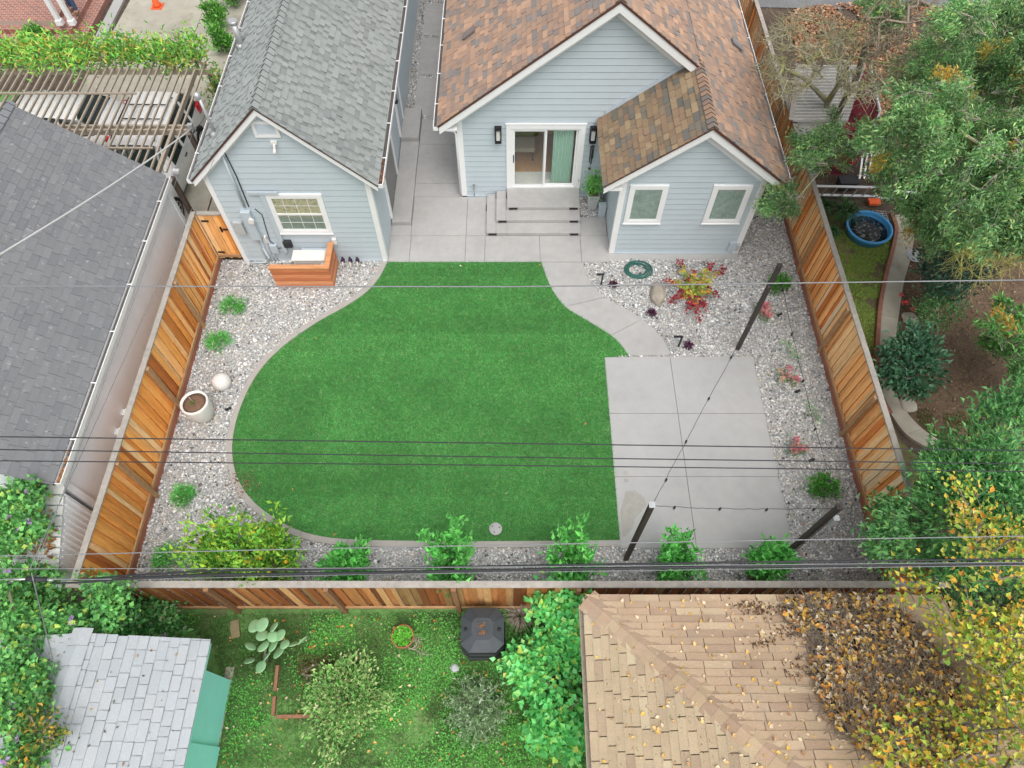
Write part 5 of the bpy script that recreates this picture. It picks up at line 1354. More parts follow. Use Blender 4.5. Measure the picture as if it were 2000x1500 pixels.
# lattice and stakes by the garage corner
la = thing("lattice_panel", "small grey wooden lattice panel between the pergola post and the gate", "lattice", (-7.6, 13.2, 0))
b = MB()
for k in range(6):
    b.beam((-7.75 + k * .08, 13.0, .9), (-7.55 + k * .06, 13.6, 1.3), .018, .012)
    b.beam((-7.75 + k * .02, 13.0 + k * .11, .92 + k * .07), (-7.30 + k * .02, 13.0 + k * .11, .93 + k * .07), .018, .012)
b.bb(-7.78, -7.70, 12.95, 13.0, 0, 1.2); b.bb(-7.32, -7.26, 13.55, 13.6, 0, 1.4)
b.build("lattice", MT["grey_wood"], la)
b = MB(); b.bb(-7.86, -7.80, 12.5, 14.6, 1.35, 1.42); b.build("rail", MT["grey_wood"], la)

# ================================================================== RIGHT SIDE GARDEN
sheet("street", [(4, 24.4), (40, 23.0), (40, 40), (4, 40)], -.025, MT["asphalt"])
gp = [(1742, 420), (1752, 450), (1745, 490), (1732, 540), (1722, 590), (1717, 640), (1714, 700), (1718, 765), (1740, 810), (1770, 850), (1810, 875)]
gr = [(1782, 420), (1785, 452), (1779, 500), (1765, 550), (1757, 600), (1750, 650), (1746, 705), (1750, 770), (1772, 808), (1800, 838), (1835, 862)]
def strip(name, L_, R_, z, m, kind=True):
    mb = MB(); A, B_ = smooth_path(gpoly(L_), 4), smooth_path(gpoly(R_), 4)
    for i in range(len(A) - 1):
        a, b_, c, d = A[i], B_[i], B_[i + 1], A[i + 1]
        g = .97 if i % 6 == 5 else 1
        c = b_.lerp(c, g); d = a.lerp(d, g)
        mb.add([(a.x, a.y, z), (b_.x, b_.y, z), (c.x, c.y, z), (d.x, d.y, z), (a.x, a.y, -.06), (b_.x, b_.y, -.06), (c.x, c.y, -.06), (d.x, d.y, -.06)], [(0, 1, 2, 3), (0, 3, 7, 4), (1, 2, 6, 5), (2, 3, 7, 6)])
    return struct(mb.build(name, m, recalc=True))
strip("garden_path", gp, gr, .03, MT["concrete_old"])
be = smooth_path(gpoly([(x - 4, y) for x, y in gp[:9]]), 8); mb = MB()
for i in range(len(be) - 1):
    a, b_ = be[i], be[i + 1]; mb.beam((a.x, a.y, .04), (b_.x, b_.y, .04), .10, .13)
tag(mb.build("brick_edging", mat("edging_brick", (.26, .12, .085), .9, .25, 8)), "row of red bricks edging the curved garden path beyond the right fence", "edging")
sheet("moss_ground", gpoly([(1600, 420), (1740, 420), (1748, 450), (1738, 500), (1722, 560), (1714, 640), (1712, 700), (1720, 780), (1760, 860), (1800, 900), (1790, 1000), (1740, 1000), (1640, 640)]), -.012, mat("mossy_soil", (.115, .10, .055), .95, .35, 10, .6, 30, var2=.25, stain=((.22, .26, .06), 1.6, .46, .7)))
sheet("garden_soil", gpoly([(1760, 470), (2100, 400), (2300, 820), (1900, 880), (1800, 850), (1750, 760), (1748, 690)]), -.012, MT["mulch"])
mp = sample_poly(gpoly([(1625, 450), (1735, 440), (1742, 470), (1722, 560), (1712, 660), (1714, 770), (1690, 690), (1655, 560)]), 16000)
mp = mp[(fnoise(mp, 1.6, 2) + .35 * fnoise(mp, 5, 9)) > -.22]
blades("moss_grass", mp, .045, .018, [((.36, .54, .12), 4), ((.46, .58, .16), 2), ((.24, .40, .10), 2), ((.36, .33, .16), 1)], -.01, .9)
mp = sample_poly(gpoly([(1745, 720), (1800, 700), (1850, 760), (1900, 830), (1830, 870), (1765, 800)]), 5000); mp = mp[fnoise(mp, 2.2, 5) > .05]
blades("shade_moss", mp, .03, .018, [((.08, .13, .02), 3), ((.13, .17, .03), 2)], -.01, .9)
# kiddie pool
c = G(1697, 480); c.y += .45; c.x += .02; kp = thing("paddling_pool", "round blue plastic paddling pool with murky water beyond the right fence", "paddling pool", c)
b = MB(); b.lathe([(.50, .02), (.56, .04), (.595, .20), (.62, .235), (.625, .265), (.60, .285), (.565, .28), (.55, .24), (.53, .08), (.0, .06)], c, 48)
b.build("pool_shell", MT["bluepool"], kp)
b = MB(); b.lathe([(.545, .13), (.3, .136), (.0, .14)], c, 40); b.build("water", MT["water"], kp)
# folding wire rack beside the pool
wr = thing("wire_rack", "grey folding wire rack lying beside the blue paddling pool", "rack", G(1725, 425))
c = G(1725, 425); b = MB()
for k in range(5):
    b.tube([c + Vector((-.32, -.16 + k * .08, .12)), c + Vector((.22, -.16 + k * .08, .05))], .006, 4); b.tube([c + Vector((-.32 + k * .13, -.18, .12 - k * .016)), c + Vector((-.32 + k * .13, .18, .12 - k * .016))], .006, 4)
b.build("grid", MT["alum"], wr)
b = MB(); b.tube([c + Vector((-.38, .2, .03)), c + Vector((-.22, -.2, .35))], .012, 6); b.tube([c + Vector((.1, -.22, .33)), c + Vector((.32, .24, .03))], .012, 6); b.build("leg", MT["alum"], wr)
# ladders
def ladder(label, A, B, up, wid, n, z_lift=0):
    A, B = Vector(A), Vector(B); t_ = thing("ladder", label, "ladder", A); d = (B - A).normalized(); s = d.cross(Vector(up)).normalized() * wid / 2
    for sg in (1, -1):
        b = MB(); b.beam(A + s * sg, B + s * sg, .03, .07, up); b.build("side_rail", MT["alum"], t_)
    for k in range(n):
        p = A.lerp(B, (k + .5) / n); b = MB(); b.beam(p + s, p - s, .035, .03, up); b.build("rung", MT["alum"], t_)
    return t_
ladder("aluminium ladder lying on its side behind the strap leaved clump", G(1580, 372, .28) , G(1722, 375, .28), (0, 1, .25), .44, 7)
ladder("second aluminium ladder half hidden under the conifer branches", G(1715, 378, .2), G(1850, 390, .3), (0, 1, .3), .40, 6)
# red panel board leaning, grey slatted bench like frames
pal_ = thing("pallet", "grey slatted wooden pallet leaning among clutter under the conifer", "pallet", G(1705, 320, .4)); c = G(1712, 325, .4)
b = MB()
for k in range(9): b.beam(c + Vector((-.55 + k * .13, -.4, -.1)), c + Vector((-.40 + k * .13, .45, .35)), .05, .02)
b.build("slat", MT["alum"], pal_)
b = MB(); b.beam(c + Vector((-.6, -.3, -.07)), c + Vector((.6, -.3, -.07)), .05, .03); b.beam(c + Vector((-.45, .4, .3)), c + Vector((.7, .4, .3)), .05, .03); b.build("cross_rail", MT["grey_wood"], pal_)
# bicycle-like clutter: a black bicycle lying in the shade
c = G(1665, 335, .05); bi = thing("bicycle", "dark bicycle with a red frame lying in the clutter beyond the right fence", "bicycle", c)
for dx in (-.5, .5):
    b = MB(); ring = [c + Vector((dx + .31 * math.cos(a * .3142), .05 + .31 * math.sin(a * .3142), .30 + .1 * math.sin(a * .3142))) for a in range(21)]; b.tube(ring, .018, 6, cap=False); w_ob = b.build("wheel", MT["tyre"], bi)
b = MB(); q0, q1, q2, q3 = c + Vector((-.5, .05, .3)), c + Vector((-.1, -.02, .3)), c + Vector((-.15, .45, .45)), c + Vector((.35, .45, .45))
for a, d in ((q0, q1), (q0, q2), (q1, q2), (q2, q3), (q1, q3), (q3, c + Vector((.5, .05, .3)))): b.tube([a, d], .016, 6)
b.build("frame", MT["lamp_red"], bi)
b = MB(); b.box(q2 + Vector((-.04, .1, .03)), (.1, .24, .06)); b.build("saddle", MT["black"], bi)
b = MB(); b.tube([q3 + Vector((-.22, .14, .03)), q3 + Vector((0, .12, .03)), q3 + Vector((.22, .14, .03))], .013, 6); b.build("handlebar", MT["black"], bi)
for i, (px, py, m, lb, s_) in enumerate(((1625, 330, "black_plastic", "black plastic storage bin in the clutter beyond the right fence", (.4, .35, .35)), (1650, 365, "black_plastic", "low dark crate behind the lying ladder", (.5, .3, .25)), (1705, 398, "cone", "small orange plastic tray at the end of the lying ladder", (.3, .18, .08)), (1640, 305, "black", "dark folded chair heap in the shade under the conifer", (.45, .4, .3)))):
    c = G(px, py); o = thing("storage_bin", lb, "bin", c); b = MB()
    w_, d_, h_ = s_; b.prism([(c.x - w_ / 2, c.y - d_ / 2), (c.x + w_ / 2, c.y - d_ / 2), (c.x + w_ / 2, c.y + d_ / 2), (c.x - w_ / 2, c.y + d_ / 2)], 0, h_); b.build("box", MT[m], o, .02)
    b = MB(); b.bb(c.x - w_ / 2 - .02, c.x + w_ / 2 + .02, c.y - d_ / 2 - .02, c.y + d_ / 2 + .02, h_ + .002, h_ + .04); b.build("lid", MT[m], o, .01)
# corrugated lean-to and red playhouse roof
sg = thing("garden_shed", "garden shed with pale corrugated sheet roof beyond the right fence", "shed", (8.9, 16.6, 0))
zc = 2.0
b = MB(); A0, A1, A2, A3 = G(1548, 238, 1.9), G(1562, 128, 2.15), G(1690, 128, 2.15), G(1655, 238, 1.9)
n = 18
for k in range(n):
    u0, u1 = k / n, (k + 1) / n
    for h0, h1, f0, f1, sh in ((.0, .05, 0, .3, .42), (.05, .05, .3, .62, .5), (.05, 0, .62, .8, .42), (0, 0, .8, 1, .16)):   # slopes and valleys darker: groove shade put into the colour
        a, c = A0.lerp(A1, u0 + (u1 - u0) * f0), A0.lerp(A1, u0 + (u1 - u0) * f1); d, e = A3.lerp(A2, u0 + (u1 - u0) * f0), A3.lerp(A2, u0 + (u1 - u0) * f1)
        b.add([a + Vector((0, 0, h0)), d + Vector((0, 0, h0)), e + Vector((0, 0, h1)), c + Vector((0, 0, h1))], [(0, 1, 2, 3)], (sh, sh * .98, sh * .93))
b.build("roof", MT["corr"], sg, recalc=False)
b = MB(); b.beam(A0 + Vector((-.05, 0, .05)), A1 + Vector((-.05, 0, .05)), .14, .03); b.build("roof_edge", MT["cap"], sg)
b = MB(); b.prism([tuple(v[:2]) for v in (A0.lerp(A2, .04), A3.lerp(A1, .04), A2.lerp(A0, .04), A1.lerp(A3, .04))], -.05, 1.86); b.build("wall", MT["white_siding"], sg)
rd = thing("playhouse", "small playhouse with burgundy board roof and white edging behind the bare tree", "playhouse", (9.8, 16.3, 0))
R0, R1, R2, R3 = G(1697, 130, 2.3), G(1716, 220, 2.2), G(1702, 252, 1.9), G(1640, 200, 1.6)
b = MB(); R4 = G(1690, 150, 2.0)
b.slab([R0, R1, R2, R3, R4], (0, 0, -.03)); b.build("roof", MT["redroof"], rd)
b = MB(); b.beam(R0 + Vector((.03, 0, .02)), R1 + Vector((.03, 0, .02)), .05, .06); b.beam(R1 + Vector((.03, 0, .02)), R2 + Vector((.02, 0, .02)), .05, .10); b.build("edge_trim", MT["trim"], rd)
b = MB(); cR = (R1 + R2 + R3) / 3; b.bb(cR.x - .45, cR.x + .3, cR.y - .2, cR.y + .8, -.05, 1.55); b.build("wall", MT["redroof"], rd)
c = G(1585, 248); wp = thing("flower_pot", "white round pot with dry soil beside the corrugated shed", "pot", c)
b = MB(); b.lathe([(.15, 0), (.2, .3), (.215, .42), (.19, .42), (.18, .36), (0, .35)], c, 24); b.build("pot", MT["pot"], wp)
b = MB(); b.lathe([(.182, .365), (.0, .38)], c, 18); b.build("soil", MT["orange_pot"], wp)
# leaf litter in the far garden
lp2 = sample_poly(gpoly([(1530, 40), (1560, 18), (1700, 5), (1840, 15), (1870, 90), (1820, 200), (1760, 300), (1690, 240), (1660, 110), (1560, 118)]), 9000)
lp2 = lp2[fnoise(lp2, .8, 4) > -.35]
struct(leaves("fallen_leaf_litter", np.column_stack([lp2, RNG.uniform(0, .05, len(lp2))]), .13, [((.36, .19, .11), 3), ((.46, .28, .17), 3), ((.26, .13, .08), 2), ((.52, .37, .24), 1.2)], None, .7, up=.85, m=MT["dryleaf"]), "stuff")
lp2 = sample_poly(gpoly([(1760, 470), (1990, 430), (2000, 800), (1900, 860), (1790, 820), (1750, 700)]), 1500)
struct(leaves("garden_litter", np.column_stack([lp2, RNG.uniform(0, .03, len(lp2))]), .06, [((.30, .21, .13), 3), ((.42, .33, .2), 1), ((.18, .11, .07), 3), ((.55, .48, .35), .25)], None, .5, up=.9, m=MT["dryleaf"]), "stuff")

# ================================================================== WEEDY LOT (bottom)
sheet("weedy_ground", [(-12, -8), (1.4, -8), (1.4, 3.22), (-12, 3.22)], -.015, MT["yard"])
lot = gpoly([(330, 1200), (1150, 1195), (1150, 1500), (400, 1500), (440, 1330), (410, 1260)])
wpnt = sample_poly(lot, 110000)
dn = fnoise(wpnt, .75, 1) + .5 * fnoise(wpnt, 2.6, 8); keep = RNG.random(len(wpnt)) < np.clip(.72 + 1.3 * dn, .06, 1); wpnt = wpnt[keep]; dn = dn[keep]
tone = .92 + .5 * fnoise(wpnt, 1.1, 12)
blades("weed_grass", wpnt, .05, .014, [((.125, .30, .075), 4), ((.17, .36, .09), 2), ((.09, .22, .06), 3), ((.28, .30, .16), 1.4), ((.24, .22, .13), 1)], -.012, 1.2, patch=tone)
wq = sample_poly(lot, 42000); dn = fnoise(wq, .9, 20) + .4 * fnoise(wq, 3, 2); wq = wq[dn + RNG.normal(0, .2, len(dn)) + np.clip((wq[:, 0] + 2.6) * .22, -.30, .22) > .08]
struct(leaves("clover_patch", np.column_stack([wq, RNG.uniform(.01, .05, len(wq))]), .034, [((.12, .40, .07), 3), ((.095, .30, .065), 3), ((.19, .47, .10), 1.2)], None, .9, up=.88), "stuff")
wl_ = sample_poly(lot, 260)
struct(leaves("lot_fallen_leaves", np.column_stack([wl_, np.full(len(wl_), .05)]), .06, [((.62, .40, .12), 3), ((.66, .56, .38), 3), ((.45, .20, .06), 1.5), ((.70, .52, .08), 1)], None, .7, up=.9, m=MT["dryleaf"]), "stuff")
# compost bin
c = G(945, 1262); c.y += .15; cb_ = thing("compost_bin", "black octagonal plastic compost bin with vented lid below the back fence", "compost bin", c)
def octa(w_, k): a = w_; q_ = w_ * k; return [(a, q_), (q_, a), (-q_, a), (-a, q_), (-a, -q_), (-q_, -a), (q_, -a), (a, -q_)]
b = MB(); prof = [(.42, .0), (.425, .18), (.405, .19), (.405, .24), (.415, .25), (.40, .45), (.385, .46), (.385, .51), (.395, .52), (.375, .74)]
V = [(c.x + x, c.y + y, z) for w_, z in prof for x, y in octa(w_, .62)]
b.add(V, [(i * 8 + k, i * 8 + (k + 1) % 8, (i + 1) * 8 + (k + 1) % 8, (i + 1) * 8 + k) for i in range(len(prof) - 1) for k in range(8)] + [tuple(range(len(V) - 8, len(V)))]); b.build("bin_body", MT["black_plastic"], cb_)
b = MB(); prof = [(.40, .75), (.405, .80), (.20, .90), (.13, .90)]
V = [(c.x + x, c.y + y, z) for w_, z in prof for x, y in octa(w_, .62)]
b.add(V, [(i * 8 + k, i * 8 + (k + 1) % 8, (i + 1) * 8 + (k + 1) % 8, (i + 1) * 8 + k) for i in range(len(prof) - 1) for k in range(8)] + [tuple(range(len(V) - 8, len(V)))])
for k in range(8):
    a = octa(.395, .62)[k]; d = octa(.19, .62)[k]; b.beam((c.x + a[0], c.y + a[1], .81), (c.x + d[0], c.y + d[1], .905), .018, .014)
b.bb(c.x - .12, c.x + .12, c.y - .02, c.y + .02, .90, .915)
for sy in (1, -1): b.bb(c.x - .09, c.x + .09, c.y + sy * .13 - .01, c.y + sy * .13 + .01, .90, .912); b.bb(c.x - .09, c.x - .07, c.y + sy * .02, c.y + sy * .12, .9, .912); b.bb(c.x + .07, c.x + .09, c.y + sy * .02, c.y + sy * .12, .9, .912)
lid = b.build("lid", mat("bin_lid_plastic", (.055, .065, .075), .5, .12, 8), cb_)
for sx in (-1, 1):
    b = MB(); b.lathe([(.035, .835), (.035, .865), (.0, .87)], (c.x + sx * .31, c.y, 0), 12); b.build("lid_knob", MT["black"], lid)
leaves("lid_litter", np.array([(c.x + RNG.uniform(-.07, .07), c.y + sy * RNG.uniform(.02, .11), .905) for sy in (1, -1) for _ in range(22)]), .045, [((.30, .16, .08), 2), ((.5, .25, .08), 1)], cb_, .6, up=.9, m=MT["dryleaf"])
# terracotta bowl with sprouts, dead branch
c = G(790, 1248); tb = thing("plant_bowl", "wide round terracotta pot full of bright green sprouts on the weedy grass", "pot", c)
b = MB(); b.lathe([(.15, 0), (.21, .16), (.225, .26), (.225, .285), (.20, .285), (.195, .24), (.0, .235)], c, 32); b.build("pot", MT["terracotta"], tb)
b = MB(); b.lathe([(.197, .25), (0, .26)], c, 20); b.build("soil", MT["orange_pot"], tb)
a = RNG.uniform(0, 6.28, 480); rr = .185 * np.sqrt(RNG.random(480)); leaves("sprouts", np.column_stack([c.x + rr * np.cos(a), c.y + rr * np.sin(a), .26 + RNG.uniform(0, .06, 480)]), .04, [((.10, .38, .03), 3), ((.15, .46, .05), 2), ((.3, .5, .2), .3)], tb, .7, up=.8)
db = MB(); c0 = G(778, 1258, .03)
def twiggy(mb, p, d, L_, r_, dep):
    n = 4; pts = [p]; q_ = p
    for k in range(n): d = (d + Vector((random.uniform(-.35, .35), random.uniform(-.35, .35), random.uniform(-.12, .16)))).normalized(); q_ = q_ + d * L_ / n; q_.z = max(q_.z, .03); pts.append(q_.copy())
    mb.tube(pts, [r_ * (1 - .6 * k / n) for k in range(n + 1)], 6)
    if dep:
        for k in (2, 3, 4):
            s_ = random.choice((-1, 1)); dd = (d + Vector((d.y * s_, -d.x * s_, .2)) * random.uniform(.6, 1.2)).normalized(); twiggy(mb, pts[k], dd, L_ * .6, r_ * .55, dep - 1)
twiggy(db, c0, Vector((.9, -.55, .1)), .42, .020, 2); twiggy(db, c0 + Vector((.18, .12, 0)), Vector((1, .1, .1)), .32, .013, 2)
tag(db.build("dead_branch", mat("bare_branch", (.42, .36, .29), .9, .2, 14)), "pale dead forked branch lying beside the terracotta pot", "branch")
# bed edging and plank
mb = MB()
for (p, q_) in (((543, 1300), (538, 1350)), ((537, 1360), (534, 1398)), ((540, 1400), (612, 1399)), ((620, 1400), (650, 1402))):
    a, b_ = G(*p, .03), G(*q_, .03); mb.beam(a, b_, .06, .09)
tag(mb.build("bed_edging", mat("old_brick_edging", (.30, .15, .09), .9, .25, 8)), "corner of thin red brick edging around the weedy bed", "edging")
pk = MB(); a, b_ = G(458, 1212, .02), G(461, 1246, .02); pk.beam(a, b_, .17, .05)
tag(pk.build("stone_slab", mat("tan_slab", (.27, .23, .13), .95, .25, 10)), "narrow tan stone slab lying in the weeds below the back fence", "slab")
c = G(888, 1305, .02); rk = rock(c, .09, .08, .05, MT["greybox"], "small_stone", 9.0); tag(rk, "small pale round stone in the weedy grass below the compost bin", "stone")
b = MB(); cw = G(438, 1335); b.bb(cw.x - .02, cw.x + .14, -2, 2.1, -.05, .02); struct(b.build("shed_kerb", MT["concrete_old"]))
# ================================================================== VEGETATION
GREENS = [((.08, .26, .05), 4), ((.13, .38, .06), 3), ((.05, .16, .035), 2)]
BRIGHT = [((.13, .46, .11), 4), ((.19, .58, .14), 3), ((.09, .30, .075), 2)]
def bush(name, label, cat, tips, base, pal, leaf, nleaf, spread, aspect=.45, group=None, r_tr=.03, r_min=.004, stem=None, top=None, up=.55, jit=.25, radial=.8, parts=("stem", "foliage"), m=None, clump=.16):
    base = Vector(base); t_ = thing(name, label, cat, base, group)
    tips = np.asarray(tips, float); cen = tips.mean(0)
    top = np.array(top, float) if top is not None else np.array([base.x, base.y, cen[2]])
    N, P, cnt = skeleton(base, top, tips)
    a, b_ = MB(), MB(); limbs(N, P, cnt, r_tr, r_min, a, a, 9)
    a.build(parts[0], stem or MT["twig"], t_, recalc=False)
    k = max(1, nleaf // len(tips)); pos = np.repeat(tips, k, 0); g = np.repeat(np.arange(len(tips)), k)
    pos = pos + RNG.normal(size=pos.shape) * spread
    d = unit(pos - np.array([base.x, base.y, base.z * .5 + cen[2] * .3])) * radial + [0, 0, .15]
    tone = (1 + RNG.uniform(-clump, clump, len(tips)))[g]
    cols = pick(pal, len(pos), jit) * tone[:, None]
    leaves(parts[1], pos, leaf, pal, t_, aspect, d, up, m, cols=cols)
    return t_
def stem_tips(c, r_, h, ns, per=7, lean=.9, z0=.12):
    out = []
    for k in range(ns):
        a = 6.283 * (k + RNG.uniform(-.35, .35)) / ns; hh = h * RNG.uniform(.5, 1.0); L_ = r_ * RNG.uniform(.35, 1.05) * lean
        for u in np.linspace(.22, 1, per):
            out.append((c.x + math.cos(a) * L_ * u ** .8 + RNG.normal(0, .03), c.y + math.sin(a) * L_ * u ** .8 + RNG.normal(0, .03), z0 + hh * u - .25 * hh * (L_ / r_) * u * u))
    return np.array(out)
def ball_tips(c, rx, ry, rz, n, low=.15):
    c = np.array(c); v = unit(RNG.normal(size=(n, 3))) * (RNG.random((n, 1)) ** .4); v[:, 2] = np.abs(v[:, 2]) * (1 - low) + low
    return c + v * [rx, ry, rz]

# shrubs along the back fence
for i, (px, py, z, w_, h, n, lb) in enumerate((
        (690, 1122, 0, .52, .85, 34, "low wide green shrub beside the lemon tree on the back gravel strip"),
        (890, 1124, 0, .54, 2.1, 52, "tallest green shrub of the back gravel strip, in front of the lawn"),
        (1112, 1124, 0, .50, 1.75, 46, "green shrub near the round utility cover, left of the patio light post"),
        (1304, 1120, 0, .40, 1.5, 32, "airy green shrub at the foot of the patio middle joint"),
        (1478, 1122, 0, .42, 1.45, 36, "green shrub leaning against the base of the light post at the patio corner"))):
    c = G(px, py); tp = stem_tips(c, w_ * 1.2, h * 1.25, 9 + 2 * (i < 3), 7)
    tp = np.vstack([tp, ball_tips(c + Vector((0, .05, .15)), w_ * .7, w_ * .7, h * .55, 14)])
    bush("shrub", lb, "shrub", tp, c, BRIGHT, .135, 1500, .06, .44, "shrubs along the back fence", .025, radial=.9)
# lemon tree
c = G(520, 1118); tips = np.vstack([ball_tips(c + Vector((.35, .05, .6)), .60, .5, 1.0, 55), ball_tips(c + Vector((-.5, .1, .5)), .55, .5, .95, 44), ball_tips(c + Vector((.48, .15, 1.3)), .24, .25, .75, 18), ball_tips(c + Vector((-.45, .25, 1.1)), .22, .25, .5, 10), ball_tips(c + Vector((.0, -.1, .45)), .85, .3, .5, 36), stem_tips(c + Vector((.3, 0, 0)), .75, 2.5, 9, 6, z0=.6), stem_tips(c + Vector((-.55, 0, 0)), .65, 2.0, 8, 6, z0=.5)])
lm = bush("lemon_tree", "yellow-green lemon tree with ripe lemons at the rounded end of the lawn", "lemon tree", tips, c, [((.24, .46, .06), 4), ((.15, .38, .055), 3.4), ((.34, .52, .06), 2.4), ((.08, .23, .04), 2), ((.50, .48, .07), .5)], .115, 5200, .09, .5, None, .045, stem=MT["bark"], parts=("trunk", "crown"), radial=.7)
for k in range(24):
    p = Vector(tips[RNG.integers(len(tips))]) + Vector(RNG.normal(size=3) * .06) + Vector((0, -.05, .05)); b = MB()
    b.lathe([(.0, -.06), (.016, -.05), (.042, -.018), (.044, .014), (.02, .05), (.0, .06)], p, 10); b.build("lemon", MT["lemon"], lm)
# small plants in the gravel
for px, py, lb, h, n, w_, fl in (
        (456, 604, "bushy green plant with small white flowers nearest the redwood screen", .28, 14, .26, 1), (430, 672, "bushy green plant with few white blooms halfway down the left gravel", .26, 14, .24, 1),
        (362, 972, "bushy green plant close to the left fence near the lower lawn curve", .26, 14, .25, .4), (335, 1095, "small green plant with white flowers in the lower left gravel corner by the lemon tree", .28, 12, .27, .7)):
    c = G(px, py); tips = ball_tips(c + Vector((0, 0, .05)), w_, w_, h, n + 8)
    t_ = bush("flowering_plant", lb, "plant", tips, c, BRIGHT + [((.13, .30, .08), 1)], .055, 1000, .06, .45, "green plants on the left gravel", .012, radial=.9)
    if fl:
        tt = tips[RNG.integers(0, len(tips), int(16 * fl) + 3)] + RNG.normal(size=(int(16 * fl) + 3, 3)) * .05 + [0, 0, .05]
        leaves("flower", np.repeat(tt, 5, 0), .03, [((.72, .72, .66), 1)], t_, .7, up=.9, m=MT["petal"])
for px, py, lb, h, n, w_ in ((1520, 566, "dark green shrub behind the far light post, beside the right fence", .4, 20, .22), (1603, 956, "round green shrub on the gravel near the third light post", .38, 26, .28)):
    c = G(px, py); bush("shrub", lb, "shrub", ball_tips(c + Vector((0, 0, .06)), w_, w_, h, n), c, GREENS, .07, 900, .06, .5, "shrubs on the right gravel", .015, radial=.9)
for px, py, lb, r_ in ((1540, 690, "thin sparse green sprig in the gravel below the far light post", .14), (1582, 812, "thin trailing green sprig lying in the gravel by the right fence", .12)):
    c = G(px, py); tips = np.array([c + Vector((RNG.normal(0, .05) + k * .02 - .08, .18 - k * .05 + RNG.normal(0, .03), .1 + RNG.random() * .12)) for k in range(9)])
    bush("green_sprig", lb, "plant", tips, c, BRIGHT, .05, 90, .045, .4, "sparse sprigs on the right gravel", .006, radial=.6)
# purple ground plants
for px, py, lb in ((1198, 558, "small dark purple plant below the coiled hose"), (1273, 614, "small dark purple plant beside the middle of the curved walkway"), (1344, 676, "small dark purple plant right of the lower path light")):
    c = G(px, py); t_ = thing("purple_plant", lb, "plant", c, "purple plants along the walkway")
    n = 130; a = RNG.uniform(0, 6.28, n); el = RNG.uniform(.1, 1.2, n); d = np.stack([np.cos(a) * np.cos(el), np.sin(a) * np.cos(el), np.sin(el)], 1)
    leaves("foliage", np.array(c) + d * RNG.uniform(.02, .09, (n, 1)), .09, [((.10, .035, .075), 3), ((.16, .06, .12), 2), ((.07, .03, .05), 2), ((.22, .12, .17), .8)], t_, .30, d * 1.5, .4)
# pink flowers
for px, py, lb, n in ((1493, 618, "salmon pink flower plant closest to the far light post", 9), (1535, 745, "pink flower plant midway along the right gravel strip", 7), (1552, 880, "pink and pale yellow flower plant in the gravel beside the lower patio", 7)):
    c = G(px, py); t_ = thing("pink_flower_plant", lb, "flower plant", c, "pink flowers on the right gravel")
    tips = ball_tips(c + Vector((0, .04, .05)), .25, .24, .3, n, .5); b = MB()
    for p in tips: b.tube([c, (Vector(p) + c) / 2 + Vector((0, 0, .05)), Vector(p)], .006, 5)
    b.build("stem", MT["twig"], t_)
    for p in tips:
        k = 34; v = unit(RNG.normal(size=(k, 3))); v[:, 2] = np.abs(v[:, 2]); leaves("flower_head", p + v * .045, .05, [((.76, .30, .34), 3), ((.80, .44, .42), 2), ((.66, .18, .28), 1)] if p[0] > c.x - .17 or n != 7 else [((.68, .52, .36), 2), ((.62, .36, .28), 1)], t_, .8, v, .3, MT["petal"])
    leaves("foliage", np.repeat(tips, 16, 0) * [1, 1, .5] + RNG.normal(size=(16 * n, 3)) * .075 + [0, 0, .05], .07, [((.10, .26, .08), 3), ((.18, .30, .10), 1.4), ((.24, .13, .08), .5)], t_, .4)
# red and yellow autumn plant
c = G(1350, 575); t_ = thing("autumn_shrub", "sprawling shrub with red tips and yellow-green leaves beside the boulder", "shrub", c)
b = MB(); PR, PY = [], []
ends = [(1325, 508), (1300, 548), (1308, 590), (1345, 605), (1365, 620), (1378, 600), (1400, 575), (1415, 525), (1390, 515), (1355, 530), (1330, 570), (1385, 560), (1340, 548), (1360, 585)]
for i, (px, py) in enumerate(ends):
    e = G(px, py, .12 + .22 * random.random()); mid = c.lerp(e, .5) + Vector((0, 0, .25)); pth = [c + Vector((0, 0, .02)), mid, e]; b.tube(pth, [.012, .008, .004], 5)
    for u in np.linspace(.25, 1, 16):
        p = (c * (1 - u) ** 2 + mid * 2 * u * (1 - u) + e * u * u)
        for _ in range(4): (PR if u > .72 - (.3 if i in (2, 3, 4, 5) else 0) else PY).append(p + Vector(RNG.normal(size=3) * .035))
b.build("stem", MT["twig"], t_)
leaves("red_leaves", PR, .085, [((.36, .035, .05), 4), ((.22, .02, .045), 3), ((.50, .12, .05), 1.5)], t_, .6, up=.65)
leaves("yellow_leaves", PY, .105, [((.40, .42, .06), 3), ((.20, .36, .06), 3), ((.58, .40, .08), 2), ((.55, .22, .06), 1)], t_, .65, up=.7)
# leaf blown on lawn and gravel
pl = np.array([G(*p, .07) for p in ((728, 528), (897, 518), (1055, 519), (617, 662), (728, 798), (570, 954), (655, 1046), (1145, 830), (1128, 770), (935, 910), (870, 955), (987, 963), (1375, 1142), (1310, 1122), (1344, 1133), (1637, 1043), (1647, 1075), (1570, 1022), (1388, 665), (1425, 600), (1310, 610))])
struct(leaves("scattered_leaves", pl, .06, [((.62, .36, .10), 2), ((.5, .25, .12), 2), ((.66, .55, .4), 1)], None, .7, up=.95, m=MT["dryleaf"]), "stuff")
p_ = np.array([G(*q, .05) for q in np.vstack([RNG.normal((470, 945), (16, 14), (130, 2)), RNG.normal((700, 1120), (200, 8), (60, 2)), RNG.normal((575, 655), (25, 14), (26, 2))])])
struct(leaves("gravel_litter", p_, .05, [((.30, .20, .12), 3), ((.45, .33, .2), 1), ((.12, .08, .06), 1)], None, .5, up=.95, m=MT["dryleaf"]), "stuff")

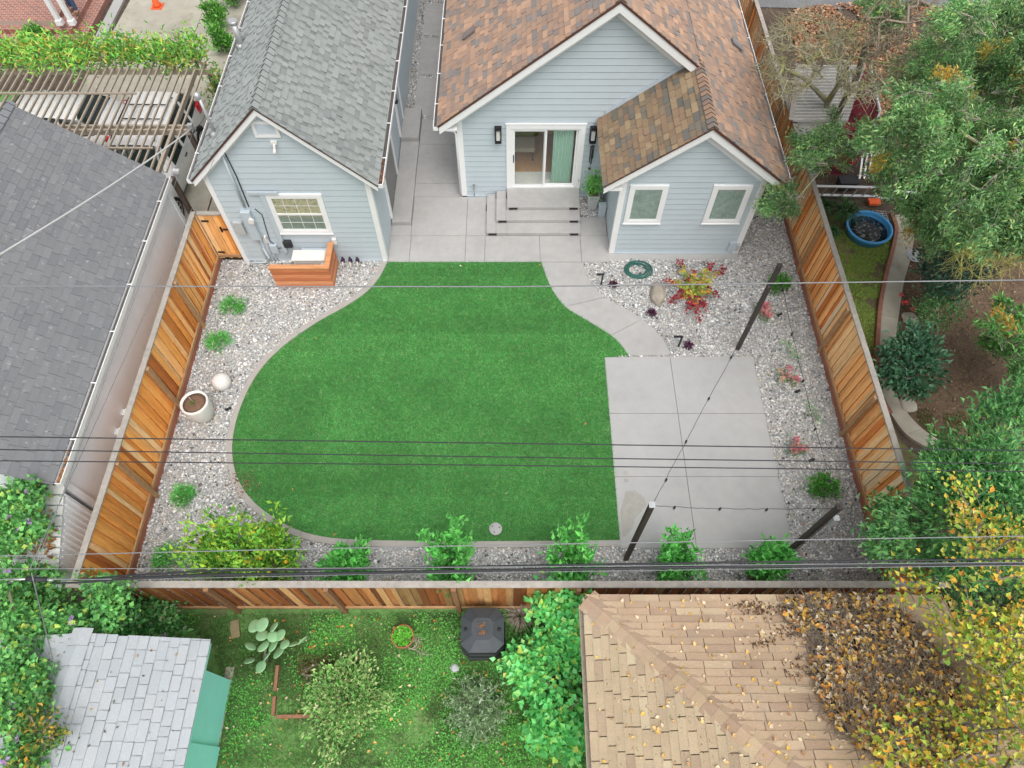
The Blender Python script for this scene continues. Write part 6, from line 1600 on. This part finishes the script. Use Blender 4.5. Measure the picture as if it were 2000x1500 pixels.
# ------------------------------------------------------------------ left: vine, wisteria
VINE = [((.13, .37, .11), 4), ((.20, .48, .13), 3), ((.08, .23, .07), 3), ((.36, .48, .10), .9)]
def vine(label, tips, base, nleaf, size, pal, spread, flowers=0, name="vine", grp=None, aspect=.85, up=.62, cl=.25):
    t_ = bush(name, label, "vine", tips, base, pal, size, nleaf, spread, aspect, grp, .05, .005, stem=MT["twig"], up=up, radial=.25, clump=cl, top=np.array([base[0], base[1], base[2] + 1.2]))
    if flowers:
        p = tips[RNG.integers(0, len(tips), flowers)] + RNG.normal(size=(flowers, 3)) * spread * .6 + [0, 0, spread * 1.3]
        for q in p:
            v = unit(RNG.normal(size=(7, 3))); v[:, 2] = np.abs(v[:, 2]) * .4; leaves("flower", q + v * .012, .06, [((.42, .26, .55), 2), ((.52, .36, .62), 2), ((.58, .46, .64), 1)], t_, .9, v, .8, MT["petal"])
    return t_
tv = np.vstack([volume_tips([(0, 940), (50, 938), (85, 955), (62, 1000), (80, 1035), (55, 1085), (0, 1105)], 1.9, 2.7, 80, -.15, 1.1),
                volume_tips([(0, 1110), (150, 1120), (230, 1150), (245, 1180), (210, 1240), (120, 1245), (100, 1290), (0, 1300)], 1.2, 2.6, 170, -.1, 1.2)])
vine("big morning glory vine with lilac flowers sprawling over the left corner behind the shed", tv, G(60, 1180), 10500, .088, VINE, .11, 30)
tv = volume_tips([(0, 1270), (60, 1270), (85, 1330), (90, 1390), (60, 1440), (80, 1500), (0, 1500)], 1.9, 3.0, 100, -.1, 1.2)
vine("lilac flowered vine mass climbing over the left edge of the pale shed", tv, G(10, 1400), 5000, .085, VINE, .10, 14)
tv = np.vstack([volume_tips([(40, 1400), (110, 1380), (120, 1430), (70, 1500), (0, 1500)], 2.6, 3.3, 26, -.5, 1.2)])
vine("small yellowing leafy branch hanging over the near corner of the pale shed", tv, G(0, 1490), 900, .075, [((.10, .20, .04), 3), ((.40, .34, .06), 1.5), ((.5, .3, .05), .7), ((.05, .11, .03), 2)], .09, 0, aspect=.5)
tv = np.vstack([volume_tips([(190, 1145), (260, 1150), (265, 1215), (230, 1240), (190, 1230)], .9, 1.9, 40, -.5, 1.1), volume_tips([(270, 1170), (335, 1165), (350, 1230), (330, 1255), (265, 1250)], .3, 1.0, 40, -.5, 1.1)])
vine("leafy green shrubs with pale shoots crowding the foot of the back fence at left", tv, G(265, 1240), 3400, .10, [((.11, .32, .09), 4), ((.17, .42, .13), 3), ((.06, .18, .06), 2), ((.34, .46, .24), 1)], .09, 4, aspect=.7)
# wisteria on the pergola beam
tv = []
for k in range(190):
    x = -15.8 + 7.4 * k / 190; tv.append((x + RNG.normal(0, .08), 17.15 + RNG.normal(.25, .22), 2.62 + abs(RNG.normal(0, .17))))
tv = np.array(tv)
vine("wisteria vine with green and yellow leaflets draped along the far beam of the pergola", tv, (-8.2, 17.05, 0), 7000, .15, [((.20, .48, .09), 4), ((.32, .54, .10), 3), ((.13, .34, .08), 2.2), ((.56, .50, .12), 1.2), ((.58, .36, .10), .5)], .15, 0, aspect=.26, up=.35, cl=.42)
tv = np.array([(-8.15 + RNG.normal(0, .12), 16.9 - k * .05 + RNG.normal(0, .1), 2.5 - k * .11 + RNG.normal(0, .08)) for k in range(22)])
vine("wisteria strand hanging down the pergola corner post beside the garage", tv, (-8.25, 16.6, 0), 900, .13, [((.15, .32, .06), 4), ((.40, .36, .07), 2), ((.08, .18, .05), 2)], .12, 0, aspect=.28)
for px, py, r_, lb, h in ((80, 90, .42, "round green bush against the brick porch steps", .55), (432, 60, .38, "green bush between driveway and the garage gutter, near the flue", .9), (438, 100, .30, "dark green bush lower down between driveway and garage gutter", .7), (458, 12, .35, "leafy bush at the top edge beside the garage roof", .9)):
    c = G(px, py); bush("bush", lb, "bush", ball_tips(c + Vector((0, 0, .1)), r_, r_, h, 26), c, [((.10, .30, .05), 3), ((.18, .42, .08), 3), ((.06, .17, .04), 2)], .10, 1300, .08, .5, "bushes along the driveway", .03)
gl = sample_poly([(-18, 14.6), (-13.4, 14.6), (-13.6, 16.6), (-14.5, 18.6), (-18, 18.6)], 16000); blades("verge_grass", gl, .08, .025, [((.14, .38, .07), 3), ((.09, .26, .05), 2)], -.02, .9)

# ------------------------------------------------------------------ bottom lot plants
# prickly pear
c = G(520, 1290); ct = thing("prickly_pear", "pale green prickly pear cactus with flat oval pads below the back fence", "cactus", c)
pads = [((487, 1290), .18, .12, 20), ((509, 1302), .3, .13, 60), ((490, 1262), .45, .12, -30), ((512, 1240), .55, .13, 10), ((497, 1222), .75, .14, 30), ((511, 1220), .95, .15, 80), ((535, 1224), .75, .12, 60), ((533, 1243), .65, .12, 50), ((547, 1240), .70, .13, 60), ((515, 1262), .5, .12, 0), ((533, 1260), .45, .14, 50), ((556, 1258), .5, .11, 40), ((573, 1258), .45, .11, 10), ((592, 1250), .4, .13, 40), ((545, 1272), .25, .15, 30), ((522, 1280), .3, .15, 55)]
for (px, py), z, r_, ang in pads:
    p = G(px, py, z); bm = bmesh.new(); bmesh.ops.create_uvsphere(bm, u_segments=20, v_segments=12, radius=1)
    R = Matrix.Rotation(math.radians(random.uniform(-25, 25)), 3, 'Y') @ Matrix.Rotation(math.radians(ang), 3, 'Z') @ Matrix.Rotation(math.radians(random.uniform(25, 60)), 3, 'X')
    for v in bm.verts: q = Vector((v.co.x * 1.12 * r_ * .80 * (1 + .12 * v.co.z), v.co.y * .022, v.co.z * r_ * 1.18)); v.co = R @ q + p - c
    me = bpy.data.meshes.new("pad"); bm.to_mesh(me); bm.free(); me.polygons.foreach_set("use_smooth", [True] * len(me.polygons)); me.materials.append(MT["cactus"])
    o = bpy.data.objects.new("pad", me); COL.objects.link(o); o.parent = ct
b = MB(); b.tube([c, c + Vector((.05, .05, .25)), c + Vector((.1, .1, .45))], [.06, .05, .03], 8); b.build("stem", MT["bark"], ct)
c = G(685, 1370); bush("shrub", "spreading olive green shrub with pale yellow leaves in the middle of the weedy lot", "shrub", np.vstack([ball_tips(c + Vector((0, 0, .1)), .6, .5, .55, 60), stem_tips(c, .95, .9, 16, 5, z0=.1)]), c, [((.24, .44, .13), 4), ((.38, .48, .21), 3), ((.15, .28, .09), 3), ((.60, .58, .32), 1), ((.20, .48, .13), 2)], .075, 6500, .10, .5, None, .04, stem=MT["twig"])
tips = volume_tips([(575, 1290), (640, 1280), (640, 1330), (580, 1340)], .1, .3, 16, -.9); bush("low_plant", "small dull red and green low plant beside the spreading shrub", "plant", tips, G(605, 1325), [((.10, .14, .04), 3), ((.17, .07, .05), 2), ((.06, .1, .03), 1)], .05, 700, .08, .5)
c = G(935, 1385); n = 260; t_ = thing("rosemary_bush", "grey green needle leaved rosemary bush at the bottom centre", "bush", c)
a = RNG.uniform(0, 6.28, n); el = RNG.uniform(.15, 1.3, n); d = np.stack([np.cos(a) * np.cos(el), np.sin(a) * np.cos(el), np.sin(el)], 1); Ls = RNG.uniform(.35, .75, (n, 1)); b = MB(); pos, dr_ = [], []
for i in range(n):
    e = Vector(d[i]) * Ls[i, 0] + Vector((0, 0, -.05)); m_ = c + e * .5 + Vector((0, 0, .05)); b.tube([c, m_, c + e], [.006, .005, .003], 3, cap=False)
    for u in np.linspace(.35, 1, 26):
        p = c.lerp(c + e, u) + Vector((0, 0, .1 * u * (1 - u))); pos.append(p); dr_.append(d[i] * .6 + RNG.normal(size=3) * .6)
b.build("stem", MT["twig"], t_, recalc=False); leaves("foliage", np.array(pos), .075, [((.27, .42, .22), 3), ((.18, .30, .13), 3), ((.40, .52, .34), 1.8), ((.50, .56, .44), .5)], t_, .22, unit(np.array(dr_)), .4)
# bright vine between bin and tan roof
tv = np.vstack([volume_tips([(1045, 1150), (1100, 1142), (1142, 1165), (1142, 1260), (1090, 1240), (1050, 1190)], .9, 1.5, 60, -.2, 1.4), volume_tips([(1010, 1270), (1080, 1230), (1140, 1260), (1140, 1330), (1100, 1360), (1040, 1360), (985, 1310)], .4, .9, 70, -.2, 1.4), volume_tips([(1040, 1360), (1140, 1350), (1140, 1470), (1090, 1490), (1040, 1440)], .3, .8, 46, -.05, 1.4)])
vine("bright lime green leafy vine filling the strip between compost bin and tan roof", tv, G(1090, 1300), 5600, .12, [((.18, .62, .19), 4), ((.28, .70, .18), 2.5), ((.12, .46, .14), 3), ((.52, .72, .14), .9)], .10, 0, aspect=.8)
def tuft(label, c, n, h, pal, name="dry_grass_tuft", grp=None, w_=.012, out=1.0, droop=.5):
    t_ = thing(name, label, "grass tuft" if "dry" in name else "plant", c, grp); b = MB(); V, F, C = [], [], []
    for i in range(n):
        a = random.uniform(0, 6.283); L_ = h * random.uniform(.55, 1.1); lean = random.uniform(.3, 1.0) * out; d = Vector((math.cos(a), math.sin(a), 0)); s = Vector((-d.y, d.x, 0)) * w_ / 2
        pts = [c + d * .03, c + d * L_ * lean * .45 + Vector((0, 0, L_ * .55)), c + d * L_ * lean * .95 + Vector((0, 0, L_ * (.75 - droop * lean * .5)))]
        k = len(V); V += [pts[0] - s, pts[0] + s, pts[1] - s, pts[1] + s, pts[2]]; F += [(k, k + 1, k + 3), (k, k + 3, k + 2), (k + 2, k + 3, k + 4)]; C += [None] * 5
    cols = np.repeat(pick(pal, n, .2), 5, 0); np_mesh("blades", np.array([tuple(v) for v in V]), np.array(F), cols, MT["dryleaf"] if "dry" in name else MT["leaf"], t_); return t_
DRY = [((.42, .36, .30), 3), ((.32, .27, .22), 2), ((.50, .45, .38), 1.5)]
for px, py, lb, h in ((1015, 1205, "dry pale grass tuft right beside the compost bin", .5), (1110, 1290, "dry pale grass tuft between bright vine leaves and tan roof edge", .35), (1075, 1405, "dry pale grass tuft low in the vine near the bottom", .45)):
    tuft(lb, G(px, py), 240, h, DRY, grp="dry grass tufts")
for px, py, lb, h in ((1645, 425, "big dark green strap leaved clump beside the blue paddling pool", .75), (1605, 412, "smaller strap leaved clump nearer the right fence", .5), (1622, 458, "low strap leaved clump at the fence below the big one", .4)):
    tuft(lb, G(px, py), 200, h, [((.045, .13, .04), 3), ((.08, .20, .06), 2), ((.03, .08, .03), 2), ((.16, .24, .12), .6)], "strap_leaf_plant", "strap leaved clumps", .03, 1.1, .9)

# ------------------------------------------------------------------ right garden trees and shrubs
DARKG = [((.06, .16, .085), 4), ((.085, .22, .115), 3), ((.04, .10, .06), 3), ((.17, .29, .19), 1)]
c = G(1790, 690); tips = volume_tips([(1715, 700), (1735, 665), (1790, 635), (1825, 665), (1835, 720), (1825, 760), (1790, 775), (1740, 750), (1712, 745)], .5, 1.4, 80, -.3, 1.2)
bush("shrub", "glossy dark green shrub leaning over the curved path toward the right fence", "shrub", tips, G(1770, 745), DARKG, .14, 2100, .10, .5, "garden shrubs beyond the right fence", .05, stem=MT["twig"], up=.7)
tips = volume_tips([(1790, 500), (1830, 455), (1890, 470), (1935, 520), (1910, 570), (1850, 575), (1800, 560)], .5, 1.7, 90, -.4, 1.2)
bush("shrub", "dense bluish dark shrub above the stepping stones beyond the right fence", "shrub", tips, G(1840, 580), [((.045, .11, .075), 4), ((.06, .15, .095), 3), ((.025, .065, .045), 3)], .11, 2600, .11, .45, "garden shrubs beyond the right fence", .05, up=.6)
tips = volume_tips([(1790, 600), (1820, 570), (1870, 570), (1890, 600), (1850, 635), (1800, 645)], .3, .9, 45, -.5, 1.3)
t_ = bush("shrub", "twiggy mid green shrub with a few coral flowers by the curved path", "shrub", tips, G(1830, 640), [((.10, .27, .09), 3), ((.16, .33, .13), 2), ((.06, .16, .06), 2)], .08, 1500, .10, .4, "garden shrubs beyond the right fence", .04)
for px, py in ((1760, 577), (1765, 593), (1771, 592), (1783, 605)):
    p = G(px, py, .4); v = unit(RNG.normal(size=(26, 3))); v[:, 2] = np.abs(v[:, 2]); leaves("flower", np.array(p) + v * .03, .05, [((.70, .10, .12), 2), ((.62, .16, .16), 1)], t_, .8, v, .4, MT["petal"])
# conifer with drooping feathery foliage
def conifer(label, poly, z0, z1, n, base, top, thr, tuftn=26, size=.16, extra=None, pal=None, name="conifer_tree", r_tr=.16, sp=.10, sc=.55):
    tips = volume_tips(poly, z0, z1, n, thr, sc); 
    if extra is not None: tips = np.vstack([tips, extra])
    t_ = thing(name, label, "tree", Vector(base)); N, P, cnt = skeleton(base, top, tips, .16)
    a, b_ = MB(), MB(); limbs(N, P, cnt, r_tr, .008, a, b_, .055)
    a.build("trunk", MT["lichen"], t_, recalc=False)
    if b_.v: b_.build("branches", MT["lichen"], t_, recalc=False)
    k = tuftn; m_ = len(tips); g = np.repeat(np.arange(m_), k)
    out = unit(tips - np.array(top) * [1, 1, .8]); out[:, 2] = out[:, 2] * .5 + .1
    axis = unit(out + RNG.normal(size=out.shape) * .45); L_ = RNG.uniform(-.12, .34, (m_ * k, 1))
    pos = tips[g] + axis[g] * L_ + RNG.normal(size=(m_ * k, 3)) * sp * .75
    d = axis[g] * .9 + RNG.normal(size=(m_ * k, 3)) * .6
    tone = (1 + RNG.uniform(-.4, .4, m_))[g]
    pal = pal or [((.19, .37, .145), 4), ((.27, .46, .19), 3), ((.11, .235, .10), 3), ((.40, .50, .19), 1.2)]
    cols = pick(pal, m_ * k, .22) * tone[:, None]
    yel = (RNG.random(m_) < .05)[g]; cols[yel] = pick([((.56, .44, .09), 2), ((.54, .32, .09), 1.4), ((.34, .38, .09), 1.5)], int(yel.sum()), .2)
    leaves("crown", pos, size, pal, t_, .13, unit(d), .45, cols=cols)
    tw = MB()
    for q, ax in zip(tips, axis):
        q = Vector(q); ax = Vector(ax)
        for _ in range(5):
            dd = (ax + Vector(RNG.normal(size=3) * .55)).normalized(); tw.tube([q - ax * .35, q - ax * .1 + Vector(RNG.normal(size=3) * .05), q + dd * random.uniform(.1, .42)], [.010, .007, .004], 3, cap=False)
    tw.build("twigs", MT["twig_pale"], t_, recalc=False)
    return t_
ex = np.array([G(px, py, z) for px, py, z in [(1520 + RNG.normal(0, 14), 400 + RNG.normal(0, 10), 2.3 + RNG.normal(0, .12)) for _ in range(9)] + [(1542 + RNG.normal(0, 12), 370 + RNG.normal(0, 10), 2.6) for _ in range(8)] + [(1600 + RNG.normal(0, 25), 285 + RNG.normal(0, 16), 3.2 + RNG.normal(0, .2)) for _ in range(16)] + [(1660 + RNG.normal(0, 26), 272 + RNG.normal(0, 18), 3.3 + RNG.normal(0, .2)) for _ in range(14)] + [(1612 + RNG.normal(0, 20), 325 + RNG.normal(0, 10), 2.6) for _ in range(5)]])
conifer("tall feathery green conifer with orange tips covering the upper right corner", [(1745, 160), (1790, 100), (1840, 80), (1850, 30), (1900, 0), (2080, -60), (2080, 480), (1960, 470), (1880, 430), (1850, 400), (1790, 330), (1760, 250), (1720, 300), (1700, 250), (1760, 210)], 3.2, 7.2, 560, G(1960, 330), G(1975, 150, 6.0), .10, 260, .088, ex, sc=.9)
conifer("small hanging conifer foliage at the top edge left of the tall conifer", [(1690, 0), (1760, 0), (1745, 40), (1700, 45)], 4.2, 5.4, 20, G(1735, 150), G(1730, 10, 5.0), -.6, 70, .16, r_tr=.05)
conifer("lower feathery conifer boughs hanging over the ladders and clutter", [(1715, 300), (1790, 290), (1860, 380), (1900, 440), (1890, 480), (1830, 470), (1775, 425), (1735, 390), (1715, 340)], 2.0, 3.9, 170, G(1850, 440), G(1830, 370, 3.6), -.0, 240, .088, r_tr=.08, sc=.9)
conifer("young bright conifer bough poking in from the right edge above the bare soil", [(1935, 640), (1960, 600), (2010, 600), (2060, 680), (2040, 760), (1960, 710), (1930, 690)], .9, 2.2, 60, G(2030, 760), G(2010, 690, 2.0), -.6, 80, .15, pal=[((.14, .36, .10), 3), ((.20, .44, .13), 2), ((.09, .24, .07), 2)], r_tr=.05)
# bare trees
def bare_tree(label, base, top, tips, r_tr, m, thin, rmin=.005, twigs=6, tl=.5):
    t_ = thing("bare_tree", label, "tree", Vector(base)); N, P, cnt = skeleton(base, top, tips, .22); a, b_ = MB(), MB(); limbs(N, P, cnt, r_tr, rmin, a, b_, .035)
    for q in tips:
        q = Vector(q); o_ = (q - Vector(top)).normalized()
        for _ in range(twigs):
            dd = (o_ + Vector(RNG.normal(size=3) * .65)).normalized(); L_ = random.uniform(.4, 1) * tl; m2 = q + dd * L_ * .5 + Vector(RNG.normal(size=3) * .05)
            b_.tube([q, m2, q + dd * L_ + Vector(RNG.normal(size=3) * .06)], [.008, .006, .004], 3, cap=False)
    a.build("trunk", m, t_, recalc=False); b_.build("branches", thin, t_, recalc=False); return t_
tips = np.vstack([volume_tips([(1500, 60), (1560, 30), (1640, 20), (1660, 90), (1600, 160), (1530, 200), (1500, 150)], 3.2, 5.5, 120, -.5), volume_tips([(1620, 90), (1680, 40), (1760, 60), (1800, 110), (1740, 180), (1660, 200)], 3.2, 6, 130, -.5), volume_tips([(1480, 120), (1540, 110), (1560, 160), (1490, 150)], 2.6, 3.6, 18, -.9)])
bare_tree("leafless grey tree with lichened twigs spreading above the corrugated shed", G(1578, 300), G(1655, 130, 3.6), tips, .085, MT["lichen"], MT["lichen"])
bare_tree("second leafless trunk leaning right behind the burgundy playhouse", G(1600, 340), G(1690, 90, 4.4), volume_tips([(1680, 0), (1720, -20), (1800, 0), (1850, 30), (1770, 90), (1700, 110)], 3.8, 6.0, 60, -.6), .07, MT["bark"], MT["twig"])
tips = volume_tips([(1850, 440), (1900, 400), (2010, 330), (2030, 520), (1950, 540), (1890, 545), (1860, 500)], 2.2, 4.0, 75, -.6)
bare_tree("bare branches coated in yellow-green lichen reaching in from the right edge", G(2060, 480), G(2030, 400, 3.2), tips, .055, MT["lichen_y"], MT["lichen_y"], .006, 7, .6)
# laurel
LAUR = [((.145, .36, .13), 4), ((.20, .45, .165), 3), ((.09, .235, .09), 3), ((.27, .47, .14), .9)]
tips = volume_tips([(1815, 890), (1850, 825), (1885, 830), (1930, 790), (2040, 740), (2060, 1120), (1900, 1130), (1720, 1090), (1700, 1060), (1740, 1000), (1785, 960), (1805, 920)], 1.6, 3.6, 330, -.08, 1.0)
bush("laurel_tree", "large dense mid green laurel at the right edge beside the end of the fence", "tree", tips, G(1930, 1080), LAUR, .135, 13500, .14, .34, None, .12, .008, stem=MT["bark"], top=G(1930, 1010, 2.6), parts=("trunk", "crown"), up=.5)
tips = volume_tips([(1705, 980), (1740, 965), (1770, 1000), (1760, 1080), (1715, 1095), (1700, 1050), (1720, 1020)], 1.3, 2.1, 34, -.8)
bush("shrub", "loose green shrub hanging over the lower end of the right fence", "shrub", tips, G(1800, 1120), LAUR + [((.5, .22, .1), .25)], .12, 1000, .10, .4, None, .04, parts=("stem", "foliage"))
tt = volume_tips([(1780, 1000), (1850, 990), (1840, 1040), (1800, 1080), (1780, 1050)], 1.8, 2.5, 120, -.9); b = MB()
for q in tt:
    q = Vector(q); d = Vector(RNG.normal(size=3)); d.z *= .4; d.normalize(); b.tube([q - d * .16, q + Vector(RNG.normal(size=3) * .03), q + d * .16], .0045, 3, cap=False)
tag(b.build("twig_tangle", mat("grey_twig", (.36, .32, .29), .95, .2, 20), recalc=False), "grey tangle of dead twigs caught in the shrub at the fence corner", "twigs")
tips = volume_tips([(1830, 1120), (2050, 1100), (2070, 1420), (1980, 1430), (1900, 1330), (1850, 1220)], .6, 1.9, 150, -.4, .9)
bush("bush", "dark green understorey bush in the shade beneath the yellowing birch", "bush", tips, G(1990, 1330), [((.09, .21, .075), 4), ((.13, .27, .10), 3), ((.05, .13, .05), 3)], .12, 5200, .14, .36, None, .05, parts=("stem", "foliage"))
for px, py in ((1300, 1121), (1112, 1126), (1478, 1124), (893, 1127)):
    c = G(px, py, .045); a = RNG.uniform(0, 6.28, 160); rr = .2 * np.sqrt(RNG.random(160)); struct(leaves("shrub_mulch", np.column_stack([c.x + rr * np.cos(a), c.y + rr * np.sin(a), np.full(160, .05)]), .06, [((.14, .09, .06), 3), ((.22, .15, .10), 2), ((.08, .055, .04), 2)], None, .5, up=.9, m=MT["dryleaf"]), "stuff")
# birch, yellow
BIR = [((.32, .40, .055), 4), ((.46, .46, .08), 3), ((.17, .30, .05), 3), ((.60, .40, .055), 2.2), ((.58, .28, .045), 1.3), ((.52, .44, .18), 1)]
tips = np.vstack([volume_tips([(1860, 935), (1890, 940), (1960, 1010), (2050, 1080), (2060, 1300), (1960, 1240), (1880, 1140), (1870, 1040)], 3.2, 5.6, 85, .0, 1.3),
                  volume_tips([(1720, 1130), (1760, 1110), (1850, 1170), (1990, 1220), (2040, 1400), (1920, 1330), (1840, 1250), (1790, 1200)], 3.0, 5.0, 70, .0, 1.3),
                  volume_tips([(1700, 1480), (1760, 1380), (1830, 1370), (1900, 1400), (1990, 1500), (1960, 1560), (1720, 1560)], 3.4, 5.4, 65, .0, 1.3),
                  volume_tips([(1880, 1180), (2000, 1230), (2060, 1450), (1960, 1430), (1890, 1330)], 3.0, 5.6, 60, .0, 1.3), volume_tips([(1850, 1420), (1930, 1330), (2060, 1400), (2060, 1580), (1840, 1580)], 2.9, 4.4, 120, -.5, 1.3), volume_tips([(1880, 1250), (1980, 1180), (2060, 1250), (2060, 1500), (1920, 1480)], 1.2, 2.2, 60, -.3, 1.3)])
bush("birch_tree", "yellowing birch tree with orange and lime leaves filling the lower right corner", "tree", tips, G(1990, 1480), BIR, .086, 6800, .13, .68, None, .10, .007, stem=MT["bark"], top=G(1980, 1290, 4.0), parts=("trunk", "crown"), up=.6)
